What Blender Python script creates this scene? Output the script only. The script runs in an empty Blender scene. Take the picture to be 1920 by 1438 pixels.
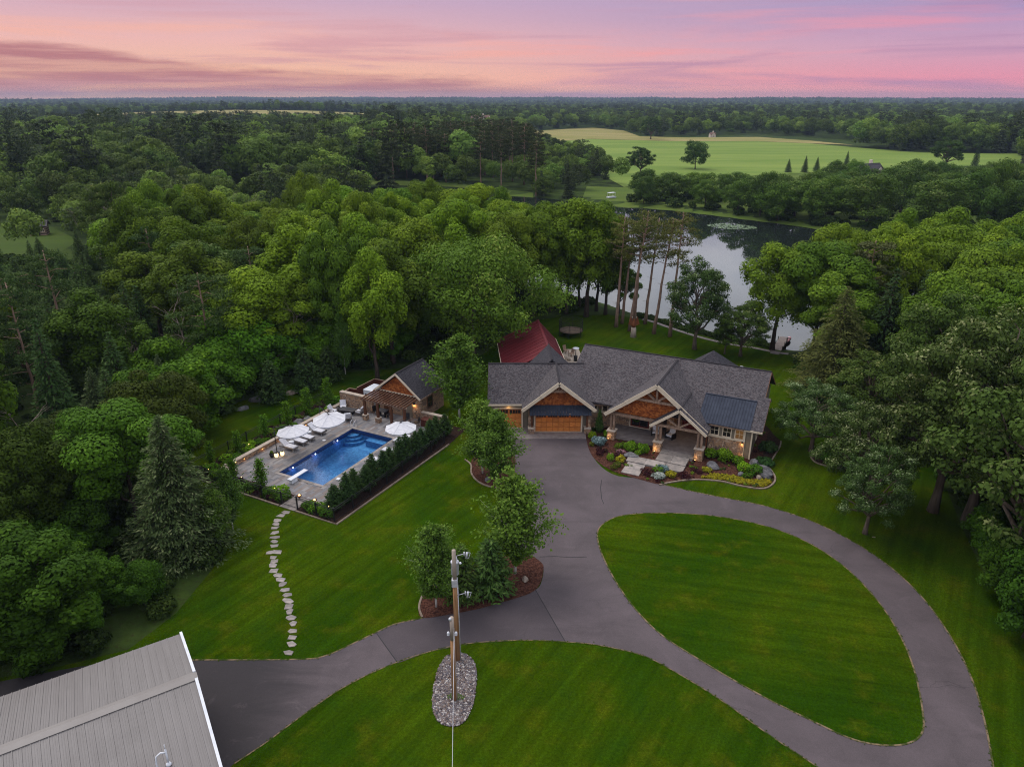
import bpy, bmesh, math, random
import numpy as np
from mathutils import Vector, Matrix
from mathutils.geometry import tessellate_polygon

scene = bpy.context.scene
C = scene.collection
R = math.radians
PI = math.pi

# ------------------------------------------------------------------ camera
CAM_H = 33.2
cam_data = bpy.data.cameras.new('camera')
cam_data.lens = 25.0
cam_data.sensor_width = 36.0
cam_data.clip_start = 0.5
cam_data.clip_end = 20000
cam = bpy.data.objects.new('camera', cam_data)
cam.location = (0, 0, CAM_H)
cam.rotation_euler = (R(90 - 21.83), 0, 0)
C.objects.link(cam)
scene.camera = cam

# ------------------------------------------------------------------ sky, sun, exposure
SUN_EL, SUN_AZ = 56.0, 312.0           # azimuth clockwise from +Y: the bright cloud high on the left, towards the sunset
world = bpy.data.worlds.new('World')
scene.world = world
world.use_nodes = True


class NT:
    """short hand for building node trees"""
    def __init__(s, tree):
        s.t = tree
        s.n = tree.nodes
        s.l = tree.links

    def node(s, kind, **kw):
        nd = s.n.new(kind)
        for k, v in kw.items():
            if k == 'inp':
                for i, x in v.items():
                    s.put(nd.inputs[i], x)
            else:
                setattr(nd, k, v)
        return nd

    def put(s, sock, x):
        if isinstance(x, bpy.types.NodeSocket):
            s.l.new(x, sock)
        elif isinstance(x, bpy.types.Node):
            s.l.new(x.outputs[0], sock)
        else:
            if sock.type == 'RGBA' and isinstance(x, (tuple, list)) and len(x) == 3:
                x = (*x, 1)
            sock.default_value = x

    def math(s, op, a, b=0.0, c=0.0, clamp=False):
        return s.node('ShaderNodeMath', operation=op, use_clamp=clamp, inp={0: a, 1: b, 2: c}).outputs[0]

    def mix(s, fac, a, b, mode='MIX'):
        nd = s.node('ShaderNodeMix', data_type='RGBA', blend_type=mode, clamp_factor=True)
        s.put(nd.inputs[0], fac)
        s.put(nd.inputs[6], a)
        s.put(nd.inputs[7], b)
        return nd.outputs[2]

    def ramp(s, fac, stops, interp='LINEAR'):
        nd = s.node('ShaderNodeValToRGB')
        nd.color_ramp.interpolation = interp
        el = nd.color_ramp.elements
        while len(el) < len(stops):
            el.new(0.5)
        for e, (p, c) in zip(el, stops):
            e.position = p
            if not isinstance(c, (tuple, list)):
                c = (c, c, c)
            e.color = (*c[:3], 1)
        s.put(nd.inputs[0], fac)
        return nd.outputs[0]

    def sstep(s, x, a, b):
        return s.node('ShaderNodeMapRange', interpolation_type='SMOOTHSTEP', inp={0: x, 1: a, 2: b, 3: 0.0, 4: 1.0}).outputs[0]

    def noise(s, vec, scale, detail=3.0, rough=0.55, dist=0.0):
        nd = s.node('ShaderNodeTexNoise', inp={'Scale': scale, 'Detail': detail, 'Roughness': rough, 'Distortion': dist})
        if vec is not None:
            s.put(nd.inputs['Vector'], vec)
        return nd.outputs[0]

    def mapping(s, vec, scale=(1, 1, 1), rot=(0, 0, 0), loc=(0, 0, 0)):
        return s.node('ShaderNodeMapping', inp={0: vec, 1: loc, 2: rot, 3: scale}).outputs[0]


def srgb(r, g, b):
    def f(c):
        c /= 255.0
        return c / 12.92 if c <= 0.04045 else ((c + 0.055) / 1.055) ** 2.4
    return (f(r), f(g), f(b))


def build_world():
    w = NT(world.node_tree)
    w.n.clear()
    co = w.node('ShaderNodeTexCoord').outputs['Generated']
    sep = w.node('ShaderNodeSeparateXYZ', inp={0: co})
    x, y, z = sep.outputs[0], sep.outputs[1], sep.outputs[2]
    el = w.math('MAXIMUM', z, 0.0)
    # dusk colours by height: warm to the left of the view, pink and violet to the right
    left = w.ramp(el, [(0.0, srgb(255, 194, 160)), (0.025, srgb(255, 198, 162)), (0.065, srgb(243, 188, 182)),
                       (0.11, srgb(208, 174, 196)), (0.2, srgb(190, 178, 205)), (0.36, (0.75, 0.75, 0.86))])
    right = w.ramp(el, [(0.0, srgb(240, 158, 172)), (0.02, srgb(238, 148, 170)), (0.05, srgb(215, 164, 190)),
                        (0.09, srgb(174, 152, 194)), (0.2, srgb(170, 170, 205)), (0.36, (0.72, 0.76, 0.9))])
    side = w.sstep(x, -0.35, 0.62)
    col = w.mix(side, left, right)
    # streaks of pink, stretched along the horizon
    v1 = w.mapping(co, scale=(1.6, 1.6, 22.0))
    n1 = w.noise(v1, 1.5, 5.0, 0.55, 0.4)
    streak = w.math('MULTIPLY', w.sstep(n1, 0.5, 0.72), w.sstep(el, 0.19, 0.03))
    col = w.mix(w.math('MULTIPLY', streak, 0.95), col, w.mix(side, srgb(255, 186, 160), srgb(243, 152, 172)))
    n2 = w.noise(w.mapping(co, scale=(2.2, 2.2, 34.0), loc=(3.1, 1.7, 0.4)), 1.3, 6.0, 0.55, 0.5)
    veil = w.math('MULTIPLY', w.sstep(n2, 0.48, 0.66), w.sstep(el, 0.17, 0.02))
    col = w.mix(w.math('MULTIPLY', veil, 0.8), col, w.mix(side, srgb(216, 158, 166), srgb(180, 136, 174)))
    # the low mauve cloud bank at the left
    edge = w.noise(w.mapping(co, scale=(1.5, 1.5, 9.0), loc=(0.3, 0.0, 2.0)), 3.0, 7.0, 0.62, 0.3)
    lift = w.math('MULTIPLY_ADD', edge, 0.045, -0.022)
    top = w.math('ADD', w.math('MULTIPLY_ADD', x, -0.075, 0.016), lift)
    bank = w.math('MULTIPLY', w.sstep(w.math('SUBTRACT', top, el), -0.003, 0.009), w.sstep(el, -0.002, 0.010))
    bank = w.math('MULTIPLY', bank, w.sstep(x, 0.12, -0.12))
    wisps = w.sstep(w.noise(w.mapping(co, scale=(3, 3, 60.0)), 1.6, 5.0, 0.6), 0.35, 0.6)
    bank = w.math('MULTIPLY', bank, w.math('MULTIPLY_ADD', wisps, 0.5, 0.5))
    col = w.mix(bank, col, srgb(192, 128, 130))
    col = w.mix(w.sstep(el, 0.045, 0.0), col, (1.16, 1.12, 1.06), 'MULTIPLY')
    # overhead: the even grey blue cloud that the lake mirrors
    ov = w.noise(w.mapping(co, scale=(1.0, 1.0, 2.2)), 2.6, 5.0, 0.55, 0.4)
    cloud = w.mix(w.sstep(ov, 0.35, 0.68), (1.08, 1.16, 1.38), (1.66, 1.66, 1.76))
    col = w.mix(w.sstep(z, 0.112, 0.23), col, cloud)
    # away from the sunset the horizon sky is dimmer
    back = w.math('MULTIPLY', w.sstep(y, 0.1, -0.6), w.sstep(z, 0.45, 0.1))
    col = w.mix(w.math('MULTIPLY', back, 0.7), col, (0.30, 0.29, 0.38))
    sky = w.node('ShaderNodeTexSky', sky_type='NISHITA', sun_disc=False, sun_elevation=R(SUN_EL), sun_rotation=R(SUN_AZ),
                 air_density=1.0, dust_density=2.0)
    bg1 = w.node('ShaderNodeBackground', inp={0: col, 1: 1.0})
    bg2 = w.node('ShaderNodeBackground', inp={0: sky.outputs[0], 1: 0.05})
    # the clear sky adds a little blue through the thin overhead cloud
    m = w.node('ShaderNodeMixShader')
    w.put(m.inputs[0], w.math('MULTIPLY', w.sstep(z, 0.2, 0.6), 0.15))
    w.l.new(bg1.outputs[0], m.inputs[1])
    w.l.new(bg2.outputs[0], m.inputs[2])
    out = w.node('ShaderNodeOutputWorld')
    w.l.new(m.outputs[0], out.inputs[0])


build_world()
sun_data = bpy.data.lights.new('sun', 'SUN')
sun_data.energy = 2.2
sun_data.angle = R(30)
sun_data.color = (1.0, 0.93, 0.86)
sun = bpy.data.objects.new('sun', sun_data)
_d = Vector((math.sin(R(SUN_AZ)) * math.cos(R(SUN_EL)), math.cos(R(SUN_AZ)) * math.cos(R(SUN_EL)), math.sin(R(SUN_EL))))
sun.rotation_euler = _d.to_track_quat('Z', 'Y').to_euler()
C.objects.link(sun)
scene.view_settings.view_transform = 'Standard'
scene.view_settings.look = 'None'
scene.view_settings.exposure = 0.0
scene.view_settings.gamma = 1.0
scene.view_settings.use_curve_mapping = False
scene.render.engine = 'CYCLES'
cy = scene.cycles
cy.max_bounces = 6
cy.diffuse_bounces = 3
cy.glossy_bounces = 3
cy.transmission_bounces = 4
cy.transparent_max_bounces = 12
cy.volume_bounces = 0
cy.caustics_reflective = False
cy.caustics_refractive = False
cy.sample_clamp_indirect = 4.0
cy.use_denoising = True
cy.denoising_prefilter = 'NONE'
cy.filter_width = 1.1


# ------------------------------------------------------------------ object helpers
def tag(o, label=None, cat=None, group=None, kind=None):
    if label: o['label'] = label
    if cat: o['category'] = cat
    if group: o['group'] = group
    if kind: o['kind'] = kind
    return o


def thing(name, label, cat, loc=(0, 0, 0), rotz=0.0, group=None):
    o = bpy.data.objects.new(name, None)
    o.empty_display_size = 0.2
    C.objects.link(o)
    o.location = loc
    o.rotation_euler = (0, 0, rotz)
    return tag(o, label, cat, group)


def link(name, me, parent=None, loc=(0, 0, 0), rot=(0, 0, 0), scale=(1, 1, 1)):
    o = bpy.data.objects.new(name, me)
    C.objects.link(o)
    if parent is not None: o.parent = parent
    o.location = loc
    o.rotation_euler = rot
    o.scale = scale
    return o


def dup(root, loc=None, rotz=None, scale=None, label=None, group=None):
    r = root.copy()
    C.objects.link(r)
    if loc is not None: r.location = loc
    if rotz is not None: r.rotation_euler = (0, 0, rotz)
    if scale is not None: r.scale = scale
    if label: r['label'] = label
    if group: r['group'] = group
    for ch in list(root.children):
        c = ch.copy()
        C.objects.link(c)
        c.parent = r
        for g in list(ch.children):
            d = g.copy()
            C.objects.link(d)
            d.parent = c
    return r


class MB:
    """collects faces and builds them into ONE mesh object"""
    def __init__(s):
        s.v = []
        s.f = []
        s.m = []
        s.sm = []
        s.mi = 0

    def add(s, vs, fs, smooth=False):
        b = len(s.v)
        s.v += [tuple(p) for p in vs]
        for f in fs:
            s.f.append([b + i for i in f])
            s.m.append(s.mi)
            s.sm.append(smooth)
        return s

    def box(s, x0, x1, y0, y1, z0, z1):
        vs = [(x0, y0, z0), (x1, y0, z0), (x1, y1, z0), (x0, y1, z0), (x0, y0, z1), (x1, y0, z1), (x1, y1, z1), (x0, y1, z1)]
        return s.add(vs, [(3, 2, 1, 0), (4, 5, 6, 7), (0, 1, 5, 4), (1, 2, 6, 5), (2, 3, 7, 6), (3, 0, 4, 7)])

    def cbox(s, cx, cy, w, d, z0, z1, a=0.0, taper=1.0):
        vs = []
        for z, k in ((z0, 1.0), (z1, taper)):
            for sx, sy in ((-1, -1), (1, -1), (1, 1), (-1, 1)):
                px, py = sx * w / 2 * k, sy * d / 2 * k
                vs.append((cx + px * math.cos(a) - py * math.sin(a), cy + px * math.sin(a) + py * math.cos(a), z))
        return s.add(vs, [(3, 2, 1, 0), (4, 5, 6, 7), (0, 1, 5, 4), (1, 2, 6, 5), (2, 3, 7, 6), (3, 0, 4, 7)])

    def prism(s, poly, z0, z1):
        n = len(poly)
        vs = [(p[0], p[1], z0) for p in poly] + [(p[0], p[1], z1) for p in poly]
        return s.add(vs, [tuple(reversed(range(n))), tuple(range(n, 2 * n))] + [(i, (i + 1) % n, n + (i + 1) % n, n + i) for i in range(n)])

    def slab(s, pts, t):
        """a plate: polygon pts (3-D) with thickness t straight down"""
        n = len(pts)
        vs = [tuple(p) for p in pts] + [(p[0], p[1], p[2] - t) for p in pts]
        return s.add(vs, [tuple(range(n)), tuple(reversed(range(n, 2 * n)))] + [((i + 1) % n, i, n + i, n + (i + 1) % n) for i in range(n)])

    def plate(s, pts, off):
        """polygon pts (3-D) extruded by the vector off"""
        n = len(pts)
        vs = [tuple(p) for p in pts] + [(p[0] + off[0], p[1] + off[1], p[2] + off[2]) for p in pts]
        return s.add(vs, [tuple(range(n)), tuple(reversed(range(n, 2 * n)))] + [((i + 1) % n, i, n + i, n + (i + 1) % n) for i in range(n)])

    def beam(s, p0, p1, w, h, up=(0, 0, 1)):
        p0, p1 = Vector(p0), Vector(p1)
        d = (p1 - p0).normalized()
        up = Vector(up)
        sd = d.cross(up)
        if sd.length < 1e-4:
            sd = d.cross(Vector((1, 0, 0)))
        sd.normalize()
        u2 = sd.cross(d).normalized()
        vs = []
        for p in (p0, p1):
            for a, b in ((-1, -1), (1, -1), (1, 1), (-1, 1)):
                vs.append(p + sd * (a * w / 2) + u2 * (b * h / 2))
        return s.add(vs, [(3, 2, 1, 0), (4, 5, 6, 7), (0, 1, 5, 4), (1, 2, 6, 5), (2, 3, 7, 6), (3, 0, 4, 7)])

    def tube(s, pts, radii, n=8, cap=True):
        pts = [Vector(p) for p in pts]
        if not isinstance(radii, (list, tuple)):
            radii = [radii] * len(pts)
        vs = []
        fs = []
        ref = Vector((0.31, 0.95, 0.05))
        for i, p in enumerate(pts):
            d = (pts[min(i + 1, len(pts) - 1)] - pts[max(i - 1, 0)]).normalized()
            a = d.cross(ref)
            if a.length < 0.05:
                a = d.cross(Vector((1, 0, 0)))
            a.normalize()
            b = d.cross(a)
            for k in range(n):
                t = 2 * PI * k / n
                vs.append(p + (a * math.cos(t) + b * math.sin(t)) * radii[i])
        for i in range(len(pts) - 1):
            for k in range(n):
                fs.append((i * n + k, i * n + (k + 1) % n, (i + 1) * n + (k + 1) % n, (i + 1) * n + k))
        if cap:
            fs.append(tuple(reversed(range(n))))
            fs.append(tuple(range((len(pts) - 1) * n, len(pts) * n)))
        return s.add(vs, fs, True)

    def lathe(s, prof, c=(0, 0, 0), n=16, smooth=True):
        vs = []
        fs = []
        for r, z in prof:
            for k in range(n):
                t = 2 * PI * k / n
                vs.append((c[0] + r * math.cos(t), c[1] + r * math.sin(t), c[2] + z))
        m = len(prof)
        for i in range(m - 1):
            for k in range(n):
                fs.append((i * n + k, i * n + (k + 1) % n, (i + 1) * n + (k + 1) % n, (i + 1) * n + k))
        fs.append(tuple(reversed(range(n))))
        fs.append(tuple(range((m - 1) * n, m * n)))
        return s.add(vs, fs, smooth)

    def mesh(s, name, mats):
        me = bpy.data.meshes.new(name)
        me.from_pydata(s.v, [], s.f)
        if not isinstance(mats, (list, tuple)):
            mats = [mats]
        for m in mats:
            me.materials.append(m)
        me.polygons.foreach_set('material_index', s.m)
        me.polygons.foreach_set('use_smooth', s.sm)
        me.update()
        return me

    def build(s, name, mats, parent=None, loc=(0, 0, 0), rot=(0, 0, 0), recalc=True):
        me = s.mesh(name, mats)
        if recalc:
            bm = bmesh.new()
            bm.from_mesh(me)
            bmesh.ops.recalc_face_normals(bm, faces=bm.faces)
            bm.to_mesh(me)
            bm.free()
        return link(name, me, parent, loc, rot)


def smooth_poly(pts, n=6, closed=True):
    """Catmull-Rom through the points"""
    out = []
    m = len(pts)
    rng = range(m) if closed else range(m - 1)
    for i in rng:
        if closed:
            p = [pts[(i + k) % m] for k in (-1, 0, 1, 2)]
        else:
            p = [pts[max(0, min(m - 1, i + k))] for k in (-1, 0, 1, 2)]
        for j in range(n):
            t = j / n
            out.append(tuple(0.5 * (2 * p[1][a] + (p[2][a] - p[0][a]) * t + (2 * p[0][a] - 5 * p[1][a] + 4 * p[2][a] - p[3][a]) * t * t
                                    + (3 * p[1][a] - p[0][a] - 3 * p[2][a] + p[3][a]) * t ** 3) for a in (0, 1)))
    if not closed:
        out.append(tuple(pts[-1]))
    return out


def inside(p, poly):
    x, y = p[0], p[1]
    c = False
    j = len(poly) - 1
    for i in range(len(poly)):
        a, b = poly[i], poly[j]
        if (a[1] > y) != (b[1] > y) and x < (b[0] - a[0]) * (y - a[1]) / (b[1] - a[1]) + a[0]:
            c = not c
        j = i
    return c


def inside_np(X, Y, poly):
    c = np.zeros(X.shape, bool)
    j = len(poly) - 1
    for i in range(len(poly)):
        a, b = poly[i], poly[j]
        if a[1] != b[1]:
            c ^= ((a[1] > Y) != (b[1] > Y)) & (X < (b[0] - a[0]) * (Y - a[1]) / (b[1] - a[1]) + a[0])
        j = i
    return c


def dist_np(X, Y, poly, closed=True):
    d = np.full(X.shape, 1e9)
    m = len(poly)
    for i in range(m if closed else m - 1):
        a, b = poly[i], poly[(i + 1) % m]
        ex, ey = b[0] - a[0], b[1] - a[1]
        L = ex * ex + ey * ey + 1e-12
        t = np.clip(((X - a[0]) * ex + (Y - a[1]) * ey) / L, 0, 1)
        d = np.minimum(d, np.hypot(X - a[0] - t * ex, Y - a[1] - t * ey))
    return d


def sheet(name, poly, z, mat, label=None, kind='structure', parent=None, side=0.0):
    """flat sheet from a polygon, with an optional skirt downwards"""
    mb = MB()
    tris = tessellate_polygon([[Vector((p[0], p[1], 0)) for p in poly]])
    mb.add([(p[0], p[1], z) for p in poly], tris)
    o = mb.build(name, mat, parent, recalc=False)
    me = o.data
    if len(me.polygons) and sum(p.normal.z for p in me.polygons) < 0:
        me.flip_normals()
    if side > 0:
        bm = bmesh.new()
        bm.from_mesh(me)
        ed = [e for e in bm.edges if e.is_boundary]
        r = bmesh.ops.extrude_edge_only(bm, edges=ed)
        for v in r['geom']:
            if isinstance(v, bmesh.types.BMVert):
                v.co.z -= side
        bmesh.ops.recalc_face_normals(bm, faces=bm.faces)
        bm.to_mesh(me)
        bm.free()
    return tag(o, label, None, None, kind)


def edging_strip(mb, pts, z0, z1, w):
    """a low curb following a polyline"""
    n = len(pts)
    vs = []
    for i, p in enumerate(pts):
        a = pts[max(i - 1, 0)]
        b = pts[min(i + 1, n - 1)]
        dx, dy = b[0] - a[0], b[1] - a[1]
        L = math.hypot(dx, dy) + 1e-9
        nx, ny = -dy / L * w / 2, dx / L * w / 2
        vs += [(p[0] + nx, p[1] + ny, z0), (p[0] + nx, p[1] + ny, z1), (p[0] - nx, p[1] - ny, z1), (p[0] - nx, p[1] - ny, z0)]
    fs = []
    for i in range(n - 1):
        for k in range(3):
            fs.append((i * 4 + k, i * 4 + k + 1, i * 4 + 4 + k + 1, i * 4 + 4 + k))
    mb.add(vs, fs)
    return mb


# ------------------------------------------------------------------ materials
def principled(name, base=(0.5, 0.5, 0.5), rough=0.8, spec=0.3, metal=0.0):
    m = bpy.data.materials.new(name)
    m.use_nodes = True
    t = NT(m.node_tree)
    b = t.n['Principled BSDF']
    b.inputs['Base Color'].default_value = (*base, 1)
    b.inputs['Roughness'].default_value = rough
    b.inputs['Specular IOR Level'].default_value = spec
    b.inputs['Metallic'].default_value = metal
    return m, t, b


def objco(t):
    return t.node('ShaderNodeTexCoord').outputs['Object']


def geoco(t):
    return t.node('ShaderNodeNewGeometry').outputs['Position']


def bump(t, b, h, strength=0.4, dist=0.02):
    n = t.node('ShaderNodeBump', inp={'Strength': strength, 'Distance': dist, 'Height': h})
    t.l.new(n.outputs[0], b.inputs['Normal'])


def mottled(name, c1, c2, scale=3.0, rough=0.8, spec=0.25, metal=0.0, bmp=0.0, stretch=(1, 1, 1), detail=4.0, lo=0.3, hi=0.7, jitter=0.0):
    m, t, b = principled(name, c1, rough, spec, metal)
    v = t.mapping(objco(t), scale=stretch)
    n = t.noise(v, scale, detail, 0.6)
    col = t.mix(t.sstep(n, lo, hi), c1, c2)
    if jitter:
        rnd = t.node('ShaderNodeObjectInfo').outputs['Random']
        col = t.mix(1.0, col, t.ramp(rnd, [(0.0, 1 - jitter), (1.0, 1 + jitter)]), 'MULTIPLY')
    t.put(b.inputs['Base Color'], col)
    if bmp:
        bump(t, b, n, bmp, 0.03)
    return m


M = {}
# lawn: mown stripes lie as paler and darker leaning grass, patches of drier and lusher turf
def lawn_mat(name, ang, k0=1.0):
    m, t, b = principled(name, (0.06, 0.11, 0.012), 1.0, 0.0)
    p = geoco(t)
    big = t.noise(p, 0.055, 4.0, 0.6, 0.5)
    mid = t.noise(p, 0.45, 4.0, 0.62)
    fine = t.noise(p, 6.0, 5.0, 0.8)
    tuft = t.noise(p, 22.0, 3.0, 0.8)
    col = t.mix(t.sstep(big, 0.34, 0.66), (0.015, 0.041, 0.0012), (0.038, 0.065, 0.0015))
    col = t.mix(t.math('MULTIPLY', t.sstep(mid, 0.5, 0.72), 0.55), col, (0.062, 0.068, 0.003))
    col = t.mix(t.math('MULTIPLY', t.sstep(mid, 0.5, 0.28), 0.5), col, (0.016, 0.046, 0.003))
    worn = t.sstep(t.noise(p, 0.8, 3.0, 0.7, 1.0), 0.70, 0.80)
    col = t.mix(t.math('MULTIPLY', worn, 0.55), col, (0.085, 0.078, 0.022))
    sep = t.node('ShaderNodeSeparateXYZ', inp={0: p})
    across = t.math('MULTIPLY_ADD', sep.outputs[0], -math.sin(R(ang)), t.math('MULTIPLY', sep.outputs[1], math.cos(R(ang))))
    warp = t.noise(p, 0.07, 2.0)
    ph = t.math('MULTIPLY_ADD', across, 4.2, t.math('MULTIPLY', warp, 9.0))
    st = t.math('SINE', ph)
    vec = t.node('ShaderNodeCombineXYZ', inp={0: across, 1: t.math('MULTIPLY_ADD', sep.outputs[0], 0.05 * math.cos(R(ang)), t.math('MULTIPLY', sep.outputs[1], 0.05 * math.sin(R(ang)))), 2: 0.0})
    lines = t.noise(vec.outputs[0], 1.9, 4.0, 0.7)
    k = t.math('MULTIPLY_ADD', st, 0.06, t.math('MULTIPLY_ADD', lines, 1.15, 0.42))
    kk = t.math('MULTIPLY', k, t.math('MULTIPLY_ADD', fine, 1.9, 0.06))
    kk = t.math('MULTIPLY', kk, t.math('MULTIPLY_ADD', tuft, 2.0 * k0, 0.02 * k0))
    cc = t.node('ShaderNodeCombineXYZ', inp={0: kk, 1: kk, 2: kk}).outputs[0]
    t.put(b.inputs['Base Color'], t.mix(1.0, col, cc, 'MULTIPLY'))
    bump(t, b, t.math('ADD', tuft, fine), 0.7, 0.08)
    return m


M['lawn'] = lawn_mat('lawn_grass', 56)
M['lawn_island'] = lawn_mat('island_grass', -12)


def floor_mat():
    m, t, b = principled('woodland_floor', (0.03, 0.04, 0.012), 1.0, 0.05)
    p = geoco(t)
    a = t.noise(p, 0.16, 4.0, 0.6)
    f = t.noise(p, 2.5, 5.0, 0.7)
    col = t.mix(t.sstep(a, 0.38, 0.62), (0.020, 0.034, 0.009), (0.040, 0.066, 0.012))
    col = t.mix(t.sstep(f, 0.5, 0.75), col, (0.028, 0.022, 0.012))
    t.put(b.inputs['Base Color'], col)
    bump(t, b, f, 0.8, 0.2)
    return m


M['floor'] = floor_mat()


def field_mat(name, c1, c2, c3):
    m, t, b = principled(name, c1, 1.0, 0.05)
    p = geoco(t)
    a = t.noise(t.mapping(p, rot=(0, 0, 0.2), scale=(0.25, 1.3, 1)), 0.03, 5.0, 0.62, 0.6)
    f = t.noise(p, 0.35, 5.0, 0.75)
    col = t.mix(t.sstep(a, 0.35, 0.65), c1, c2)
    col = t.mix(t.math('MULTIPLY', t.sstep(f, 0.5, 0.75), 0.7), col, c3)
    t.put(b.inputs['Base Color'], col)
    return m


M['field'] = field_mat('pasture_grass', (0.105, 0.165, 0.030), (0.15, 0.205, 0.042), (0.165, 0.18, 0.05))
M['hay'] = field_mat('hay_grass', (0.17, 0.165, 0.05), (0.25, 0.205, 0.085), (0.13, 0.15, 0.04))
M['clearing'] = field_mat('clearing_grass', (0.030, 0.055, 0.010), (0.048, 0.075, 0.013), (0.035, 0.036, 0.014))
M['meadow'] = field_mat('meadow_grass', (0.055, 0.09, 0.016), (0.085, 0.12, 0.022), (0.06, 0.055, 0.02))


def asphalt_mat(name, c1, c2, lane=False):
    m, t, b = principled(name, c1, 0.85, 0.3)
    p = geoco(t)
    a = t.noise(p, 0.22, 5.0, 0.65, 0.4)
    g = t.noise(p, 26.0, 3.0, 0.8)
    s = t.noise(t.mapping(p, rot=(0, 0, 0.5), scale=(0.25, 1.2, 1)), 0.5, 4.0, 0.6)
    col = t.mix(t.sstep(a, 0.3, 0.7), c1, c2)
    col = t.mix(t.math('MULTIPLY', t.sstep(s, 0.52, 0.72), 0.35), col, tuple(x * 0.65 for x in c1))
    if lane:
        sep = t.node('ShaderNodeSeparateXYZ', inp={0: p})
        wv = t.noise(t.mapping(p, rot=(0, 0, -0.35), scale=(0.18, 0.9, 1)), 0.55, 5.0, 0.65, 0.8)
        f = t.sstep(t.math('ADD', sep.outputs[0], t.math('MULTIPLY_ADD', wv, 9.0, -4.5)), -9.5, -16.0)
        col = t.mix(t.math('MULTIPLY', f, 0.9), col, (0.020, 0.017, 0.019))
    crack = t.node('ShaderNodeTexVoronoi', feature='DISTANCE_TO_EDGE', inp={'Vector': t.node('ShaderNodeVectorMath', operation='ADD', inp={0: t.mapping(p, scale=(0.10, 0.16, 0.1)), 1: t.node('ShaderNodeVectorMath', operation='SCALE', inp={0: t.node('ShaderNodeTexNoise', inp={'Vector': p, 'Scale': 0.5, 'Detail': 4.0}).outputs[1], 'Scale': 0.28}).outputs[0]}).outputs[0], 'Scale': 1.0}).outputs['Distance']
    cm = t.math('MULTIPLY', t.sstep(crack, 0.006, 0.0015), t.sstep(t.noise(p, 0.13, 2.0), 0.5, 0.62))
    col = t.mix(t.math('MULTIPLY', cm, 0.3), col, (0.015, 0.013, 0.014))
    pale = t.sstep(t.noise(t.mapping(p, scale=(1, 1, 1)), 0.55, 5.0, 0.7, 0.6), 0.58, 0.75)
    col = t.mix(t.math('MULTIPLY', pale, 0.3), col, tuple(x * 1.45 for x in c2))
    k = t.math('MULTIPLY_ADD', g, 1.2, 0.4)
    cc = t.node('ShaderNodeCombineXYZ', inp={0: k, 1: k, 2: k}).outputs[0]
    t.put(b.inputs['Base Color'], t.mix(1.0, col, cc, 'MULTIPLY'))
    bump(t, b, g, 0.35, 0.02)
    return m


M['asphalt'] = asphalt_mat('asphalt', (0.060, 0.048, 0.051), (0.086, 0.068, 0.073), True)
M['asphalt_new'] = asphalt_mat('asphalt_patch', (0.046, 0.037, 0.041), (0.060, 0.048, 0.053))
M['asphalt_old'] = asphalt_mat('asphalt_lane', (0.022, 0.019, 0.021), (0.044, 0.037, 0.041))
M['tar'] = principled('tar_seam', (0.014, 0.013, 0.015), 0.7)[0]
M['concrete'] = mottled('concrete', (0.14, 0.115, 0.11), (0.20, 0.17, 0.16), 2.0, 0.85, bmp=0.1)
M['kerb'] = mottled('edging_concrete', (0.14, 0.105, 0.075), (0.22, 0.175, 0.135), 2.5, 0.9)
M['verge'] = mottled('dirt_verge', (0.03, 0.045, 0.008), (0.17, 0.125, 0.075), 1.6, 1.0, 0.05, lo=0.38, hi=0.62)
M['mulch'] = mottled('bark_mulch', (0.026, 0.011, 0.008), (0.088, 0.038, 0.026), 7.0, 1.0, 0.05, bmp=0.9, detail=6.0, lo=0.35, hi=0.65)
M['mulch_dark'] = mottled('dark_mulch', (0.012, 0.008, 0.006), (0.048, 0.027, 0.02), 7.0, 1.0, 0.05, bmp=0.9, detail=6.0)


def shingle_mat(name, c1, c2, c3, sc=1.0):
    m, t, b = principled(name, c1, 0.9, 0.2)
    p = objco(t)
    a = t.noise(t.mapping(p, scale=(1.0, 1.0, 1.7)), 13.0 * sc, 2.0, 0.7)
    w = t.node('ShaderNodeTexVoronoi', inp={'Vector': t.mapping(p, scale=(8.0, 8.0, 16.0)), 'Scale': 1.0 * sc}).outputs['Color']
    wv = t.node('ShaderNodeSeparateColor', inp={0: w}).outputs[0]
    big = t.noise(p, 0.35, 3.0)
    col = t.mix(t.sstep(wv, 0.15, 0.85), c1, c2)
    col = t.mix(t.math('MULTIPLY', t.sstep(a, 0.52, 0.7), 0.75), col, c3)
    col = t.mix(t.math('MULTIPLY', t.sstep(big, 0.5, 0.7), 0.25), col, tuple(x * 1.25 for x in c2))
    z = t.node('ShaderNodeSeparateXYZ', inp={0: p}).outputs[2]
    course = t.math('FRACT', t.math('MULTIPLY', z, 9.0))
    t.put(b.inputs['Base Color'], col)
    bump(t, b, t.math('ADD', course, wv), 0.5, 0.03)
    return m


M['shingle'] = shingle_mat('weathered_shingle', (0.034, 0.031, 0.035), (0.086, 0.079, 0.083), (0.105, 0.066, 0.062))
M['shingle_dark'] = shingle_mat('dark_shingle', (0.022, 0.021, 0.026), (0.052, 0.048, 0.055), (0.04, 0.034, 0.04))
M['ridge'] = principled('ridge_cap', (0.030, 0.027, 0.030), 0.95, 0.1)[0]


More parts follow.
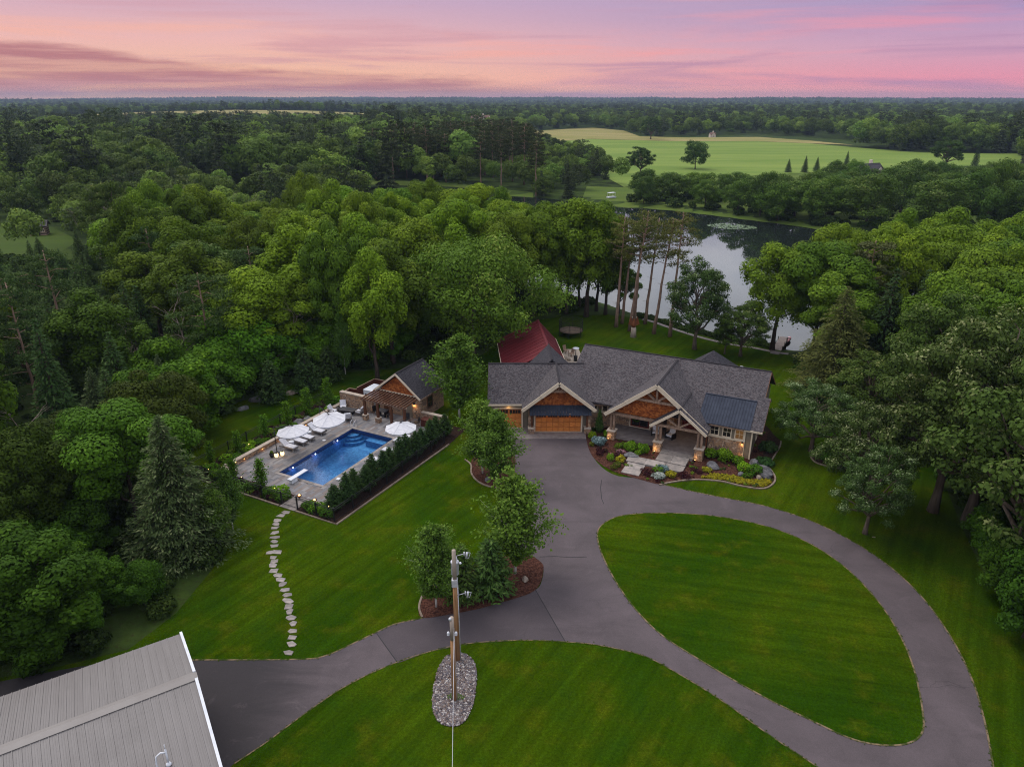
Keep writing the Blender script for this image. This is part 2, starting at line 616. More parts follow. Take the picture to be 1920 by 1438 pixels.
def stone_mat(name, cs, scale=4.0, mortar=(0.33, 0.245, 0.18)):
    m, t, b = principled(name, cs[0], 0.9, 0.2)
    p = t.mapping(objco(t), scale=(1, 1, 1.35))
    wob = t.node('ShaderNodeVectorMath', operation='ADD', inp={0: p, 1: t.node('ShaderNodeTexNoise', inp={'Vector': p, 'Scale': 3.0}).outputs[1]}).outputs[0]
    v1 = t.node('ShaderNodeTexVoronoi', inp={'Vector': wob, 'Scale': scale})
    v2 = t.node('ShaderNodeTexVoronoi', feature='DISTANCE_TO_EDGE', inp={'Vector': wob, 'Scale': scale})
    r = t.node('ShaderNodeSeparateColor', inp={0: v1.outputs['Color']}).outputs[0]
    n = len(cs)
    col = t.ramp(r, [(i / n, c) for i, c in enumerate(cs)], 'CONSTANT')
    grain = t.noise(p, 14.0, 4.0, 0.7)
    col = t.mix(t.math('MULTIPLY', grain, 0.35), col, (0.05, 0.04, 0.035))
    ed = t.sstep(v2.outputs['Distance'], 0.015, 0.06)
    t.put(b.inputs['Base Color'], t.mix(ed, mortar, col))
    bump(t, b, t.math('ADD', ed, t.math('MULTIPLY', grain, 0.3)), 0.9, 0.05)
    return m


M['stone'] = stone_mat('fieldstone', [(0.55, 0.34, 0.205), (0.46, 0.265, 0.15), (0.28, 0.18, 0.125), (0.60, 0.43, 0.31), (0.36, 0.235, 0.165), (0.50, 0.30, 0.175), (0.19, 0.135, 0.105)])
M['stone_cap'] = mottled('stone_cap', (0.30, 0.24, 0.19), (0.40, 0.34, 0.28), 3.0, 0.85, bmp=0.2)
M['boulder'] = mottled('boulder_rock', (0.055, 0.055, 0.06), (0.17, 0.165, 0.17), 2.4, 0.9, bmp=0.8, detail=6.0)
M['boulder_tan'] = mottled('tan_rock', (0.17, 0.13, 0.10), (0.30, 0.25, 0.20), 2.4, 0.9, bmp=0.8, detail=6.0)


def shake_mat():
    m, t, b = principled('cedar_shake', (0.2, 0.06, 0.02), 0.75, 0.25)
    p = objco(t)
    v = t.node('ShaderNodeTexVoronoi', inp={'Vector': t.mapping(p, scale=(5.0, 5.0, 5.5)), 'Scale': 1.0}).outputs['Color']
    r = t.node('ShaderNodeSeparateColor', inp={0: v}).outputs[0]
    z = t.node('ShaderNodeSeparateXYZ', inp={0: p}).outputs[2]
    c = t.math('FRACT', t.math('MULTIPLY', z, 5.5))
    col = t.ramp(r, [(0.0, (0.18, 0.044, 0.011)), (0.45, (0.30, 0.078, 0.017)), (0.75, (0.40, 0.115, 0.027)), (1.0, (0.48, 0.16, 0.045))])
    col = t.mix(t.math('MULTIPLY', t.sstep(c, 0.85, 1.0), 0.6), col, (0.05, 0.016, 0.008))
    t.put(b.inputs['Base Color'], col)
    bump(t, b, t.math('ADD', c, r), 0.7, 0.04)
    return m


M['shake'] = shake_mat()


def wood_mat(name, c1, c2, axis_scale=(1, 1, 0.15), scale=6.0, rough=0.6, spec=0.35):
    return mottled(name, c1, c2, scale, rough, spec, bmp=0.15, stretch=axis_scale, detail=5.0, jitter=0.12)


M['door_wood'] = wood_mat('stained_cedar', (0.47, 0.150, 0.032), (0.60, 0.225, 0.056), (0.3, 1, 2.0), 5.0, 0.45)
M['door_groove'] = wood_mat('dark_cedar', (0.30, 0.092, 0.019), (0.40, 0.14, 0.034), (0.3, 1, 2.0), 5.0, 0.5)
M['timber'] = wood_mat('rough_timber', (0.17, 0.105, 0.070), (0.29, 0.195, 0.14), (1, 1, 0.3), 5.0, 0.8)
M['post_wood'] = wood_mat('stained_post', (0.075, 0.027, 0.012), (0.14, 0.055, 0.025), (1, 1, 0.2), 6.0, 0.7)
M['red_door'] = wood_mat('mahogany', (0.085, 0.014, 0.008), (0.15, 0.026, 0.014), (1, 1, 0.2), 6.0, 0.4)
M['siding'] = mottled('sage_siding', (0.16, 0.132, 0.098), (0.195, 0.165, 0.125), 2.0, 0.8)
M['trim'] = mottled('cream_trim', (0.56, 0.46, 0.34), (0.64, 0.54, 0.41), 2.0, 0.6)
M['metal_roof'] = mottled('blue_standing_seam', (0.026, 0.031, 0.046), (0.038, 0.045, 0.064), 1.5, 0.75, 0.15, 0.0)
M['red_metal'] = mottled('red_metal', (0.080, 0.005, 0.009), (0.105, 0.007, 0.012), 1.2, 0.6, 0.25, 0.0)
M['grey_steel'] = mottled('shed_steel', (0.150, 0.134, 0.125), (0.190, 0.172, 0.163), 0.5, 0.5, 0.4, 0.0)
def shed_mat():
    m, t, b = principled('ribbed_steel', (0.17, 0.15, 0.14), 0.5, 0.35)
    p = t.mapping(geoco(t), rot=(0, 0, R(-32.6)))
    st = t.noise(t.mapping(p, scale=(3.2, 0.16, 0.16)), 1.0, 4.0, 0.7)
    bl = t.noise(p, 0.35, 4.0, 0.65)
    gr = t.noise(p, 9.0, 3.0, 0.7)
    col = t.mix(t.sstep(st, 0.3, 0.7), (0.156, 0.143, 0.137), (0.180, 0.166, 0.160))
    col = t.mix(t.math('MULTIPLY', t.sstep(bl, 0.48, 0.7), 0.35), col, (0.138, 0.126, 0.120))
    col = t.mix(t.math('MULTIPLY', gr, 0.22), col, (0.105, 0.094, 0.088))
    t.put(b.inputs['Base Color'], col)
    t.put(b.inputs['Roughness'], t.math('MULTIPLY_ADD', bl, 0.3, 0.4))
    return m


M['grey_steel'] = shed_mat()
M['grey_steel2'] = mottled('shed_ridge_steel', (0.165, 0.148, 0.138), (0.195, 0.178, 0.166), 0.5, 0.5, 0.4)
M['white'] = mottled('white_paint', (0.50, 0.52, 0.56), (0.60, 0.61, 0.64), 2.0, 0.5)
M['fabric'] = mottled('canvas', (0.46, 0.46, 0.49), (0.56, 0.555, 0.575), 3.0, 0.9, bmp=0.15)
M['cushion'] = mottled('cushion_cloth', (0.50, 0.50, 0.54), (0.60, 0.60, 0.64), 4.0, 0.95, bmp=0.2)
M['grey_wicker'] = mottled('grey_wicker', (0.10, 0.085, 0.075), (0.20, 0.17, 0.15), 30.0, 0.9)
M['black'] = principled('black_metal', (0.010, 0.010, 0.012), 0.5, 0.4)[0]
M['mat_black'] = principled('woven_black', (0.008, 0.008, 0.010), 1.0, 0.0)[0]
M['dark'] = principled('dark_interior', (0.012, 0.010, 0.010), 0.7)[0]
M['charcoal'] = mottled('charcoal_slab', (0.03, 0.03, 0.034), (0.055, 0.053, 0.056), 3.0, 0.5)
M['galv'] = mottled('galvanised', (0.42, 0.43, 0.46), (0.55, 0.55, 0.58), 5.0, 0.45, 0.5, 0.3)
M['pole_wood'] = wood_mat('pole_wood', (0.19, 0.090, 0.035), (0.34, 0.185, 0.085), (1, 1, 0.06), 9.0, 0.9)
M['pole_top'] = wood_mat('pole_weathered', (0.24, 0.19, 0.15), (0.36, 0.30, 0.25), (1, 1, 0.06), 9.0, 0.9)
M['rust'] = mottled('rusty_steel', (0.10, 0.03, 0.012), (0.22, 0.075, 0.03), 8.0, 0.85, bmp=0.3)
M['hedge_wood'] = principled('deck_red', (0.075, 0.018, 0.011), 0.7)[0]
M['bark'] = mottled('bark', (0.075, 0.055, 0.042), (0.17, 0.13, 0.10), 3.0, 0.95, 0.1, bmp=0.6, stretch=(2, 2, 0.4))
M['bark_dark'] = mottled('dark_bark', (0.035, 0.026, 0.02), (0.085, 0.062, 0.048), 3.0, 0.95, 0.1, bmp=0.6, stretch=(2, 2, 0.4))
M['bark_pine'] = mottled('pine_bark', (0.15, 0.095, 0.068), (0.30, 0.20, 0.15), 2.0, 0.95, 0.1, bmp=0.6, stretch=(2, 2, 0.4))
M['bark_birch'] = mottled('birch_bark', (0.52, 0.50, 0.46), (0.20, 0.18, 0.16), 4.0, 0.9, 0.1, bmp=0.2, stretch=(1, 1, 2.5), lo=0.55, hi=0.8)
M['bark_dead'] = mottled('dead_bark', (0.17, 0.13, 0.105), (0.28, 0.225, 0.19), 3.0, 0.95, 0.1, bmp=0.4, stretch=(2, 2, 0.4))


def emit_mat(name, col, strength):
    m = bpy.data.materials.new(name)
    m.use_nodes = True
    t = NT(m.node_tree)
    b = t.n['Principled BSDF']
    b.inputs['Base Color'].default_value = (*[min(1, c) for c in col], 1)
    b.inputs['Emission Color'].default_value = (*col, 1)
    b.inputs['Emission Strength'].default_value = strength
    return m


M['bulb'] = emit_mat('warm_bulb', (1.0, 0.55, 0.18), 4.5)
M['lantern_glow'] = emit_mat('lantern_glow', (1.0, 0.72, 0.34), 2.2)
M['pool_bulb'] = emit_mat('pool_lens', (0.85, 0.85, 1.0), 2.6)
M['warm_room'] = emit_mat('lit_room', (0.8, 0.36, 0.08), 0.14)
M['warm_room'].node_tree.nodes['Principled BSDF'].inputs['Base Color'].default_value = (0.03, 0.02, 0.012, 1)


def glass_mat():
    m, t, b = principled('window_glass', (0.015, 0.014, 0.015), 0.06, 0.6)
    return m


M['glass'] = glass_mat()


def lake_mat():
    m, t, b = principled('lake_water', (0.010, 0.014, 0.012), 0.02, 0.5)
    p = geoco(t)
    n = t.noise(t.mapping(p, scale=(0.5, 1.0, 1)), 0.9, 3.0, 0.55)
    n2 = t.noise(t.mapping(p, scale=(0.25, 1.0, 1)), 0.09, 3.0, 0.5)
    bump(t, b, t.math('MULTIPLY', n, t.sstep(n2, 0.35, 0.7)), 0.05, 0.05)
    b.inputs['IOR'].default_value = 1.333
    return m


M['lake'] = lake_mat()


def pool_water_mat():
    m = bpy.data.materials.new('pool_water')
    m.use_nodes = True
    t = NT(m.node_tree)
    t.n.clear()
    p = geoco(t)
    n = t.noise(p, 5.0, 3.0, 0.6)
    bp = t.node('ShaderNodeBump', inp={'Strength': 0.25, 'Distance': 0.03, 'Height': n})
    fr = t.node('ShaderNodeFresnel', inp={'IOR': 1.333, 'Normal': bp.outputs[0]})
    tr = t.node('ShaderNodeBsdfTransparent', inp={0: (0.80, 0.93, 0.99)})
    gl = t.node('ShaderNodeBsdfGlossy', inp={'Color': (1, 1, 1), 'Roughness': 0.03, 'Normal': bp.outputs[0]})
    mx = t.node('ShaderNodeMixShader', inp={0: fr.outputs[0]})
    t.l.new(tr.outputs[0], mx.inputs[1])
    t.l.new(gl.outputs[0], mx.inputs[2])
    out = t.node('ShaderNodeOutputMaterial')
    t.l.new(mx.outputs[0], out.inputs[0])
    return m


M['pool_water'] = pool_water_mat()


def pool_tile_mat():
    m, t, b = principled('pool_tile', (0.03, 0.16, 0.42), 0.3, 0.4)
    p = objco(t)
    v = t.node('ShaderNodeTexVoronoi', inp={'Vector': p, 'Scale': 5.5}).outputs['Color']
    r = t.node('ShaderNodeSeparateColor', inp={0: v}).outputs[0]
    col = t.ramp(r, [(0.0, (0.060, 0.185, 0.41)), (0.5, (0.085, 0.26, 0.52)), (1.0, (0.12, 0.34, 0.60))])
    t.put(b.inputs['Base Color'], col)
    return m


M['pool_tile'] = pool_tile_mat()
M['pool_band'] = mottled('pool_band_tile', (0.012, 0.030, 0.12), (0.025, 0.060, 0.20), 9.0, 0.25, 0.5)


def paver_mat():
    m, t, b = principled('bluestone', (0.2, 0.19, 0.19), 0.8, 0.3)
    p = objco(t)
    rnd = t.node('ShaderNodeObjectInfo').outputs['Random']
    n = t.noise(t.mapping(geoco(t), scale=(1, 1, 1)), 1.3, 4.0, 0.65)
    at = t.node('ShaderNodeAttribute', attribute_name='tint').outputs['Fac']
    k = t.math('FRACT', t.math('ADD', rnd, at))
    col = t.ramp(k, [(0.0, (0.10, 0.10, 0.112)), (0.25, (0.205, 0.195, 0.195)), (0.5, (0.14, 0.125, 0.118)), (0.7, (0.27, 0.255, 0.25)), (0.88, (0.185, 0.14, 0.115)), (1.0, (0.10, 0.106, 0.122))])
    col = t.mix(t.math('MULTIPLY', n, 0.5), col, (0.11, 0.11, 0.12))
    t.put(b.inputs['Base Color'], col)
    bump(t, b, n, 0.2, 0.02)
    return m


M['paver'] = paver_mat()
M['flag'] = mottled('flagstone', (0.16, 0.145, 0.135), (0.29, 0.25, 0.225), 1.8, 0.85, bmp=0.4, detail=6.0, jitter=0.2)


def pebble_mat():
    m, t, b = principled('river_pebble', (0.3, 0.28, 0.27), 0.85, 0.25)
    at = t.node('ShaderNodeAttribute', attribute_name='tint').outputs['Fac']
    col = t.ramp(at, [(0.0, (0.045, 0.042, 0.052)), (0.25, (0.115, 0.095, 0.092)), (0.45, (0.165, 0.118, 0.095)), (0.65, (0.105, 0.098, 0.115)), (0.85, (0.24, 0.21, 0.19)), (1.0, (0.42, 0.39, 0.37))])
    t.put(b.inputs['Base Color'], col)
    return m


M['pebble'] = pebble_mat()


def leaf_mat(name, c_dark, c_light, c_tip, trans=0.18, rough=0.75, tip=0.15, var=0.0):
    """leaves: hue differs leaf by leaf (attribute tint, for some kinds with painted top light) and tree by tree (object colour and random)"""
    m = bpy.data.materials.new(name)
    m.use_nodes = True
    t = NT(m.node_tree)
    t.n.clear()
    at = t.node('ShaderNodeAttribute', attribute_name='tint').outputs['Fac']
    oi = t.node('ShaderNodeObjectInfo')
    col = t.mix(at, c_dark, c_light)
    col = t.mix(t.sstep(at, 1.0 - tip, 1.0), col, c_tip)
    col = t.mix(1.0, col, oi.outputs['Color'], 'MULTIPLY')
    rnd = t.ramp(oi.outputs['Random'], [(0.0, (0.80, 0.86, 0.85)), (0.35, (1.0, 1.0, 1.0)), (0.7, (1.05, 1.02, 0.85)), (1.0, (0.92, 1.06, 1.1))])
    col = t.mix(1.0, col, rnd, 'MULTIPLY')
    if var:
        r2 = t.math('FRACT', t.math('MULTIPLY', oi.outputs['Random'], 17.31))
        col = t.mix(1.0, col, t.ramp(r2, [(0.0, 1 - var * 1.2), (0.5, 0.92), (1.0, 1 + var * 1.9)]), 'MULTIPLY')
    d = t.node('ShaderNodeBsdfPrincipled')
    t.put(d.inputs['Base Color'], col)
    d.inputs['Roughness'].default_value = rough
    d.inputs['Specular IOR Level'].default_value = 0.08
    tr = t.node('ShaderNodeBsdfTranslucent')
    t.put(tr.inputs[0], t.mix(1.0, col, (1.1, 1.2, 0.6), 'MULTIPLY'))
    mx = t.node('ShaderNodeMixShader', inp={0: trans})
    t.l.new(d.outputs[0], mx.inputs[1])
    t.l.new(tr.outputs[0], mx.inputs[2])
    out = t.node('ShaderNodeOutputMaterial')
    t.l.new(mx.outputs[0], out.inputs[0])
    return m


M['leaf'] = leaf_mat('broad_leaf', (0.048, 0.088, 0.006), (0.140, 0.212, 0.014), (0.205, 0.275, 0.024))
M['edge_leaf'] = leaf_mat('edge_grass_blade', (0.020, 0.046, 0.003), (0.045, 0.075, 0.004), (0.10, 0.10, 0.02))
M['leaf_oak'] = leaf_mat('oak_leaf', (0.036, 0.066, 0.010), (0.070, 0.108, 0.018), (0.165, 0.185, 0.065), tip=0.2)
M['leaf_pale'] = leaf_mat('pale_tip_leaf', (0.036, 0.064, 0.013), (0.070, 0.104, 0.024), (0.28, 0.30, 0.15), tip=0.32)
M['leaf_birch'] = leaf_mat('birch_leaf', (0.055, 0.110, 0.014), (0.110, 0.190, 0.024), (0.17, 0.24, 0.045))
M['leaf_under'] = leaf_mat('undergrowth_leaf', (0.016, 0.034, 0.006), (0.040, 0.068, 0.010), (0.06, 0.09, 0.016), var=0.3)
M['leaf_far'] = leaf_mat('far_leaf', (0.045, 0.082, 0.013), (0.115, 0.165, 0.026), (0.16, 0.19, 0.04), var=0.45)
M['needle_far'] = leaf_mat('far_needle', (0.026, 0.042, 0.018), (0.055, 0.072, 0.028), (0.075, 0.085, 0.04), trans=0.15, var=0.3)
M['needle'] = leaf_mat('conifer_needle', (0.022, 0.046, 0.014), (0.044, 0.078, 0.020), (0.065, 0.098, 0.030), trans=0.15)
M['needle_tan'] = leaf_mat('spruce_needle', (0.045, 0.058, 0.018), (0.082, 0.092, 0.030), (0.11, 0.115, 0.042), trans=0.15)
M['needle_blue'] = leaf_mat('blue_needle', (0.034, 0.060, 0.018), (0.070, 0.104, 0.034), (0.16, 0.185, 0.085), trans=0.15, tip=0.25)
M['flower_yellow'] = leaf_mat('yellow_foliage', (0.11, 0.11, 0.010), (0.30, 0.25, 0.014), (0.48, 0.40, 0.025))
M['flower_blue'] = leaf_mat('blue_foliage', (0.08, 0.13, 0.13), (0.18, 0.25, 0.26), (0.32, 0.40, 0.42))
M['flower_white'] = leaf_mat('white_foliage', (0.13, 0.16, 0.15), (0.30, 0.34, 0.36), (0.50, 0.54, 0.57))
M['flower_red'] = leaf_mat('burgundy_foliage', (0.020, 0.005, 0.009), (0.042, 0.011, 0.016), (0.07, 0.02, 0.028))
M['flower_pink'] = leaf_mat('pink_blossom', (0.12, 0.05, 0.065), (0.30, 0.15, 0.19), (0.50, 0.32, 0.36))


# ------------------------------------------------------------------ terrain
LAKE_Z = -0.9
LAKE = [(-54.2, 274.59), (-41.04, 281.03), (-22.57, 281.03), (7.94, 271.47), (22.61, 256.85), (36.19, 246.19), (49.45, 239.95), (60.94, 229.43), (71.2, 218.72), (80.6, 208.91), (88.52, 198.19), (97.58, 192.39), (112.6, 188.45), (129.33, 183.91), (151.18, 176.77), (126.37, 127.01), (92.08, 127.01), (75.25, 128.52), (64.65, 127.01), (56.26, 119.88), (49.12, 109.01), (43.14, 98.57), (39.86, 98.57), (37.92, 99.78), (35.29, 101.51), (31.84, 103.56), (28.52, 106.77), (25.12, 110.75), (22.74, 114.37), (20.15, 117.89), (15.43, 124.79), (8.1, 131.66), (2.62, 137.05), (-1.17, 153.8), (-7.52, 166.37), (-22.18, 185.4), (-37.52, 210.81)]
LAKE = smooth_poly(LAKE, 4)
_rng = np.random.default_rng(5)
_PH = _rng.uniform(0, 6.28, (12, 2))
_DR = _rng.uniform(0, 6.28, 12)


def fbm(X, Y, L):
    s = np.zeros_like(X)
    a = 1.0
    f = 2 * PI / L
    for i in range(6):
        s += a * np.sin((X * math.cos(_DR[i]) + Y * math.sin(_DR[i])) * f + _PH[i, 0] + 0.7 * np.sin((X * math.cos(_DR[i + 6]) + Y * math.sin(_DR[i + 6])) * f * 0.7 + _PH[i, 1]))
        a *= 0.6
        f *= 1.75
    return s / 2.4


def sst(x, a, b):
    t = np.clip((x - a) / (b - a), 0, 1)
    return t * t * (3 - 2 * t)


def height(X, Y):
    X = np.asarray(X, float)
    Y = np.asarray(Y, float)
    D = np.hypot(X, Y)
    h = np.zeros_like(X)
    # rolling land far away, rising to the ridges on the horizon
    h += sst(D, 800, 1700) * np.clip(fbm(X, Y, 950.0) * 3.0, -2.0, 3.0)
    h += sst(D, 330, 520) * sst(X, -20, -120) * sst(D, 900, 620) * 3.5
    h += 15.0 * np.exp(-(((X + 480) / 330.0) ** 2 + ((Y - 1300) / 150.0) ** 2))     # the low hill with the pale field
    h += 8.0 * np.exp(-(((X - 900) / 380.0) ** 2 + ((Y - 1600) / 240.0) ** 2))
    h += 8.0 * np.exp(-(((X + 29) / 60.0) ** 2 + ((Y - 705) / 45.0) ** 2))           # the knoll with the pale house
    # the blue ridges on the horizon
    h += sst(D, 3200, 6400) * np.clip(13.0 + fbm(X, Y, 3300.0) * 18.0 + fbm(Y, X, 1100.0) * 6.0 + 7.0 * sst(X, -500, 1500), 0.0, 42.0)
    h -= 2.6 * (np.hypot(X + 17.35, Y - 63.5) < 10.2)      # the pool is dug out here, under the lawn and deck
    m = (Y > 60) & (Y < 420)
    if m.any():
        d = dist_np(X[m], Y[m], LAKE)
        ins = inside_np(X[m], Y[m], LAKE)
        hb = np.where(ins, LAKE_Z - 0.02 - 1.4 * sst(d, 0, 7), (LAKE_Z - 0.02) * (1 - sst(d, 0, 5)))
        h[m] = h[m] + hb
    return h


def axis(lo, hi, near_lo, near_hi, step, grow):
    a = list(np.arange(near_lo, near_hi + 1e-6, step))
    s = step
    while a[-1] < hi:
        s *= grow
        a.append(a[-1] + s)
    s = step
    while a[0] > lo:
        s *= grow
        a.insert(0, a[0] - s)
    return np.array(a)


def build_ground():
    xs = axis(-7200, 7200, -170, 190, 2.5, 1.11)
    ys = axis(-200, 7800, 48, 330, 2.5, 1.08)
    X, Y = np.meshgrid(xs, ys)
    Z = height(X.ravel(), Y.ravel()).reshape(X.shape)
    nx, ny = len(xs), len(ys)
    v = np.stack([X, Y, Z], -1).reshape(-1, 3)
    i = np.arange((ny - 1) * (nx - 1))
    r, c = i // (nx - 1), i % (nx - 1)
    a = r * nx + c
    f = np.stack([a, a + 1, a + nx + 1, a + nx], -1)
    me = bpy.data.meshes.new('ground')
    me.from_pydata(v.tolist(), [], f.tolist())
    me.materials.append(M['floor'])
    me.polygons.foreach_set('use_smooth', [True] * len(f))
    o = link('ground', me)
    tag(o, 'dark woodland ground running from the yard to the horizon', None, None, 'structure')


build_ground()
o = sheet('lake', LAKE, LAKE_Z, M['lake'], 'calm lake mirroring grey blue clouds and dark trees')


def drape(name, poly, z, mat, step, label):
    """a sheet lying on the terrain: the polygon cut on a grid and lifted z above the ground"""
    xs = [p[0] for p in poly]
    ys = [p[1] for p in poly]
    gx = np.arange(min(xs), max(xs) + step, step)
    gy = np.arange(min(ys), max(ys) + step, step)

    def clip(pts, ax, val, keep_gt):
        out = []
        for i in range(len(pts)):
            a, b = pts[i - 1], pts[i]
            ia = (a[ax] >= val) if keep_gt else (a[ax] <= val)
            ib = (b[ax] >= val) if keep_gt else (b[ax] <= val)
            if ia != ib:
                t = (val - a[ax]) / (b[ax] - a[ax])
                out.append((a[0] + (b[0] - a[0]) * t, a[1] + (b[1] - a[1]) * t))
            if ib:
                out.append(b)
        return out
    vs = []
    fs = []
    for x0 in gx[:-1]:
        col = clip(clip(list(poly), 0, x0, True), 0, x0 + step, False)
        if len(col) < 3: continue
        for y0 in gy[:-1]:
            c = clip(clip(col, 1, y0, True), 1, y0 + step, False)
            if len(c) < 3: continue
            tr = tessellate_polygon([[Vector((p[0], p[1], 0)) for p in c]])
            b = len(vs)
            vs += c
            fs += [tuple(b + i for i in t) for t in tr]
    P = np.array(vs)
    Z = height(P[:, 0], P[:, 1]) + z
    me = bpy.data.meshes.new(name)
    me.from_pydata(np.column_stack([P, Z]).tolist(), [], fs)
    me.materials.append(mat)
    o = link(name, me)
    bm = bmesh.new()
    bm.from_mesh(me)
    for f in bm.faces:
        if f.normal.z < 0: f.normal_flip()
    bm.to_mesh(me)
    bm.free()
    return tag(o, label, None, None, 'structure')


# fields beyond the lake
FIELD = [(21.55, 605.47), (69.67, 653.68), (141.29, 620.75), (203.11, 620.75), (235.63, 590.91), (248.8, 544.94), (264.66, 500.28), (291.67, 485.32), (331.61, 485.32), (268.94, 391.09), (236.56, 391.09), (182.86, 372.85), (113.46, 340.89), (66.91, 318.04), (44.97, 294.23), (41.93, 340.89), (42.58, 475.82)]
HAY = [(-18.68, 753.23), (29.32, 828.63), (97.54, 920.48), (123.13, 828.63), (119.22, 700), (159.49, 680.72), (225.37, 690.23), (250.35, 628.67), (260.11, 570.31), (235.63, 590.91), (203.11, 620.75), (141.29, 620.75), (69.67, 653.68), (21.55, 605.47)]
HAY_B = [(144.53, 690.23), (245.55, 753.23), (278.69, 653.68), (279.54, 577.02), (248.8, 544.94), (235.63, 590.91), (203.11, 620.75), (141.29, 620.75)]
MEADOW = [(30.35, 297.96), (44.97, 294.23), (66.91, 318.04), (113.46, 340.89), (182.86, 372.85), (268.94, 391.09), (127.92, 179.05), (110.47, 184.99), (86.88, 194.63), (79.14, 205.24), (69.94, 214.96), (59.89, 225.57), (48.61, 236.01), (35.59, 242.21), (24.09, 252.8)]
MEADOW_L = [(-91.12, 313.82), (-61.58, 326.82), (-22.35, 307.69), (8.08, 276.86), (7.77, 265.82), (-23.7, 296.08), (-80.98, 309.7)]
YARD_FAR = [(-178.09, 198.05), (-143.06, 200.69), (-123.08, 194.63), (-108.5, 179.05), (-104.83, 163.8), (-117.26, 155.09), (-139.6, 152.37)]
drape('pasture', FIELD, 0.15, M['field'], 12.0, 'pale green pasture beyond the lake')
drape('hay_field', HAY, 0.3, M['hay'], 25.0, 'mown straw coloured hay strip above the pasture')
drape('meadow', MEADOW, 0.05, M['meadow'], 5.0, 'rough green bank between lake and pasture')
drape('shore_meadow', MEADOW_L, 0.05, M['meadow'], 5.0, 'strip of open grass at the far lake edge')
drape('clearing', YARD_FAR, 0.03, M['clearing'], 8.0, 'small grassy clearing in the wood around the cabin')


def far_poly(px, d0):
    return px


# hilltop field far at the left: lies on the rising land
HILLFIELD = [(-760, 1230), (-640, 1160), (-430, 1180), (-225, 1225), (-225, 1330), (-380, 1330), (-520, 1360), (-720, 1380)]
drape('hill_field', HILLFIELD, 0.4, M['hay'], 40.0, 'pale hay field on the low hill far at the left')
FIELDS = [FIELD, HAY, HAY_B, MEADOW, MEADOW_L, YARD_FAR, HILLFIELD]

# ------------------------------------------------------------------ lawn and drive
LAWN = [(-14.69, 25.76), (-30.19, 25.76), (-35.93, 33.18), (-29.89, 34.39), (-24.93, 36.42), (-23.35, 39.92), (-22.76, 45.06), (-23.17, 49.72), (-26.16, 55.64), (-31.29, 58.03), (-33.61, 63.93), (-33.71, 70.89), (-32.31, 76.8), (-29.59, 80.08), (-24.76, 85.46), (-18.93, 87.4), (-13.46, 88.4), (-9.21, 88.4), (-4.1, 93.7), (-1.57, 99.57), (4.31, 110.45), (9.67, 112.89), (15.9, 113.51), (20.01, 111.66), (22.88, 108.4), (27.64, 103.42), (30.86, 100.32), (34.21, 98.35), (36.68, 96.44), (38.78, 94.82), (38.24, 88.4), (34.8, 79.24), (33.1, 71.59), (39.54, 70.21), (41.17, 60.6), (37.79, 51.3), (35.17, 43.45), (34.51, 38.32), (36.58, 33.6), (33.73, 25.76)]
POOL_HOLE = [(-22.27, 59.86), (-17.41, 57.38), (-12.43, 67.13), (-17.28, 69.61)]


def sheet_hole(name, poly, hole, z, mat, label):
    tr = tessellate_polygon([[Vector((p[0], p[1], 0)) for p in poly], [Vector((p[0], p[1], 0)) for p in hole]])
    mb = MB()
    mb.add([(p[0], p[1], z) for p in poly + hole], tr)
    o = mb.build(name, mat, recalc=False)
    bm = bmesh.new()
    bm.from_mesh(o.data)
    for f in bm.faces:
        if f.normal.z < 0: f.normal_flip()
    bm.to_mesh(o.data)
    bm.free()
    return tag(o, label, None, None, 'structure')


sheet_hole('lawn', LAWN, POOL_HOLE, 0.012, M['lawn'], 'mown green lawn around the house, pool and drive')

DRIVE = smooth_poly([(0.45, 68.22), (-0.27, 63.93), (-0.79, 58.03), (-1.02, 52.97), (-0.43, 48.95), (1.66, 46.42), (2.37, 45.26), (2.22, 43.57), (1.71, 42.46), (0, 41.39), (-2.24, 40.42), (-4.07, 39.87), (-6.17, 39.43), (-7.99, 38.84), (-9.27, 37.9), (-10.8, 36.71), (-11.99, 35.89), (-13.61, 35.57), (-20.4, 35.52), (-25.69, 35.24), (-29.78, 34.21), (-33.01, 33.18)], 3, False) \
    + [[(-24.08, 20.6)][0]] + [[(-16.02, 26.36)][0]] \
    + smooth_poly([(-14.93, 27.92), (-13.64, 29.29), (-12.32, 30.94), (-10.35, 33.14), (-8.05, 34.88), (-5.51, 36.18), (-2.8, 37), (0.7, 37.3), (3.51, 37.15), (5.59, 36.85), (8.24, 35.99), (10.02, 34.65), (12.39, 32.31), (14.2, 30.08), (15.69, 28.42), (16.9, 27.14), (17.41, 25.76)], 3, False) \
    + [[(25.16, 25.76)][0]] \
    + smooth_poly([(25.75, 27.69), (27.15, 30.71), (28.36, 33.99), (29.18, 37.8), (29.39, 42.22), (28.41, 46.7), (25.93, 50.9), (22.44, 53.83), (17.81, 55.82), (13.85, 57.73), (12.66, 58.83), (10.1, 59.24), (8.7, 61.02), (7.96, 63.93), (7.92, 66.82), (7.83, 68.22)], 3, False)
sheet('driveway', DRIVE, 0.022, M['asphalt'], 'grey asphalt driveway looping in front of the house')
ISLAND = smooth_poly([(7, 49.56), (7.77, 51.22), (9.62, 52.46), (13.35, 52.8), (17.36, 52.29), (21.01, 50.9), (23.7, 48.58), (25.34, 45.39), (26.01, 41.63), (25.9, 38.21), (25.25, 34.92), (24.02, 31.55), (23.17, 29.97), (22.1, 29.25), (20.72, 29.07), (19.06, 29.46), (17.19, 30.78), (14.76, 32.76), (12.18, 35.29), (9.69, 38.21), (8.08, 41.98), (7.11, 46.42)], 5)
sheet('lawn_island', ISLAND, 0.04, M['lawn_island'], 'teardrop of mown lawn inside the driveway loop')
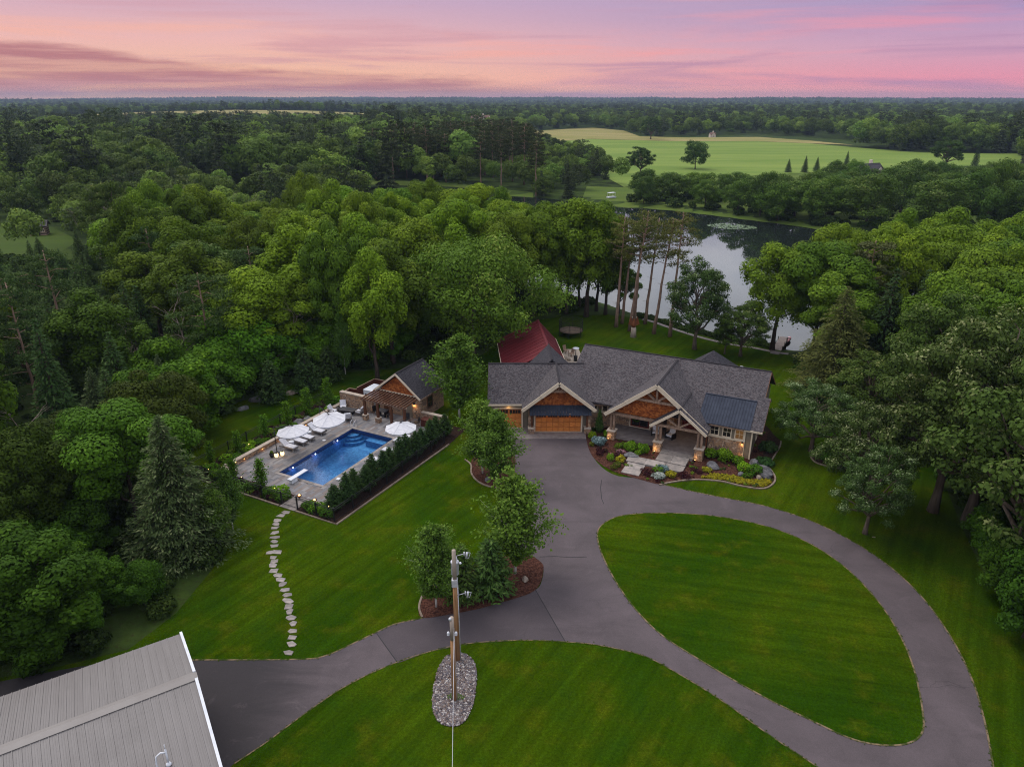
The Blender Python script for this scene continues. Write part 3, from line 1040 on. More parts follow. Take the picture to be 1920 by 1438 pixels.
PATCH = [(-9.07, 37.96), (-7.99, 38.84), (-6.17, 39.43), (-4.07, 39.87), (-2.24, 40.42), (0, 41.39), (1.71, 42.46), (3.51, 37.15), (0.7, 37.3), (-2.8, 37), (-5.51, 36.18), (-7.23, 35.24)]
sheet('driveway_patch', PATCH, 0.026, M['asphalt_new'], 'darker newer band of asphalt across the side drive')


def strip_line(name, pts, w, z0, z1, mat, label, kind='structure'):
    mb = MB()
    edging_strip(mb, pts, z0, z1, w)
    return tag(mb.build(name, mat), label, None, None, kind)


for pts, lab in (([(1.71, 42.46), (3.51, 37.15)], 'dark seam where the old and new asphalt meet'), ([(-9.07, 37.96), (-7.23, 35.24)], 'dark seam at the left end of the newer asphalt'),
                 ([(2.17, 46.49), (3.33, 46.56), (4.57, 46.42), (5.83, 46.49)], 'thin crack across the drive beside the birches'),
                 ([(8.4, 58.53), (8.13, 57.05), (8.01, 55.18), (8.09, 54.28)], 'short crack in the drive near the steps')):
    strip_line('asphalt_crack', pts, 0.06, 0.021, 0.030, M['tar'], lab)
# narrow earth edge where lawn meets the asphalt
verge = [DRIVE[i] for i in range(len(DRIVE))]
strip_line('island_verge', ISLAND + [ISLAND[0]], 0.10, 0.01, 0.046, M['verge'], 'thin tan dirt edge round the teardrop lawn')
i0 = 24
RIGHT_EDGE = smooth_poly([(25.75, 27.69), (27.15, 30.71), (28.36, 33.99), (29.18, 37.8), (29.39, 42.22), (28.41, 46.7), (25.93, 50.9), (22.44, 53.83), (17.81, 55.82), (13.85, 57.73)], 4, False)
strip_line('drive_verge', RIGHT_EDGE, 0.10, 0.0, 0.034, M['verge'], 'thin tan dirt edge on the outer side of the loop')
LOW_EDGE = smooth_poly([(-14.93, 27.92), (-13.64, 29.29), (-12.32, 30.94), (-10.35, 33.14), (-8.05, 34.88), (-5.51, 36.18), (-2.8, 37), (0.7, 37.3), (3.51, 37.15), (5.59, 36.85), (8.24, 35.99), (10.02, 34.65), (12.39, 32.31), (14.2, 30.08), (15.69, 28.42), (16.9, 27.14)], 4, False)
strip_line('drive_verge', LOW_EDGE, 0.07, 0.0, 0.034, M['verge'], 'thin dirt edge along the front lawn')
UP_EDGE = smooth_poly([(-6.17, 39.43), (-7.99, 38.84), (-9.27, 37.9), (-10.8, 36.71), (-11.99, 35.89), (-13.61, 35.57), (-20.4, 35.52)], 4, False)
strip_line('drive_verge', UP_EDGE, 0.10, 0.0, 0.034, M['verge'], 'thin dirt edge along the lawn by the stepping stones')

# garage apron in concrete, one slab per bay
mb = MB()
for k, (x0, x1, y0, y1) in enumerate([(-2.0, 1.55, 67.35, 69.9), (1.6, 3.4, 67.3, 68.95), (3.43, 5.25, 67.3, 68.95), (5.28, 7.1, 67.3, 68.95), (7.13, 8.4, 67.3, 68.95)]):
    pass
ap = tag(MB().box(-2.2, 8.6, 67.2, 70.0, -0.1, 0.03).build('garage_apron', M['concrete']), 'concrete apron in front of the garage doors', None, None, 'structure')
for (x0, x1, y0, y1) in [(-2.1, 1.55, 67.3, 69.9), (1.6, 3.4, 67.3, 68.95), (3.43, 5.25, 67.3, 68.95), (5.28, 7.1, 67.3, 68.95), (7.13, 8.5, 67.3, 68.95)]:
    MB().box(x0, x1, y0, y1, 0.0, 0.045).build('slab', M['concrete'], ap)

# mulch beds with their edging
BED_A = smooth_poly([(-4.03, 61.89), (-3.87, 59.76), (-3.19, 58.23), (-2.06, 57.25), (-0.68, 56.96), (0.1, 58.03), (0.31, 60.6), (0.11, 63.93), (-1.9, 64.51), (-3.5, 63.93)], 4)
BED_B = smooth_poly([(-6.54, 40.7), (-6.22, 42.52), (-5.1, 43.89), (-3.24, 44.86), (-1.24, 46.21), (1.05, 46.77), (2.3, 45.66), (2.33, 44.41), (2.04, 43.08), (1.35, 42.1), (-0.38, 41.22), (-2.24, 40.42), (-4.25, 39.81), (-6.18, 39.48)], 4)
sheet('mulch_bed', BED_A, 0.05, M['mulch'], 'kidney shaped bark mulch bed beside the garage drive')
sheet('mulch_bed', BED_B, 0.05, M['mulch'], 'bark mulch bed at the fork of the drive')
strip_line('bed_edging', smooth_poly([(-4.65, 62.56), (-4.01, 61.46), (-3.87, 59.76), (-3.19, 58.23), (-2.06, 57.25), (-0.68, 56.96)], 5, False), 0.14, 0.0, 0.10, M['kerb'], 'concrete edging of the bed beside the garage drive')
strip_line('bed_edging', smooth_poly([(-6.18, 39.48), (-6.54, 40.7), (-6.22, 42.52), (-5.1, 43.89), (-3.24, 44.86)], 5, False), 0.14, 0.0, 0.10, M['kerb'], 'concrete edging at the left end of the fork bed')
BED_C = smooth_poly([(7.83, 68.22), (7.81, 65.11), (8.24, 62.56), (9.72, 60.17), (12.47, 58.33), (13.65, 57.73), (14.8, 58.03), (17.01, 58.53), (19.43, 58.23), (21.15, 57.34), (22.87, 56.86), (24.02, 57.54), (24.8, 58.93), (24.84, 61.02), (24.72, 62.56)], 4, False) + [(27.47, 68.87), (20.94, 70.21), (11.14, 70.89)]
sheet('garden_bed', BED_C, 0.05, M['mulch'], 'bark mulch garden in front of the porch')
strip_line('bed_edging', smooth_poly([(13.62, 57.54), (14.8, 58.03), (17.01, 58.53), (19.43, 58.23), (21.15, 57.34), (22.87, 56.86), (24.02, 57.54), (24.8, 58.93), (24.84, 61.02), (24.72, 62.56)], 5, False), 0.16, 0.0, 0.12, M['kerb'], 'curved concrete edging round the flower garden')
BED_D = smooth_poly([(24.72, 62.56), (24.99, 61.46), (26.26, 63.35), (27.49, 65.35), (28.03, 66.57), (27.82, 68.22), (27.8, 70.21), (27.04, 70.21)], 3)
sheet('garden_bed', BED_D, 0.045, M['mulch_dark'], 'dark mulch strip along the side wall of the house')
strip_line('bed_edging', smooth_poly([(24.92, 61.24), (26.26, 63.35), (27.49, 65.35), (28.03, 66.57)], 5, False), 0.14, 0.0, 0.10, M['kerb'], 'concrete edging of the side bed')
BED_E = smooth_poly([(29.8, 63.13), (30.39, 63.81), (31.98, 63.24), (33.51, 61.89), (33.45, 60.6), (32.42, 60.6), (30.84, 61.13), (29.85, 61.89)], 4)
sheet('mulch_bed', BED_E, 0.045, M['mulch_dark'], 'small dark bed under the oaks right of the house')
strip_line('bed_edging', smooth_poly([(30.39, 63.81), (29.8, 63.13), (29.85, 61.89), (30.84, 61.13), (32.42, 60.6)], 5, False), 0.14, 0.0, 0.09, M['kerb'], 'edging of the bed under the oaks')
# lakeside path
strip_line('lake_path', smooth_poly([(21.17, 110.75), (22.62, 109.27), (25, 105.58), (28, 101.59), (31.17, 98.59), (34.46, 96.67), (36.89, 94.82), (38.68, 93.92)], 4, False), 0.7, -0.3, 0.05, M['concrete'], 'narrow gravel path along the lake bank')


# ------------------------------------------------------------------ the house
house = thing('house', 'long stone and cedar house with grey shingle roofs, cream gable trim and a timber porch', 'house', (8.37, 77.32, 0), R(-25.9))
TH = R(-25.9)
_c, _s = math.cos(TH), math.sin(TH)


def HL(x, y, z=0.0):
    """world point to house coordinates: x along the main ridge, y away from the yard"""
    dx, dy = x - 8.37, y - 77.32
    return (dx * _c + dy * _s, -dx * _s + dy * _c, z)


def W2(pts):
    return [HL(*p) for p in pts]


def roof(name, planes, mat, t=0.16, parent=house):
    mb = MB()
    for p in planes:
        mb.slab(p, t)
    return mb.build(name, mat, parent)


def ridge_caps(lines, parent=house):
    mb = MB()
    for a, b in lines:
        mb.beam(a, b, 0.20, 0.05)
    return mb.build('ridge_cap', M['ridge'], parent)


def fascia(a, b, h=0.3, t=0.06, parent=house, mat=None, name='fascia'):
    return MB().beam(a, b, t, h).build(name, mat or M['trim'], parent)


def window(p, d, n, w, h, parent=house, cols=2, rows=2, frame=0.10, glow=False, name='window', fmat=None):
    """p: lower left corner, d: direction along the wall, n: outward normal. window > frame bars are part of it, pane is a sub-part"""
    p, d, n = Vector(p), Vector(d).normalized(), Vector(n).normalized()
    up = Vector((0, 0, 1))
    mb = MB()
    f = frame

    def bar(u0, u1, v0, v1, o0=0.0, o1=0.06):
        q = [p + d * u0 + up * v0 + n * o0, p + d * u1 + up * v0 + n * o0, p + d * u1 + up * v1 + n * o0, p + d * u0 + up * v1 + n * o0]
        mb.plate(q, n * (o1 - o0))
    bar(-f, 0, -f, h + f)
    bar(w, w + f, -f, h + f)
    bar(0, w, h, h + f)
    bar(0, w, -f, 0, 0, 0.09)
    for i in range(1, cols):
        bar(w * i / cols - 0.02, w * i / cols + 0.02, 0, h, 0, 0.035)
    for j in range(1, rows):
        bar(0, w, h * j / rows - 0.02, h * j / rows + 0.02, 0, 0.03)
    o = mb.build(name, fmat or M['trim'], parent)
    g = MB()
    q = [p + n * 0.012, p + d * w + n * 0.012, p + d * w + up * h + n * 0.012, p + up * h + n * 0.012]
    g.plate(q, n * 0.006)
    g.build('pane', M['warm_room'] if glow else M['glass'], o)
    return o


# ---- garage wing (square to the view)
GZ, GE = 6.0, 3.0                         # ridge and eave heights
gy_r, gy_f, gy_b = 73.9, 69.45, 78.35     # ridge, front eave, back eave lines
gx0, gx1 = -2.62, 11.2
roof('garage_roof', [W2([(gx0, gy_f, GE), (gx1, gy_f, GE), (gx1, gy_r, GZ), (gx0, gy_r, GZ)]),
                     W2([(gx0, gy_r, GZ), (gx1 - 2, gy_r, GZ), (gx1 - 2, gy_b, GE), (gx0, gy_b, GE)])], M['shingle'])
MB().prism([HL(x, y)[:2] for x, y in [(-2.2, 70.0), (1.7, 70.0), (1.7, 77.9), (-2.2, 77.9)]], 0, 2.85).build('garage_wall', M['siding'], house)
MB().plate([HL(-2.2, 70.3, 2.86), HL(-2.2, 77.6, 2.86), HL(-2.2, 73.9, 5.6)], Vector(HL(8.37 + 0.2, 77.32))).build('gable_wall', M['siding'], house)
fascia(HL(gx0, gy_f, GE - 0.10), HL(1.3, gy_f, GE - 0.10), 0.2, 0.06)
fascia(HL(8.6, gy_f, GE - 0.10), HL(10.6, gy_f, GE - 0.10), 0.18, 0.06, mat=M['timber'])
# forward gable over the double door
gpx, gpz = 4.88, 6.05
gl_, gr_, gez = 1.05, 8.75, 3.02
gfy = 67.95
roof('garage_gable_roof', [W2([(gl_, gfy, gez), (gl_, gy_f + 0.6, gez), (gpx, gy_r + 0.1, gpz), (gpx, gfy, gpz)]),
                           W2([(gr_, gfy, gez), (gpx, gfy, gpz), (gpx, gy_r + 0.1, gpz), (gr_, gy_f + 0.6, gez)])], M['shingle'])
MB().prism([HL(x, y)[:2] for x, y in [(1.75, 69.02), (8.05, 69.02), (8.05, 73.0), (1.75, 73.0)]], 0, 3.0).build('garage_front_wall', M['siding'], house)
gw = MB().plate([HL(1.6, 69.0, 3.0), HL(8.2, 69.0, 3.0), HL(8.2, 69.0, 3.25), HL(gpx, 69.0, 5.8), HL(1.6, 69.0, 3.25)], Vector(HL(8.37, 77.32 + 0.15))).build('gable_wall', M['shake'], house)
# rake boards: the upper pair stands proud of the lower pair
for sgn, ex in ((-1, gl_), (1, gr_)):
    a = Vector((ex, gfy - 0.05, gez - 0.14))
    b = Vector((gpx, gfy - 0.05, gpz - 0.14))
    fascia(HL(*a), HL(*b), 0.34, 0.07)
    m_ = a.lerp(b, 0.52)
    fascia(HL(m_.x, m_.y - 0.08, m_.z + 0.04), HL(gpx, gfy - 0.13, gpz - 0.10), 0.40, 0.07)
MB().beam(HL(3.75, 68.25, 4.95), HL(6.05, 68.25, 4.95), 0.16, 0.2).build('truss_beam', M['timber'], house)
MB().beam(HL(gpx, 68.25, 5.02), HL(gpx, 68.25, 5.75), 0.14, 0.14).build('truss_post', M['timber'], house)
for s in (-1, 1):
    MB().beam(HL(gpx + s * 0.12, 68.25, 5.02), HL(gpx + s * 0.62, 68.25, 5.42), 0.10, 0.12).build('truss_brace', M['timber'], house)
# standing seam awning above the double door, panel by panel
aw0, aw1 = 1.85, 8.35
npan = 20
me_aw = None
for i in range(npan):
    x0 = aw0 + (aw1 - aw0) * i / npan
    x1 = aw0 + (aw1 - aw0) * (i + 1) / npan
    mb = MB()
    mb.slab([HL(x0, 67.85, 2.42), HL(x1 - 0.012, 67.85, 2.42), HL(x1 - 0.012, 68.98, 3.12), HL(x0, 68.98, 3.12)], 0.05)
    mb.beam(HL(x0 + 0.02, 67.85, 2.43), HL(x0 + 0.02, 68.98, 3.13), 0.03, 0.04)
    mb.build('seam_panel', M['metal_roof'], house)
for x in (1.95, 8.1):
    MB().beam(HL(x, 68.9, 1.9), HL(x, 67.95, 2.36), 0.12, 0.14).build('awning_bracket', M['timber'], house)


def garage_door(x0, x1, y, cols, wins):
    w = x1 - x0
    h = 2.25
    d = MB()
    d.plate([HL(x0, y, 0.03), HL(x1, y, 0.03), HL(x1, y, h), HL(x0, y, h)], Vector(HL(8.37, 77.32 + 0.05)))
    o = d.build('garage_door', M['door_groove'], house)
    rows = 4
    ph = (h - 0.1) / rows
    for r_ in range(rows - 1):
        for c_ in range(cols):
            a = x0 + w * c_ / cols + 0.035
            b = x0 + w * (c_ + 1) / cols - 0.035
            z0 = 0.09 + ph * r_
            MB().plate([HL(a, y - 0.035, z0), HL(b, y - 0.035, z0), HL(b, y - 0.035, z0 + ph - 0.09), HL(a, y - 0.035, z0 + ph - 0.09)], Vector(HL(8.37, 77.32 + 0.03))).build('panel', M['door_wood'], o)
    z0 = 0.09 + ph * (rows - 1)
    for c_ in range(wins):
        a = x0 + w * c_ / wins + 0.10
        b = x0 + w * (c_ + 1) / wins - 0.10
        MB().plate([HL(a, y - 0.02, z0 + 0.02), HL(b, y - 0.02, z0 + 0.02), HL(b, y - 0.02, z0 + ph - 0.12), HL(a, y - 0.02, z0 + ph - 0.12)], Vector(HL(8.37, 77.32 + 0.01))).build('door_window', M['dark'], o)
        for q in (1, 2, 3):
            xx = a + (b - a) * q / 4
            MB().beam(HL(xx, y - 0.035, z0 + 0.02), HL(xx, y - 0.035, z0 + ph - 0.12), 0.03, 0.02, up=(1, 0, 0)).build('window_bar', M['door_wood'], o)
    fr = MB()
    fr.plate([HL(x0 - 0.16, y - 0.06, 0.03), HL(x0, y - 0.06, 0.03), HL(x0, y - 0.06, h + 0.16), HL(x0 - 0.16, y - 0.06, h + 0.16)], Vector(HL(8.37, 77.32 + 0.06)))
    fr.plate([HL(x1, y - 0.06, 0.03), HL(x1 + 0.16, y - 0.06, 0.03), HL(x1 + 0.16, y - 0.06, h + 0.16), HL(x1, y - 0.06, h + 0.16)], Vector(HL(8.37, 77.32 + 0.06)))
    fr.plate([HL(x0, y - 0.06, h), HL(x1, y - 0.06, h), HL(x1, y - 0.06, h + 0.16), HL(x0, y - 0.06, h + 0.16)], Vector(HL(8.37, 77.32 + 0.06)))
    fr.plate([HL(x0 - 0.16, y - 0.16, 0.0), HL(x1 + 0.16, y - 0.16, 0.0), HL(x1 + 0.16, y - 0.16, 0.06), HL(x0 - 0.16, y - 0.16, 0.06)], Vector(HL(8.37, 77.32 + 0.12)))
    fr.build('door_frame', M['trim'], o)
    return o


garage_door(2.5, 7.36, 68.98, 8, 4)['label'] = 'wide amber double garage door'
garage_door(-1.72, 1.02, 69.96, 4, 2)['label'] = 'narrow amber garage door'
# stone piers beside the double door
for x in (1.75, 7.72):
    mb = MB()
    mb.prism([HL(a, b)[:2] for a, b in [(x, 68.3), (x + 0.62, 68.3), (x + 0.62, 69.0), (x, 69.0)]], 0, 0.62)
    o = mb.build('stone_pier', M['stone'], house)
    MB().prism([HL(a, b)[:2] for a, b in [(x - 0.06, 68.22), (x + 0.68, 68.22), (x + 0.68, 69.0), (x - 0.06, 69.0)]], 0.622, 0.72).build('pier_cap', M['stone_cap'], o)
    MB().prism([HL(a, b)[:2] for a, b in [(x + (0.0 if x < 4 else 0.36), 68.66), (x + (0.26 if x < 4 else 0.62), 68.66), (x + (0.26 if x < 4 else 0.62), 69.0), (x + (0.0 if x < 4 else 0.36), 69.0)]], 0.73, 2.75).build('stone_column', M['stone'], o)
    MB().beam(HL(x + (0.36 if x < 4 else 0.26), 68.6, 0.73), HL(x + (0.36 if x < 4 else 0.26), 68.6, 2.35), 0.16, 0.16, up=(1, 0, 0)).build('timber_post', M['post_wood'], o)
# link wall right of the garage: stone below, windows above
MB().prism([HL(x, y)[:2] for x, y in [(8.08, 70.0), (11.6, 70.0), (11.6, 70.5), (8.08, 70.5)]], 0, 1.75).build('stone_wall', M['stone'], house)
MB().prism([HL(x, y)[:2] for x, y in [(8.08, 70.06), (11.6, 70.06), (11.6, 70.5), (8.08, 70.5)]], 1.76, 2.9).build('link_wall', M['siding'], house)
MB().prism([HL(x, y)[:2] for x, y in [(8.08, 69.96), (11.6, 69.96), (11.6, 70.06), (8.08, 70.06)]], 1.752, 1.84).build('sill_course', M['stone_cap'], house)
_dx = Vector(HL(9.37, 77.32))
_dn = Vector(HL(8.37, 76.32))
window(HL(8.35, 70.05, 1.95), _dx, _dn, 0.75, 0.75, cols=1, rows=1)
window(HL(9.75, 70.05, 1.95), _dx, _dn, 0.5, 0.75, cols=1, rows=1)
MB().beam(HL(9.45, 69.9, 0.0), HL(9.45, 69.9, 2.9), 0.10, 0.10, up=(1, 0, 0)).build('downpipe', M['rust'], house)

# ---- main wing (house coordinates: u, v with the yard at negative v)
MZ, ME, MW, ML = 7.1, 3.3, 7.0, 20.45
roof('main_roof', [[(0, -MW, ME), (ML + 0.0, -MW, ME), (ML, 0, MZ), (0, 0, MZ)], [(0, 0, MZ), (ML, 0, MZ), (ML, MW, ME), (0, MW, ME)]], M['shingle'])
# the lower part of the slope steps out past the upper gable end
f0 = 0.45
zs = MZ - (MZ - ME) * f0
roof('lower_roof', [[(ML - 0.35, -MW, ME + 0.012), (ML + 0.5, -MW, ME + 0.012), (ML + 0.5, -MW * f0, zs + 0.012), (ML - 0.35, -MW * f0, zs + 0.012)],
                    [(ML - 0.3, -MW * f0, zs + 0.008), (ML + 0.5, -MW * f0, zs + 0.008), (ML + 0.5, -MW * f0 + 1.6, zs - 0.85), (ML - 0.3, -MW * f0 + 1.6, zs - 0.85)]], M['shingle'])
MB().prism([(0.6, -3.2), (16.0, -3.2), (16.0, 6.5), (0.6, 6.5)], 0, 3.25).build('main_wall', M['stone'], house)
MB().prism([(16.0, -6.6), (20.0, -6.6), (20.0, 6.5), (16.0, 6.5)], 0, 3.2).build('end_wall', M['siding'], house)
MB().plate([(20.0, -6.3, 3.21), (20.0, 6.3, 3.21), (20.0, 0, 6.75)], (-0.15, 0, 0)).build('gable_wall', M['siding'], house)
fascia((ML, -MW, ME - 0.12), (ML, 0, MZ - 0.12), 0.22, 0.05, mat=M['post_wood'])
fascia((ML, MW, ME - 0.12), (ML, 0, MZ - 0.12), 0.22, 0.05, mat=M['post_wood'])
fascia((ML + 0.5, -MW, ME - 0.12), (ML + 0.5, -MW * f0, zs - 0.12), 0.22, 0.05, mat=M['post_wood'])
fascia((19.2, -MW - 0.02, ME - 0.1), (ML + 0.5, -MW - 0.02, ME - 0.1), 0.18, 0.05)
fascia((15.9, -MW - 0.05, ME - 0.12), (19.2, -MW - 0.05, ME - 0.12), 0.14, 0.05, mat=M['timber'])
# blue standing seam panels laid over the porch-side slope
m0, m1 = 14.7, 19.8
np2 = 18
sl = (MZ - ME) / MW
for i in range(np2):
    u0 = m0 + (m1 - m0) * i / np2
    u1 = m0 + (m1 - m0) * (i + 1) / np2
    mb = MB()
    yt = -3.85
    mb.slab([(u0, -MW - 0.1, ME + 0.03), (u1 - 0.012, -MW - 0.1, ME + 0.03), (u1 - 0.012, yt, MZ + sl * yt + 0.07), (u0, yt, MZ + sl * yt + 0.07)], 0.05)
    mb.beam((u0 + 0.02, -MW - 0.1, ME + 0.035), (u0 + 0.02, yt, MZ + sl * yt + 0.075), 0.03, 0.04)
    mb.build('seam_panel', M['metal_roof'], house)
MB().beam((m0, -3.83, MZ - sl * 3.83 + 0.10), (m1, -3.83, MZ - sl * 3.83 + 0.10), 0.14, 0.06).build('roof_flashing', M['metal_roof'], house)
# right hand front wall: stone dado, cream sill, three windows
MB().prism([(15.9, -6.78), (19.35, -6.78), (19.35, -6.62), (15.9, -6.62)], 0, 1.85).build('stone_wall', M['stone'], house)
MB().prism([(15.85, -6.86), (19.42, -6.86), (19.42, -6.62), (15.85, -6.62)], 1.852, 1.95).build('sill_course', M['trim'], house)
for k, u in enumerate((16.05, 17.25, 18.45)):
    window((u, -6.62, 2.05), (1, 0, 0), (0, -1, 0), 0.72, 0.95, glow=(k == 2), fmat=M['trim'])
for u in (19.33, 20.0):
    MB().beam((u, -6.68, 0), (u, -6.68, 3.1), 0.14, 0.14, up=(1, 0, 0)).build('corner_board', M['trim'], house)
MB().beam((15.75, -6.8, 0.0), (15.75, -6.8, 3.2), 0.10, 0.10, up=(1, 0, 0)).build('downpipe', M['rust'], house)
window((20.01, -3.0, 0.6), (0, 1, 0), (1, 0, 0), 0.9, 1.7)
MB().box(20.02, 20.1, -1.2, -0.2, 0.1, 2.2).build('side_door', M['red_door'], house)

# ---- porch gable
PU, PZ, PF = 10.75, 6.95, -8.5
pl, pr, pez = 5.5, 16.0, 2.95
roof('porch_roof', [[(pl, PF, pez), (PU, PF, PZ), (PU, -0.1, PZ), (pl, -3.0, pez)], [(pr, PF, pez), (pr, -3.0, pez), (PU, -0.1, PZ), (PU, PF, PZ)]], M['shingle'])
for ex in (pl, pr):
    a = Vector((ex, PF - 0.05, pez - 0.12))
    b = Vector((PU, PF - 0.05, PZ - 0.12))
    fascia(a, b, 0.36, 0.07)
    m_ = a.lerp(b, 0.42)
    fascia((m_.x, m_.y - 0.08, m_.z + 0.05), (PU, PF - 0.13, PZ - 0.07), 0.42, 0.07)
MB().plate([(6.1, -7.75, 3.0), (10.6, -7.75, 3.0), (13.15, -7.75, 4.86), (PU, -7.75, 6.7), (6.1, -7.75, 3.25)], (0, 0.15, 0)).build('gable_wall', M['shake'], house)
for a, b, w_, nm in (((8.6, -8.2, 5.05), (12.9, -8.2, 5.05), 0.22, 'truss_beam'), ((PU, -8.2, 5.15), (PU, -8.2, 6.6), 0.2, 'truss_post'), ((PU - 0.15, -8.2, 5.2), (PU - 1.1, -8.2, 5.95), 0.2, 'truss_brace'),
                     ((PU + 0.15, -8.2, 5.2), (PU + 1.1, -8.2, 5.95), 0.2, 'truss_brace'), ((5.9, -8.05, 2.9), (11.2, -8.05, 2.9), 0.24, 'porch_beam')):
    MB().beam(a, b, w_, w_).build(nm, M['timber'], house)
# ---- entry gable in front of it
EU, EZ, EF = 13.3, 5.05, -9.2
el, er, eez = 10.5, 16.1, 2.92
roof('entry_roof', [[(el, EF, eez), (EU, EF, EZ), (EU, -4.2, EZ), (el, -6.4, eez)], [(er, EF, eez), (er, -5.6, eez), (EU, -4.2, EZ), (EU, EF, EZ)]], M['shingle'])
for ex in (el, er):
    fascia((ex, EF - 0.05, eez - 0.10), (EU, EF - 0.05, EZ - 0.10), 0.26, 0.07)
for a, b, w_, nm in (((10.9, -8.95, 3.0), (15.7, -8.95, 3.0), 0.22, 'truss_beam'), ((EU, -8.95, 3.1), (EU, -8.95, 4.75), 0.18, 'truss_post'), ((EU - 0.1, -8.95, 3.15), (EU - 1.3, -8.95, 3.95), 0.16, 'truss_brace'),
                     ((EU + 0.1, -8.95, 3.15), (EU + 1.3, -8.95, 3.95), 0.16, 'truss_brace'), ((11.3, -8.9, 2.95), (11.3, -6.4, 2.95), 0.2, 'porch_beam'), ((15.55, -8.9, 2.95), (15.55, -6.7, 2.95), 0.2, 'porch_beam')):
    MB().beam(a, b, w_, w_).build(nm, M['timber'], house)
# columns: stone base, cap, pair of timber posts
for (u, v, hb, posts) in ((6.25, -8.05, 0.95, ((-0.14, 0.0), (0.16, 0.05))), (11.35, -8.75, 1.1, ((-0.2, -0.05), (0.18, 0.1), (0.05, 0.2))), (15.5, -8.85, 1.25, ((-0.2, -0.1), (0.16, -0.1), (0.0, 0.18)))):
    o = MB().cbox(u, v, 0.82, 0.82, 0, hb, 0, 0.93).build('stone_column', M['stone'], house)
    MB().cbox(u, v, 0.96, 0.96, hb + 0.002, hb + 0.1).build('column_cap', M['stone_cap'], o)
    for a, b in posts:
        MB().cbox(u + a, v + b, 0.19, 0.19, hb + 0.1, 2.86).build('timber_post', M['timber'], o)
# porch floor and recessed front
MB().prism([(5.9, -8.0), (11.6, -8.0), (11.6, -8.7), (15.7, -8.7), (15.7, -3.0), (5.9, -3.0)], 0, 0.36).build('porch_floor', M['concrete'], house)
MB().prism([(5.6, -5.05), (10.7, -5.05), (10.7, -3.0), (5.6, -3.0)], 0.3, 3.1).build('stone_wall', M['stone'], house)
window((7.5, -5.05, 0.62), (1, 0, 0), (0, -1, 0), 1.75, 1.75, cols=2, rows=1, frame=0.14, fmat=M['red_door'])
MB().box(7.2, 9.55, -5.14, -5.06, 0.40, 0.50).build('window_sill', M['trim'], house)
for u in (7.22, 9.42):
    MB().box(u, u + 0.12, -5.13, -5.06, 0.5, 2.6).build('window_trim', M['trim'], house)
dr = MB().box(12.5, 14.9, -3.32, -3.21, 0.42, 2.6).build('entry_door', M['red_door'], house)
for k in range(4):
    MB().box(12.62 + k * 0.58, 13.08 + k * 0.58, -3.36, -3.325, 0.6, 1.25).build('panel', M['red_door'], dr)
    MB().box(12.62 + k * 0.58, 13.08 + k * 0.58, -3.35, -3.325, 1.4, 2.45).build('door_pane', M['glass'], dr)
MB().box(12.3, 15.1, -3.4, -3.21, 0.365, 0.45).build('threshold', M['trim'], house)
MB().cbox(11.6, -4.6, 0.7, 0.7, 0.36, 2.9).build('stone_column', M['stone'], house)

# ---- ridges
ridge_caps([(HL(gx0, gy_r, GZ + 0.02), HL(8.0, gy_r, GZ + 0.02)), (HL(gpx, gfy, gpz + 0.02), HL(gpx, gy_r, gpz + 0.02)), ((0, 0, MZ + 0.02), (ML, 0, MZ + 0.02)),
            ((PU, PF, PZ + 0.02), (PU, -0.2, PZ + 0.02)), ((EU, EF, EZ + 0.02), (EU, -4.3, EZ + 0.02))])
# ---- back hip over the sun room
c0 = (13.3, 6.7)
hz, he, hs = 6.25, 3.4, 3.1
pts = [(c0[0] - hs, c0[1] - hs, he), (c0[0] + hs, c0[1] - hs, he), (c0[0] + hs, c0[1] + hs, he), (c0[0] - hs, c0[1] + hs, he)]
mb = MB()
mb.add(pts + [(c0[0], c0[1], hz)], [(0, 1, 4), (1, 2, 4), (2, 3, 4), (3, 0, 4), (3, 2, 1, 0)])
mb.build('hip_roof', M['shingle_dark'], house)
MB().box(c0[0] - 2.6, c0[0] + 2.6, c0[1] - 2.6, c0[1] + 2.6, 0, 3.38).build('sun_room_wall', M['stone'], house)
MB().lathe([(0.11, 0), (0.11, 0.5), (0.2, 0.52), (0.2, 0.6), (0.02, 0.66)], (17.2, 1.6, 6.0), 12).build('vent_pipe', M['galv'], house)
MB().lathe([(0.06, 0), (0.06, 0.45)], (2.0, 4.0, 4.8), 8).build('vent_pipe', M['galv'], house)
# ---- wall lamps (lit)


def lamp_fixture(p, name='wall_lamp', r=0.07, parent=house, power=0.0):
    o = MB().lathe([(r * 0.9, -0.1), (r * 1.2, 0.08), (r * 0.5, 0.14)], p, 8).build(name, M['black'], parent)
    MB().lathe([(r * 0.2, -0.19), (r * 0.85, -0.17), (r * 0.85, -0.11), (r * 0.2, -0.10)], p, 8).build('bulb', M['bulb'], o)
    if power:
        l = bpy.data.lights.new('lamp_light', 'POINT')
        l.energy = power
        l.color = (1.0, 0.58, 0.22)
        l.shadow_soft_size = 0.06
        lo = bpy.data.objects.new('lamp_light', l)
        C.objects.link(lo)
        lo.parent = o
        lo.location = (p[0], p[1], p[2] - 0.28)
    return o


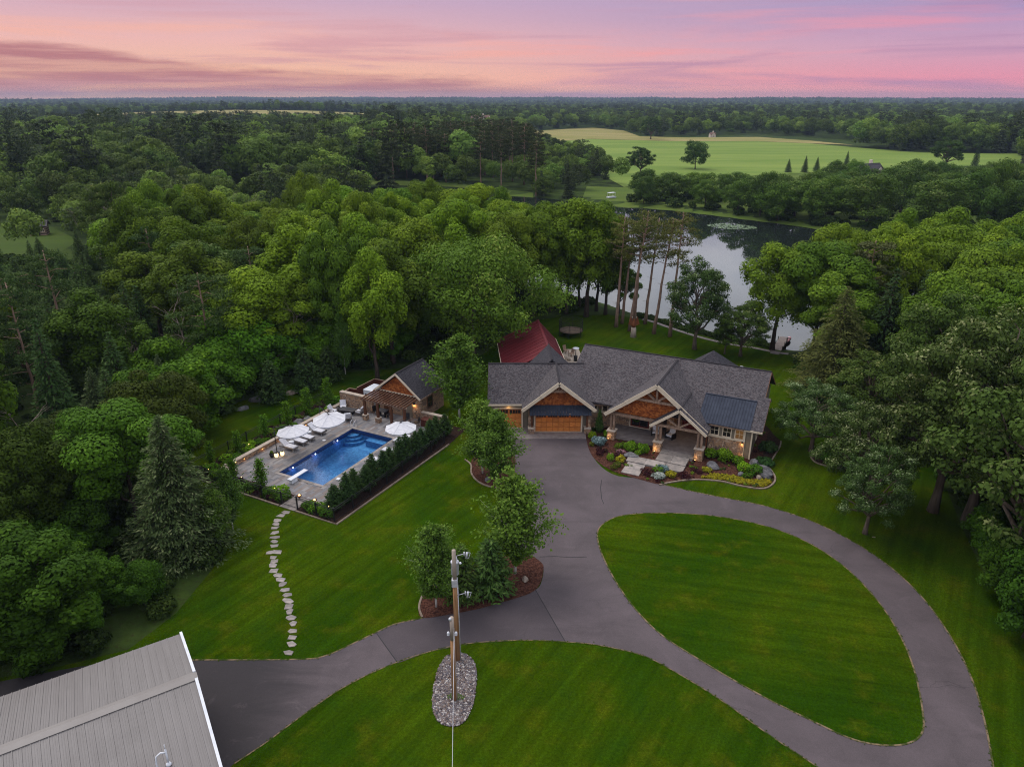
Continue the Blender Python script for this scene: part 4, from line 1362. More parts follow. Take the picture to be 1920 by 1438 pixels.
lamp_fixture(HL(-0.35, 69.78, 2.86), power=7)
lamp_fixture(HL(3.75, 68.5, 2.45), power=4)
lamp_fixture(HL(6.1, 68.5, 2.45), power=4)
lamp_fixture((19.2, -6.92, 1.78), power=4)
for (u, v, e) in ((6.1, -8.75, 4.0), (11.2, -9.45, 9.0), (15.3, -9.55, 4.0), (19.25, -7.35, 5.0)):
    o = MB().lathe([(0.03, 0), (0.03, 0.1), (0.06, 0.12), (0.06, 0.2), (0.02, 0.21)], (u, v, 0.05), 8).build('spot_lamp', M['black'], house)
    MB().lathe([(0.045, 0), (0.05, 0.02), (0.01, 0.03)], (u, v, 0.262), 8).build('bulb', M['bulb'], o)
    l = bpy.data.lights.new('spot_light', 'POINT')
    l.energy = e
    l.color = (1.0, 0.62, 0.24)
    l.shadow_soft_size = 0.05
    lo = bpy.data.objects.new('spot_light', l)
    C.objects.link(lo)
    lo.parent = o
    lo.location = (u, v + 0.08, 0.42)
ch = MB()
ch.tube([(13.3, -6.2, 4.6), (13.3, -6.2, 3.75)], 0.02, 6)
ch.lathe([(0.45, 0), (0.48, 0.03), (0.45, 0.06)], (13.3, -6.2, 3.7), 14)
ch = ch.build('chandelier', M['black'], house)
for k in range(8):
    a = 2 * PI * k / 8
    MB().lathe([(0.02, 0), (0.085, 0.06), (0.075, 0.15), (0.01, 0.19)], (13.3 + 0.45 * math.cos(a), -6.2 + 0.45 * math.sin(a), 3.76), 8).build('bulb', M['bulb'], ch)
l = bpy.data.lights.new('chandelier_light', 'POINT')
l.energy = 45
l.color = (1.0, 0.62, 0.28)
l.shadow_soft_size = 0.3
lo = bpy.data.objects.new('chandelier_light', l)
C.objects.link(lo)
lo.parent = ch
lo.location = (13.3, -6.2, 3.45)

# ---- red roofed barn wing behind the garage
barn = thing('barn', 'barn with a dark red metal roof behind the garage, half under the oak', 'barn', (3.9, 82.0, 0), R(4.5))
bw = MB()
bz, be = 5.7, 3.0
MB().box(-4.7, 1.9, -2.2, 9.3, 0, 2.95).build('wall', M['shake'], barn)
for k in range(12):
    y0 = -3.2 + 12.8 * k / 12
    y1 = -3.2 + 12.8 * (k + 1) / 12
    for (xa, xb) in ((-5.2, 0.3), (2.75, 0.3)):
        mb = MB()
        mb.slab([(xa, y0, be), (xa, y1 - 0.015, be), (xb, y1 - 0.015, bz), (xb, y0, bz)], 0.06)
        mb.beam((xa, y0 + 0.03, be + 0.02), (xb, y0 + 0.03, bz + 0.02), 0.04, 0.03)
        mb.build('roof_panel', M['red_metal'], barn)
MB().beam((0.3, -3.2, bz + 0.02), (0.3, 9.6, bz + 0.02), 0.3, 0.05).build('ridge_cap', M['red_metal'], barn)
MB().plate([(-4.7, 9.25, 2.95), (1.9, 9.25, 2.95), (0.3, 9.25, 5.5)], (0, -0.12, 0)).build('gable_wall', M['shake'], barn)
MB().beam((-5.22, -3.2, be - 0.05), (-5.22, 9.6, be - 0.05), 0.06, 0.14).build('gutter', M['trim'], barn)
MB().beam((2.77, -3.2, be - 0.05), (2.77, 9.6, be - 0.05), 0.06, 0.14).build('gutter', M['trim'], barn)
# shingled connector between garage and barn
roof('link_roof', [W2([(0.8, 77.2, 3.6), (0.8, 74.2, 3.6), (4.45, 74.2, 6.3), (4.3, 79.6, 6.3)]), W2([(4.45, 74.2, 6.3), (7.6, 74.2, 3.6), (7.6, 78.0, 3.6), (4.3, 79.6, 6.3)])], M['shingle_dark'])
ridge_caps([(HL(4.45, 74.2, 6.32), HL(4.3, 79.6, 6.32))])


# ------------------------------------------------------------------ pool terrace. u runs across the pool, v along it
PA = R(-27.1)
P0 = (-22.27, 59.86)
_pc, _ps = math.cos(PA), math.sin(PA)
PW, PL_ = 5.45, 10.95


def PLW(u, v, z=0.0):
    return (P0[0] + u * _pc - v * _ps, P0[1] + u * _ps + v * _pc, z)


def pthing(name, label, cat, u, v, z=0.0, rz=0.0, group=None):
    return thing(name, label, cat, PLW(u, v, z), PA + rz, group)


deck = thing('pool_deck', 'bluestone plank terrace round the pool', None, (P0[0], P0[1], 0), PA)
deck['kind'] = 'structure'
DZ = 0.06
# base slab in four pieces round the water
mb = MB()
mb.box(-4.7, 7.7, -2.45, -0.02, -0.3, DZ)
mb.box(-4.7, 7.7, PL_ + 0.02, 16.2, -0.3, DZ)
mb.box(-4.7, -0.02, -0.018, PL_ + 0.018, -0.3, DZ)
mb.box(PW + 0.02, 7.7, -0.018, PL_ + 0.018, -0.3, DZ)
mb.build('slab', M['concrete'], deck)
box_me = MB().box(-0.5, 0.5, -0.5, 0.5, 0, 1).mesh('paver', M['paver'])
rngp = random.Random(4)
cells = []
row = 0
u = -4.66
while u < 7.65:
    w = rngp.choice((0.26, 0.32, 0.38))
    v = -2.42 - rngp.random() * 0.6
    while v < 16.1:
        L = rngp.choice((0.6, 0.8, 1.0, 1.25))
        a, b = max(v, -2.42), min(v + L, 16.1)
        v += L
        if b - a < 0.15: continue
        segs = [(a, b)]
        if u + w > -0.02 and u < PW + 0.02:
            segs = [(a, min(b, -0.32)), (max(a, PL_ + 0.32), b)]
        for (s, e) in segs:
            if e - s > 0.12: cells.append((u, min(u + w, 7.68), s, e))
    u += w
cells.sort(key=lambda c: c[2] + 0.2 * abs(c[0] - 2))
restmb = MB()
for k, (u0, u1, v0, v1) in enumerate(cells):
    g = 0.012
    hz = 0.03 + rngp.random() * 0.008
    if k < 290:
        o = link('paver', box_me, deck, ((u0 + u1) / 2, (v0 + v1) / 2, DZ), (0, 0, 0), (u1 - u0 - g, v1 - v0 - g, hz))
    else:
        restmb.box(u0 + g / 2, u1 - g / 2, v0 + g / 2, v1 - g / 2, DZ, DZ + hz)
o = restmb.build('pavers', M['paver'], deck)
at = o.data.attributes.new('tint', 'FLOAT', 'FACE')
vals = np.repeat(np.random.default_rng(2).random(len(o.data.polygons) // 6 + 1), 6)[:len(o.data.polygons)]
at.data.foreach_set('value', vals.astype(np.float32))
o['kind'] = 'stuff'
mb = MB()
n = 0
for i in range(9):
    L = PL_ / 9
    for (a, b) in ((-0.3, 0.02), (PW - 0.02, PW + 0.3)):
        MB().box(a, b, i * L + 0.006, (i + 1) * L - 0.006, DZ, DZ + 0.05).build('coping_stone', M['flag'], deck)
for i in range(5):
    L = (PW + 0.6) / 5
    for (a, b) in ((-0.31, 0.018), (PL_ - 0.018, PL_ + 0.31)):
        MB().box(-0.3 + i * L + 0.006, -0.3 + (i + 1) * L - 0.006, a, b, DZ, DZ + 0.049).build('coping_stone', M['flag'], deck)

pool = thing('swimming_pool', 'rectangular blue tiled swimming pool with corner steps', 'pool', (P0[0], P0[1], 0), PA)
mb = MB()
mb.add([(0, 0, -2.1), (PW, 0, -2.1), (PW, PL_, -1.15), (0, PL_, -1.15)], [(0, 1, 2, 3)])
mb.add([(0, 0, -2.1), (PW, 0, -2.1), (PW, 0, -0.42), (0, 0, -0.42)], [(0, 1, 2, 3)])
mb.add([(0, PL_, -1.15), (PW, PL_, -1.15), (PW, PL_, -0.42), (0, PL_, -0.42)], [(3, 2, 1, 0)])
mb.add([(0, 0, -2.1), (0, PL_, -1.15), (0, PL_, -0.42), (0, 0, -0.42)], [(0, 1, 2, 3)])
mb.add([(PW, 0, -2.1), (PW, PL_, -1.15), (PW, PL_, -0.42), (PW, 0, -0.42)], [(3, 2, 1, 0)])
mb.build('basin', M['pool_tile'], pool)
mb = MB()
mb.box(-0.1, 0, -0.1, PL_ + 0.1, -0.42, DZ - 0.004)
mb.box(PW, PW + 0.1, -0.1, PL_ + 0.1, -0.42, DZ - 0.004)
mb.box(0.001, PW - 0.001, -0.1, 0, -0.42, DZ - 0.004)
mb.box(0.001, PW - 0.001, PL_, PL_ + 0.1, -0.42, DZ - 0.004)
mb.build('tile_band', M['pool_band'], pool)
MB().add([(0.003, 0.003, -0.10), (PW - 0.003, 0.003, -0.10), (PW - 0.003, PL_ - 0.003, -0.10), (0.003, PL_ - 0.003, -0.10)], [(0, 1, 2, 3)]).build('water', M['pool_water'], pool)
for k, r in enumerate((0.95, 1.3, 1.65)):
    pts = [(0.01, PL_ - 0.01)] + [(0.01 + r * math.sin(a), PL_ - 0.01 - r * math.cos(a)) for a in [i * PI / 2 / 10 for i in range(11)]]
    MB().prism(pts, -1.3, -0.38 - 0.27 * k).build('step', M['pool_tile'], pool)
MB().box(2.3, 4.6, PL_ - 0.75, PL_ - 0.01, -1.3, -0.5).build('bench', M['pool_tile'], pool)
for v in (1.83, 5.03, 8.43):
    o = MB().lathe([(0.09, 0), (0.09, 0.03), (0.02, 0.04)], n=10).build('pool_light', M['pool_bulb'], pool, (0.02, v, -0.28), (0, R(90), 0))
    l = bpy.data.lights.new('pool_lamp', 'POINT')
    l.energy = 3.5
    l.color = (0.45, 0.42, 1.0)
    l.shadow_soft_size = 0.1
    lo = bpy.data.objects.new('pool_lamp', l)
    C.objects.link(lo)
    lo.parent = pool
    lo.location = (0.35, v, -0.55)
MB().box(0.001, 0.03, 7.75, 8.05, -0.30, -0.06).build('skimmer', M['white'], pool)
tag(MB().cbox(0, 0, 0.32, 0.32, 0, 0.025).build('skimmer_lid', M['white'], None, PLW(-0.75, 7.3, DZ + 0.04), (0, 0, PA)), 'white square lid set in the paving left of the pool', 'lid')
tag(MB().cbox(0, 0, 0.36, 0.36, 0, 0.025).build('skimmer_lid', M['white'], None, PLW(5.9, 1.6, DZ + 0.04), (0, 0, PA)), 'white square lid in the paving at the near right pool corner', 'lid')

t = pthing('diving_board', 'white diving board at the near end of the pool', 'diving board', 2.55, -0.9, DZ + 0.05)
MB().box(-0.24, 0.24, -0.35, 1.9, 0.40, 0.46).build('board', M['white'], t)
MB().cbox(0, 0.15, 0.42, 0.75, 0, 0.40, 0, 0.75).build('stand', M['white'], t)
t = pthing('pool_handrail', 'chrome handrail at the far left pool corner', 'handrail', 0.05, 11.25, DZ + 0.04)
for k in (-0.22, 0.22):
    MB().tube([(k, 0.25, 0), (k, 0.2, 0.75), (k, 0.05, 0.88), (k, -0.25, 0.75), (k, -0.5, 0.2)], 0.03, 6).build('rail', M['galv'], t)


# ---- parasols
def umbrella(label, u, v, post, rz, tilt, r=1.62):
    z = 2.45
    t = pthing('parasol', label, 'parasol', u, v, DZ + 0.05, 0.0, 'white octagonal parasols by the pool')
    can = bpy.data.objects.new('canopy', None)
    for k in range(8):
        a0, a1 = rz + 2 * PI * k / 8, rz + 2 * PI * (k + 1) / 8
        mb = MB()
        am = (a0 + a1) / 2
        vs = []
        for rr, zz, sag in ((0.12, 0.55, 0), (0.75, 0.31, 0.03), (r, 0.0, 0.0)):
            for a, q in ((a0, 1), (am, 0.94), (a1, 1)):
                x, y = rr * q * math.cos(a), rr * q * math.sin(a)
                zl = z + zz - (0.035 * rr if a == am else 0) + tilt[0] * x + tilt[1] * y
                vs.append((x, y, zl))
        mb.add(vs, [(0, 1, 4, 3), (1, 2, 5, 4), (3, 4, 7, 6), (4, 5, 8, 7)])
        mb.add([vs[6], vs[7], vs[8], (vs[8][0], vs[8][1], vs[8][2] - 0.1), (vs[7][0], vs[7][1], vs[7][2] - 0.1), (vs[6][0], vs[6][1], vs[6][2] - 0.1)], [(0, 1, 4, 5), (1, 2, 3, 4)])
        mb.build('canopy_panel', M['fabric'], t, recalc=False)
    bpy.data.objects.remove(can)
    MB().lathe([(0.13, 0), (0.11, 0.05), (0.03, 0.08)], (0, 0, z + 0.54), 10).build('hub', M['black'], t)
    for k in range(8):
        a = rz + 2 * PI * k / 8
        x, y = r * 0.98 * math.cos(a), r * 0.98 * math.sin(a)
        MB().beam((0.06 * math.cos(a), 0.06 * math.sin(a), z + 0.47), (x, y, z - 0.05 + tilt[0] * x + tilt[1] * y), 0.025, 0.02).build('rib', M['black'], t)
        MB().beam((0.1 * math.cos(a), 0.1 * math.sin(a), z + 0.575), (x, y, z + 0.02 + tilt[0] * x + tilt[1] * y), 0.03, 0.012).build('seam', M['cushion'], t)
    px, py = post
    MB().tube([(px, py, 0), (px, py, 2.95)], 0.045, 8).build('post', M['black'], t)
    MB().beam((px, py, 2.9), (0, 0, z + 0.62), 0.05, 0.07).build('arm', M['black'], t)
    MB().cbox(px, py, 0.75, 0.75, 0, 0.10).build('base', M['black'], t)
    return t


umbrella('white parasol over the loungers at the near end of the left wall', -1.35, 3.75, (-1.5, -1.0), 0.2, (0.04, 0.02))
umbrella('tilted white parasol by the fire table', 0.0, 7.55, (-2.4, 1.3), 0.25, (0.0, 0.08), 1.75)
umbrella('white parasol at the far right corner of the pool', 7.75, 9.25, (0.1, 1.5), 0.15, (0.0, 0.0), 1.62)


# ---- loungers
def lounger(label, u, v, rz, up=0.55, group='white loungers by the pool'):
    t = pthing('sun_lounger', label, 'sun lounger', u, v, DZ + 0.04, rz, group)
    MB().plate([(-0.15, -0.33, 0.34), (1.05, -0.33, 0.34), (1.05, 0.33, 0.34), (-0.15, 0.33, 0.34)], (0, 0, 0.09)).build('cushion', M['cushion'], t)
    MB().plate([(-0.15, -0.33, 0.36), (-0.15, 0.33, 0.36), (-0.85, 0.33, 0.36 + up), (-0.85, -0.33, 0.36 + up)], (0.05, 0, 0.09)).build('backrest', M['cushion'], t)
    f = MB()
    f.beam((-0.8, -0.35, 0.28), (1.08, -0.35, 0.28), 0.05, 0.10)
    f.beam((-0.8, 0.35, 0.28), (1.08, 0.35, 0.28), 0.05, 0.10)
    f.beam((1.08, -0.37, 0.28), (1.08, 0.37, 0.28), 0.05, 0.10)
    f.build('frame', M['grey_wicker'], t)
    for x, y in ((-0.75, -0.33), (-0.75, 0.33), (1.0, -0.33), (1.0, 0.33)):
        MB().cbox(x, y, 0.05, 0.05, 0, 0.24).build('leg', M['galv'], t)
    return t


lounger('white lounger nearest the glowing lanterns', -2.75, 4.15, 0.0)
lounger('second white lounger from the lanterns, beside the first round table', -2.75, 5.6, 0.0)
lounger('third white lounger from the lanterns, left of the second round table', -2.75, 6.65, 0.0)
lounger('white lounger farthest from the lanterns, by the tilted parasol', -2.75, 8.35, 0.0)
lounger('white lounger under the far right parasol', 7.2, 11.4, PI, 0.6)
lounger('white lounger next to the one under the far right parasol', 7.2, 10.2, PI, 0.6)
lounger('white lounger in the middle of the hedge side', 7.4, 8.0, PI, 0.6)
lounger('white lounger nearest the diving board on the hedge side', 7.3, 5.8, PI, 0.6)
for u, v, lab in ((-2.95, 4.9, 'round white side table between the first two loungers'), (-2.95, 7.5, 'round white side table between the last two loungers')):
    t = pthing('side_table', lab, 'side table', u, v, DZ + 0.04, 0, 'round side tables')
    MB().lathe([(0.22, 0), (0.27, 0.2), (0.24, 0.40)], n=14).build('base', M['cushion'], t)
    MB().lathe([(0.29, 0), (0.30, 0.02), (0.29, 0.04)], (0, 0, 0.402), 16).build('table_top', M['white'], t)


def armchair(label, u, v, rz):
    t = pthing('lounge_chair', label, 'armchair', u, v, DZ + 0.04, rz, 'white cushioned chairs round the fire table')
    MB().plate([(-0.3, -0.33, 0.34), (0.36, -0.33, 0.34), (0.36, 0.33, 0.34), (-0.3, 0.33, 0.34)], (0, 0, 0.14)).build('seat', M['cushion'], t)
    MB().plate([(-0.3, -0.33, 0.42), (-0.3, 0.33, 0.42), (-0.55, 0.33, 1.0), (-0.55, -0.33, 1.0)], (0.12, 0, 0.06)).build('backrest', M['cushion'], t)
    for y in (-0.38, 0.38):
        f = MB()
        f.beam((-0.45, y, 0.62), (0.38, y, 0.60), 0.08, 0.05)
        f.build('armrest', M['grey_wicker'], t)
        for x in (-0.42, 0.34):
            MB().beam((x, y, 0), (x, y, 0.6), 0.06, 0.06, up=(1, 0, 0)).build('leg', M['grey_wicker'], t)
    MB().box(-0.4, 0.36, -0.36, 0.36, 0.26, 0.335).build('frame', M['grey_wicker'], t)


armchair('white chair at the far end of the fire table, in the wall corner', -4.1, 15.0 - 0.55, R(-50))
armchair('white chair against the left wall beside the fire table', -4.35, 13.0, R(10))
armchair('white chair right of the fire table, facing left', -1.55, 14.2, R(185))
armchair('grey backed chair with its back to the pool', -1.75, 12.4, R(130))
t = pthing('fire_table', 'low dark slab table among the white chairs', 'table', -3.0, 13.9, DZ + 0.04, R(8))
MB().box(-0.95, 0.95, -0.5, 0.5, 0.42, 0.5).build('table_top', M['charcoal'], t)
MB().box(-0.7, 0.7, -0.35, 0.35, 0, 0.42).build('base', M['black'], t)
t = pthing('side_table', 'small dark round table between two white chairs', 'side table', -4.25, 13.75, DZ + 0.04)
MB().lathe([(0.2, 0), (0.06, 0.05), (0.06, 0.42), (0.28, 0.44), (0.28, 0.48)], n=12).build('table_top', M['charcoal'], t)
for u, v, lab in ((-2.45, 2.25, 'left glowing glass lantern on the terrace'), (-2.2, 2.8, 'right glowing glass lantern on the terrace')):
    t = pthing('lantern', lab, 'lantern', u, v, DZ + 0.04, 0, 'glowing lanterns')
    MB().lathe([(0.13, 0), (0.19, 0.12), (0.20, 0.30), (0.15, 0.42)], n=12).build('glass', M['lantern_glow'], t)
    MB().lathe([(0.15, 0), (0.16, 0.03), (0.15, 0.05)], (0, 0, 0.422), 12).build('rim', M['black'], t)
    l = bpy.data.lights.new('lantern_light', 'POINT')
    l.energy = 3.5
    l.color = (1.0, 0.62, 0.25)
    l.shadow_soft_size = 0.2
    lo = bpy.data.objects.new('lantern_light', l)
    C.objects.link(lo)
    lo.parent = t
    lo.location = (0, 0, 0.75)
t = pthing('planter_pot', 'dark pot with a low plant behind the left lantern', 'planter', -2.85, 2.05, DZ + 0.04)
MB().lathe([(0.16, 0), (0.24, 0.3), (0.26, 0.36)], n=12).build('pot', M['black'], t)
link('plant', MB().lathe([(0.02, 0), (0.2, 0.1), (0.12, 0.3), (0.02, 0.36)], (0, 0, 0.36), 9).mesh('plant', M['leaf']), t)

# ---- walls
def stone_wall(name, label, u0, u1, v0, v1, h, cap=0.08, over=0.06):
    t = thing(name, label, 'wall', (P0[0], P0[1], 0), PA)
    MB().box(u0, u1, v0, v1, 0, h).build('masonry', M['stone'], t)
    n = max(1, round(max(u1 - u0, v1 - v0) / 0.95))
    for k in range(n):
        if u1 - u0 > v1 - v0:
            a, b = u0 + (u1 - u0) * k / n, u0 + (u1 - u0) * (k + 1) / n
            MB().box(a + 0.006, b - 0.006, v0 - over, v1 + over, h + 0.002, h + cap).build('cap_stone', M['stone_cap'], t)
        else:
            a, b = v0 + (v1 - v0) * k / n, v0 + (v1 - v0) * (k + 1) / n
            MB().box(u0 - over, u1 + over, a + 0.006, b - 0.006, h + 0.002, h + cap).build('cap_stone', M['stone_cap'], t)
    return t


lw = stone_wall('garden_wall', 'low stone seat wall along the left side of the terrace', -5.05, -4.7, -1.9, 15.0, 0.52)
stone_wall('garden_wall', 'short low stone wall across the near left terrace corner', -5.05, -3.3, -2.3, -1.96, 0.42)
stone_wall('screen_wall', 'tall stone wall behind the fire table', -5.0, -0.45, 15.1, 15.5, 1.85, 0.1)
stone_wall('garden_wall', 'stone wall running right from the pool house', 5.75, 9.0, 15.75, 16.1, 1.2, 0.09)
k = 0
for v in (0.2, 2.6, 4.9, 8.9, 11.9, 13.4):
    k += 1
    o = MB().box(-4.7, -4.64, v - 0.1, v + 0.1, 0.36, 0.42).build('wall_light', M['black'], lw)
    MB().box(-4.69, -4.645, v - 0.07, v + 0.07, 0.335, 0.359).build('bulb', M['bulb'], o)
    l = bpy.data.lights.new('wall_lamp', 'POINT')
    l.energy = 1.3
    l.color = (1.0, 0.5, 0.16)
    l.shadow_soft_size = 0.04
    lo = bpy.data.objects.new('wall_lamp', l)
    C.objects.link(lo)
    lo.parent = o
    lo.location = (-4.55, v, 0.3)

# ---- red plank screen and the pool equipment behind the wall
t = thing('plank_screen', 'dark red plank screen behind the tall stone wall', 'fence', (P0[0], P0[1], 0), PA)


def planks(p, a, b, h, n):
    for k in range(n):
        q0 = (a[0] + (b[0] - a[0]) * k / n, a[1] + (b[1] - a[1]) * k / n)
        q1 = (a[0] + (b[0] - a[0]) * (k + 0.95) / n, a[1] + (b[1] - a[1]) * (k + 0.95) / n)
        MB().beam((q0[0], q0[1], h / 2), (q1[0], q1[1], h / 2), 0.04, h).build('plank', M['hedge_wood'], p)
    MB().beam((a[0], a[1], h + 0.03), (b[0], b[1], h + 0.03), 0.12, 0.05).build('top_rail', M['timber'], p)


planks(t, (-5.2, 15.7), (-5.3, 17.2), 1.5, 8)
planks(t, (-5.3, 17.2), (-4.3, 17.3), 1.5, 5)
planks(t, (-4.3, 17.3), (-4.2, 20.6), 1.7, 15)
planks(t, (-4.2, 20.6), (-0.6, 20.6), 1.7, 16)
t = pthing('pool_heater', 'white metal box unit between the stone wall and the plank screen', 'heater', -1.9, 17.3, 0)
MB().box(-0.6, 0.6, -1.0, 1.0, 0.25, 2.15).build('case', M['white'], t)
MB().box(-0.63, 0.63, -1.03, 1.03, 2.152, 2.22).build('lid', M['white'], t)
MB().box(-0.62, -0.602, -0.75, -0.3, 1.5, 1.85).build('vent', M['dark'], t)
MB().box(-0.4, -0.1, -1.02, -1.002, 1.45, 1.75).build('vent', M['dark'], t)
for x, y in ((-0.5, -0.9), (0.5, -0.9), (-0.5, 0.9), (0.5, 0.9)):
    MB().cbox(x, y, 0.12, 0.12, 0, 0.25).build('leg', M['galv'], t)

# ---- pool house with its pergola
ph = thing('pool_house', 'small pool house with a cedar gable, dark shingle roof and a slatted pergola', 'pool house', (P0[0], P0[1], 0), PA)
pu, pv0, pv1, pzr, pze = 2.6, 15.95, 20.9, 5.25, 2.75
for (a, nm) in (((-0.55), 'roof'), ((5.75), 'roof')):
    MB().slab([(a, pv0 - 0.25, pze), (pu, pv0 - 0.25, pzr), (pu, pv1 + 0.3, pzr), (a, pv1 + 0.3, pze)], 0.14).build(nm, M['shingle_dark'], ph)
MB().beam((pu, pv0 - 0.25, pzr + 0.02), (pu, pv1 + 0.3, pzr + 0.02), 0.2, 0.05).build('ridge_cap', M['ridge'], ph)
MB().box(-0.2, 5.4, pv0 + 0.25, pv1, 0, 2.7).build('wall', M['stone'], ph)
MB().plate([(-0.15, pv0 + 0.2, 2.72), (5.35, pv0 + 0.2, 2.72), (pu, pv0 + 0.2, 4.95)], (0, 0.1, 0)).build('gable_wall', M['shake'], ph)
MB().plate([(-0.15, pv1, 2.72), (5.35, pv1, 2.72), (pu, pv1, 4.95)], (0, -0.1, 0)).build('gable_wall', M['shake'], ph)
for a in (-0.55, 5.75):
    fascia((a, pv0 - 0.28, pze - 0.08), (pu, pv0 - 0.28, pzr - 0.08), 0.22, 0.05, ph)
fascia((-0.1, pv0 + 0.12, 2.78), (5.3, pv0 + 0.12, 2.78), 0.12, 0.08, ph)
fascia((5.77, pv0 - 0.2, pze - 0.1), (5.77, pv1 + 0.2, pze - 0.1), 0.14, 0.04, ph, mat=M['timber'])
MB().box(0.4, 1.3, pv0 + 0.19, pv0 + 0.245, 0.05, 2.2).build('door', M['post_wood'], ph)
MB().box(2.9, 4.3, pv0 + 0.19, pv0 + 0.245, 0.1, 2.1).build('roller_shutter', M['siding'], ph)
window((5.41, 17.6, 1.0), (0, 1, 0), (1, 0, 0), 0.9, 1.2, ph, fmat=M['post_wood'])
lamp_fixture((4.65, pv0 + 0.1, 1.9), parent=ph, r=0.14, power=9)
# pergola
PV = 13.5
for u, base in ((-0.15, True), (1.6, True), (3.4, False), (5.15, False)):
    o = MB().cbox(u, PV, 0.24, 0.24, 0.08, 2.45).build('post', M['post_wood'], ph)
    if base:
        MB().cbox(u, PV, 0.5, 0.5, 0.08, 0.62).build('stone_base', M['stone'], o)
        MB().cbox(u, PV, 0.6, 0.6, 0.622, 0.7).build('base_cap', M['stone_cap'], o)
MB().beam((-0.5, PV, 2.5), (5.5, PV, 2.5), 0.16, 0.2).build('pergola_beam', M['timber'], ph)
for k in range(15):
    u = -0.35 + 5.7 * k / 14
    MB().beam((u, PV - 0.35, 2.66), (u, pv0 + 0.15, 2.74), 0.07, 0.16).build('rafter', M['post_wood'], ph)

# ---- furniture beneath the pergola
t = pthing('dining_table', 'dark table under the pergola', 'table', 1.0, 15.1, DZ + 0.04)
MB().box(-0.6, 0.6, -0.4, 0.4, 0.68, 0.74).build('table_top', M['charcoal'], t)
for x in (-0.5, 0.5):
    MB().box(x - 0.05, x + 0.05, -0.35, 0.35, 0, 0.68).build('leg', M['black'], t)


def dchair(label, u, v, rz):
    t = pthing('dark_chair', label, 'chair', u, v, DZ + 0.04, rz, 'dark chairs under the pergola')
    MB().box(-0.25, 0.25, -0.25, 0.25, 0.42, 0.47).build('seat', M['black'], t)
    MB().plate([(-0.25, 0.22, 0.47), (0.25, 0.22, 0.47), (0.25, 0.34, 0.98), (-0.25, 0.34, 0.98)], (0, 0.04, 0)).build('backrest', M['black'], t)
    for x in (-0.22, 0.22):
        for y in (-0.22, 0.22):
            MB().cbox(x, y, 0.04, 0.04, 0, 0.42).build('leg', M['timber'], t)


dchair('dark chair left of the pergola table', 0.1, 15.1, R(90))
dchair('dark chair right of the pergola table', 1.95, 15.0, R(-90))
dchair('dark chair under the right end of the pergola', 4.4, 14.9, R(20))
dchair('dark chair right of the last pergola post', 5.9, 14.6, R(-40))
t = pthing('storage_chest', 'dark red wooden chest against the right hand stone wall', 'chest', 6.9, 15.2, DZ + 0.04)
MB().box(-0.6, 0.6, -0.4, 0.4, 0, 0.75).build('body', M['hedge_wood'], t)
MB().box(-0.64, 0.64, -0.44, 0.44, 0.752, 0.82).build('lid', M['hedge_wood'], t)

# ---- planting beds, edging, gate path, fence
bed = [PLW(*p)[:2] for p in [(-7.6, -4.35), (10.75, -4.45), (11.3, 12.5), (11.0, 16.5), (-8.2, 16.5)]]
sheet_hole('pool_bed', bed, POOL_HOLE, 0.03, M['mulch_dark'], 'dark mulch beds round the pool terrace')
strip_line('bed_edging', [PLW(*p)[:2] for p in [(-7.6, -4.35), (4.3, -4.42)]], 0.16, 0.0, 0.11, M['kerb'], 'concrete edging along the near end of the pool garden')
strip_line('bed_edging', [PLW(*p)[:2] for p in [(6.2, -4.43), (10.75, -4.45), (11.3, 12.5)]], 0.16, 0.0, 0.11, M['kerb'], 'concrete edging along the hedge side of the pool garden')
gp = thing('gate_path', 'flagstone path from the terrace through the gate', None, (P0[0], P0[1], 0), PA)
gp['kind'] = 'structure'
for k in range(4):
    for (a, b) in ((4.4, 5.25), (5.27, 6.1)):
        MB().box(a, b, -4.5 + 0.5 * k + 0.01, -4.5 + 0.5 * (k + 1) - 0.01, 0.03, 0.075 + 0.004 * (k % 2)).build('flagstone', M['flag'], gp)


def fence(label, pts, posts_at, h=1.25):
    t = thing('iron_fence', label, 'fence', (P0[0], P0[1], 0), PA)
    for (u, v) in posts_at:
        MB().cbox(u, v, 0.09, 0.09, 0, h + 0.1).build('post', M['black'], t)
    pk = MB()
    for a, b in zip(pts, pts[1:]):
        for z in (0.12, h - 0.18, h):
            MB().beam((a[0], a[1], z), (b[0], b[1], z), 0.03, 0.035).build('rail', M['black'], t)
        L = math.hypot(b[0] - a[0], b[1] - a[1])
        n = int(L / 0.13)
        for k in range(1, n):
            x, y = a[0] + (b[0] - a[0]) * k / n, a[1] + (b[1] - a[1]) * k / n
            pk.cbox(x, y, 0.014, 0.014, 0.13, h)
    o = pk.build('pickets', M['black'], t, recalc=False)
    o['kind'] = 'stuff'
    return t


fence('black iron fence along the near end of the pool garden, left of the gate', [(-7.3, -4.1), (4.35, -4.1)], [(-7.3 + 2.33 * k, -4.1) for k in range(6)])
fence('black iron fence between the gate and the near hedge corner', [(6.15, -4.1), (10.3, -4.15)], [(6.15, -4.1), (8.3, -4.12), (10.3, -4.15)])
fence('black iron fence on the hedge side', [(10.3, -4.15), (10.75, 12.5)], [(10.3 + 0.45 * k / 7, -4.15 + 16.65 * k / 7) for k in range(1, 8)])
fence('black iron fence behind the low wall, beside the strip of lawn', [(-7.4, -4.0), (-7.8, 15.5)], [(-7.4 - 0.4 * k / 8, -4.0 + 19.5 * k / 8) for k in range(9)])
t = pthing('iron_gate', 'black iron gate at the end of the stepping stones', 'gate', 4.4, -4.1)
for z in (0.15, 1.2):
    MB().beam((0, 0, z), (1.68, 0, z), 0.035, 0.04).build('rail', M['black'], t)
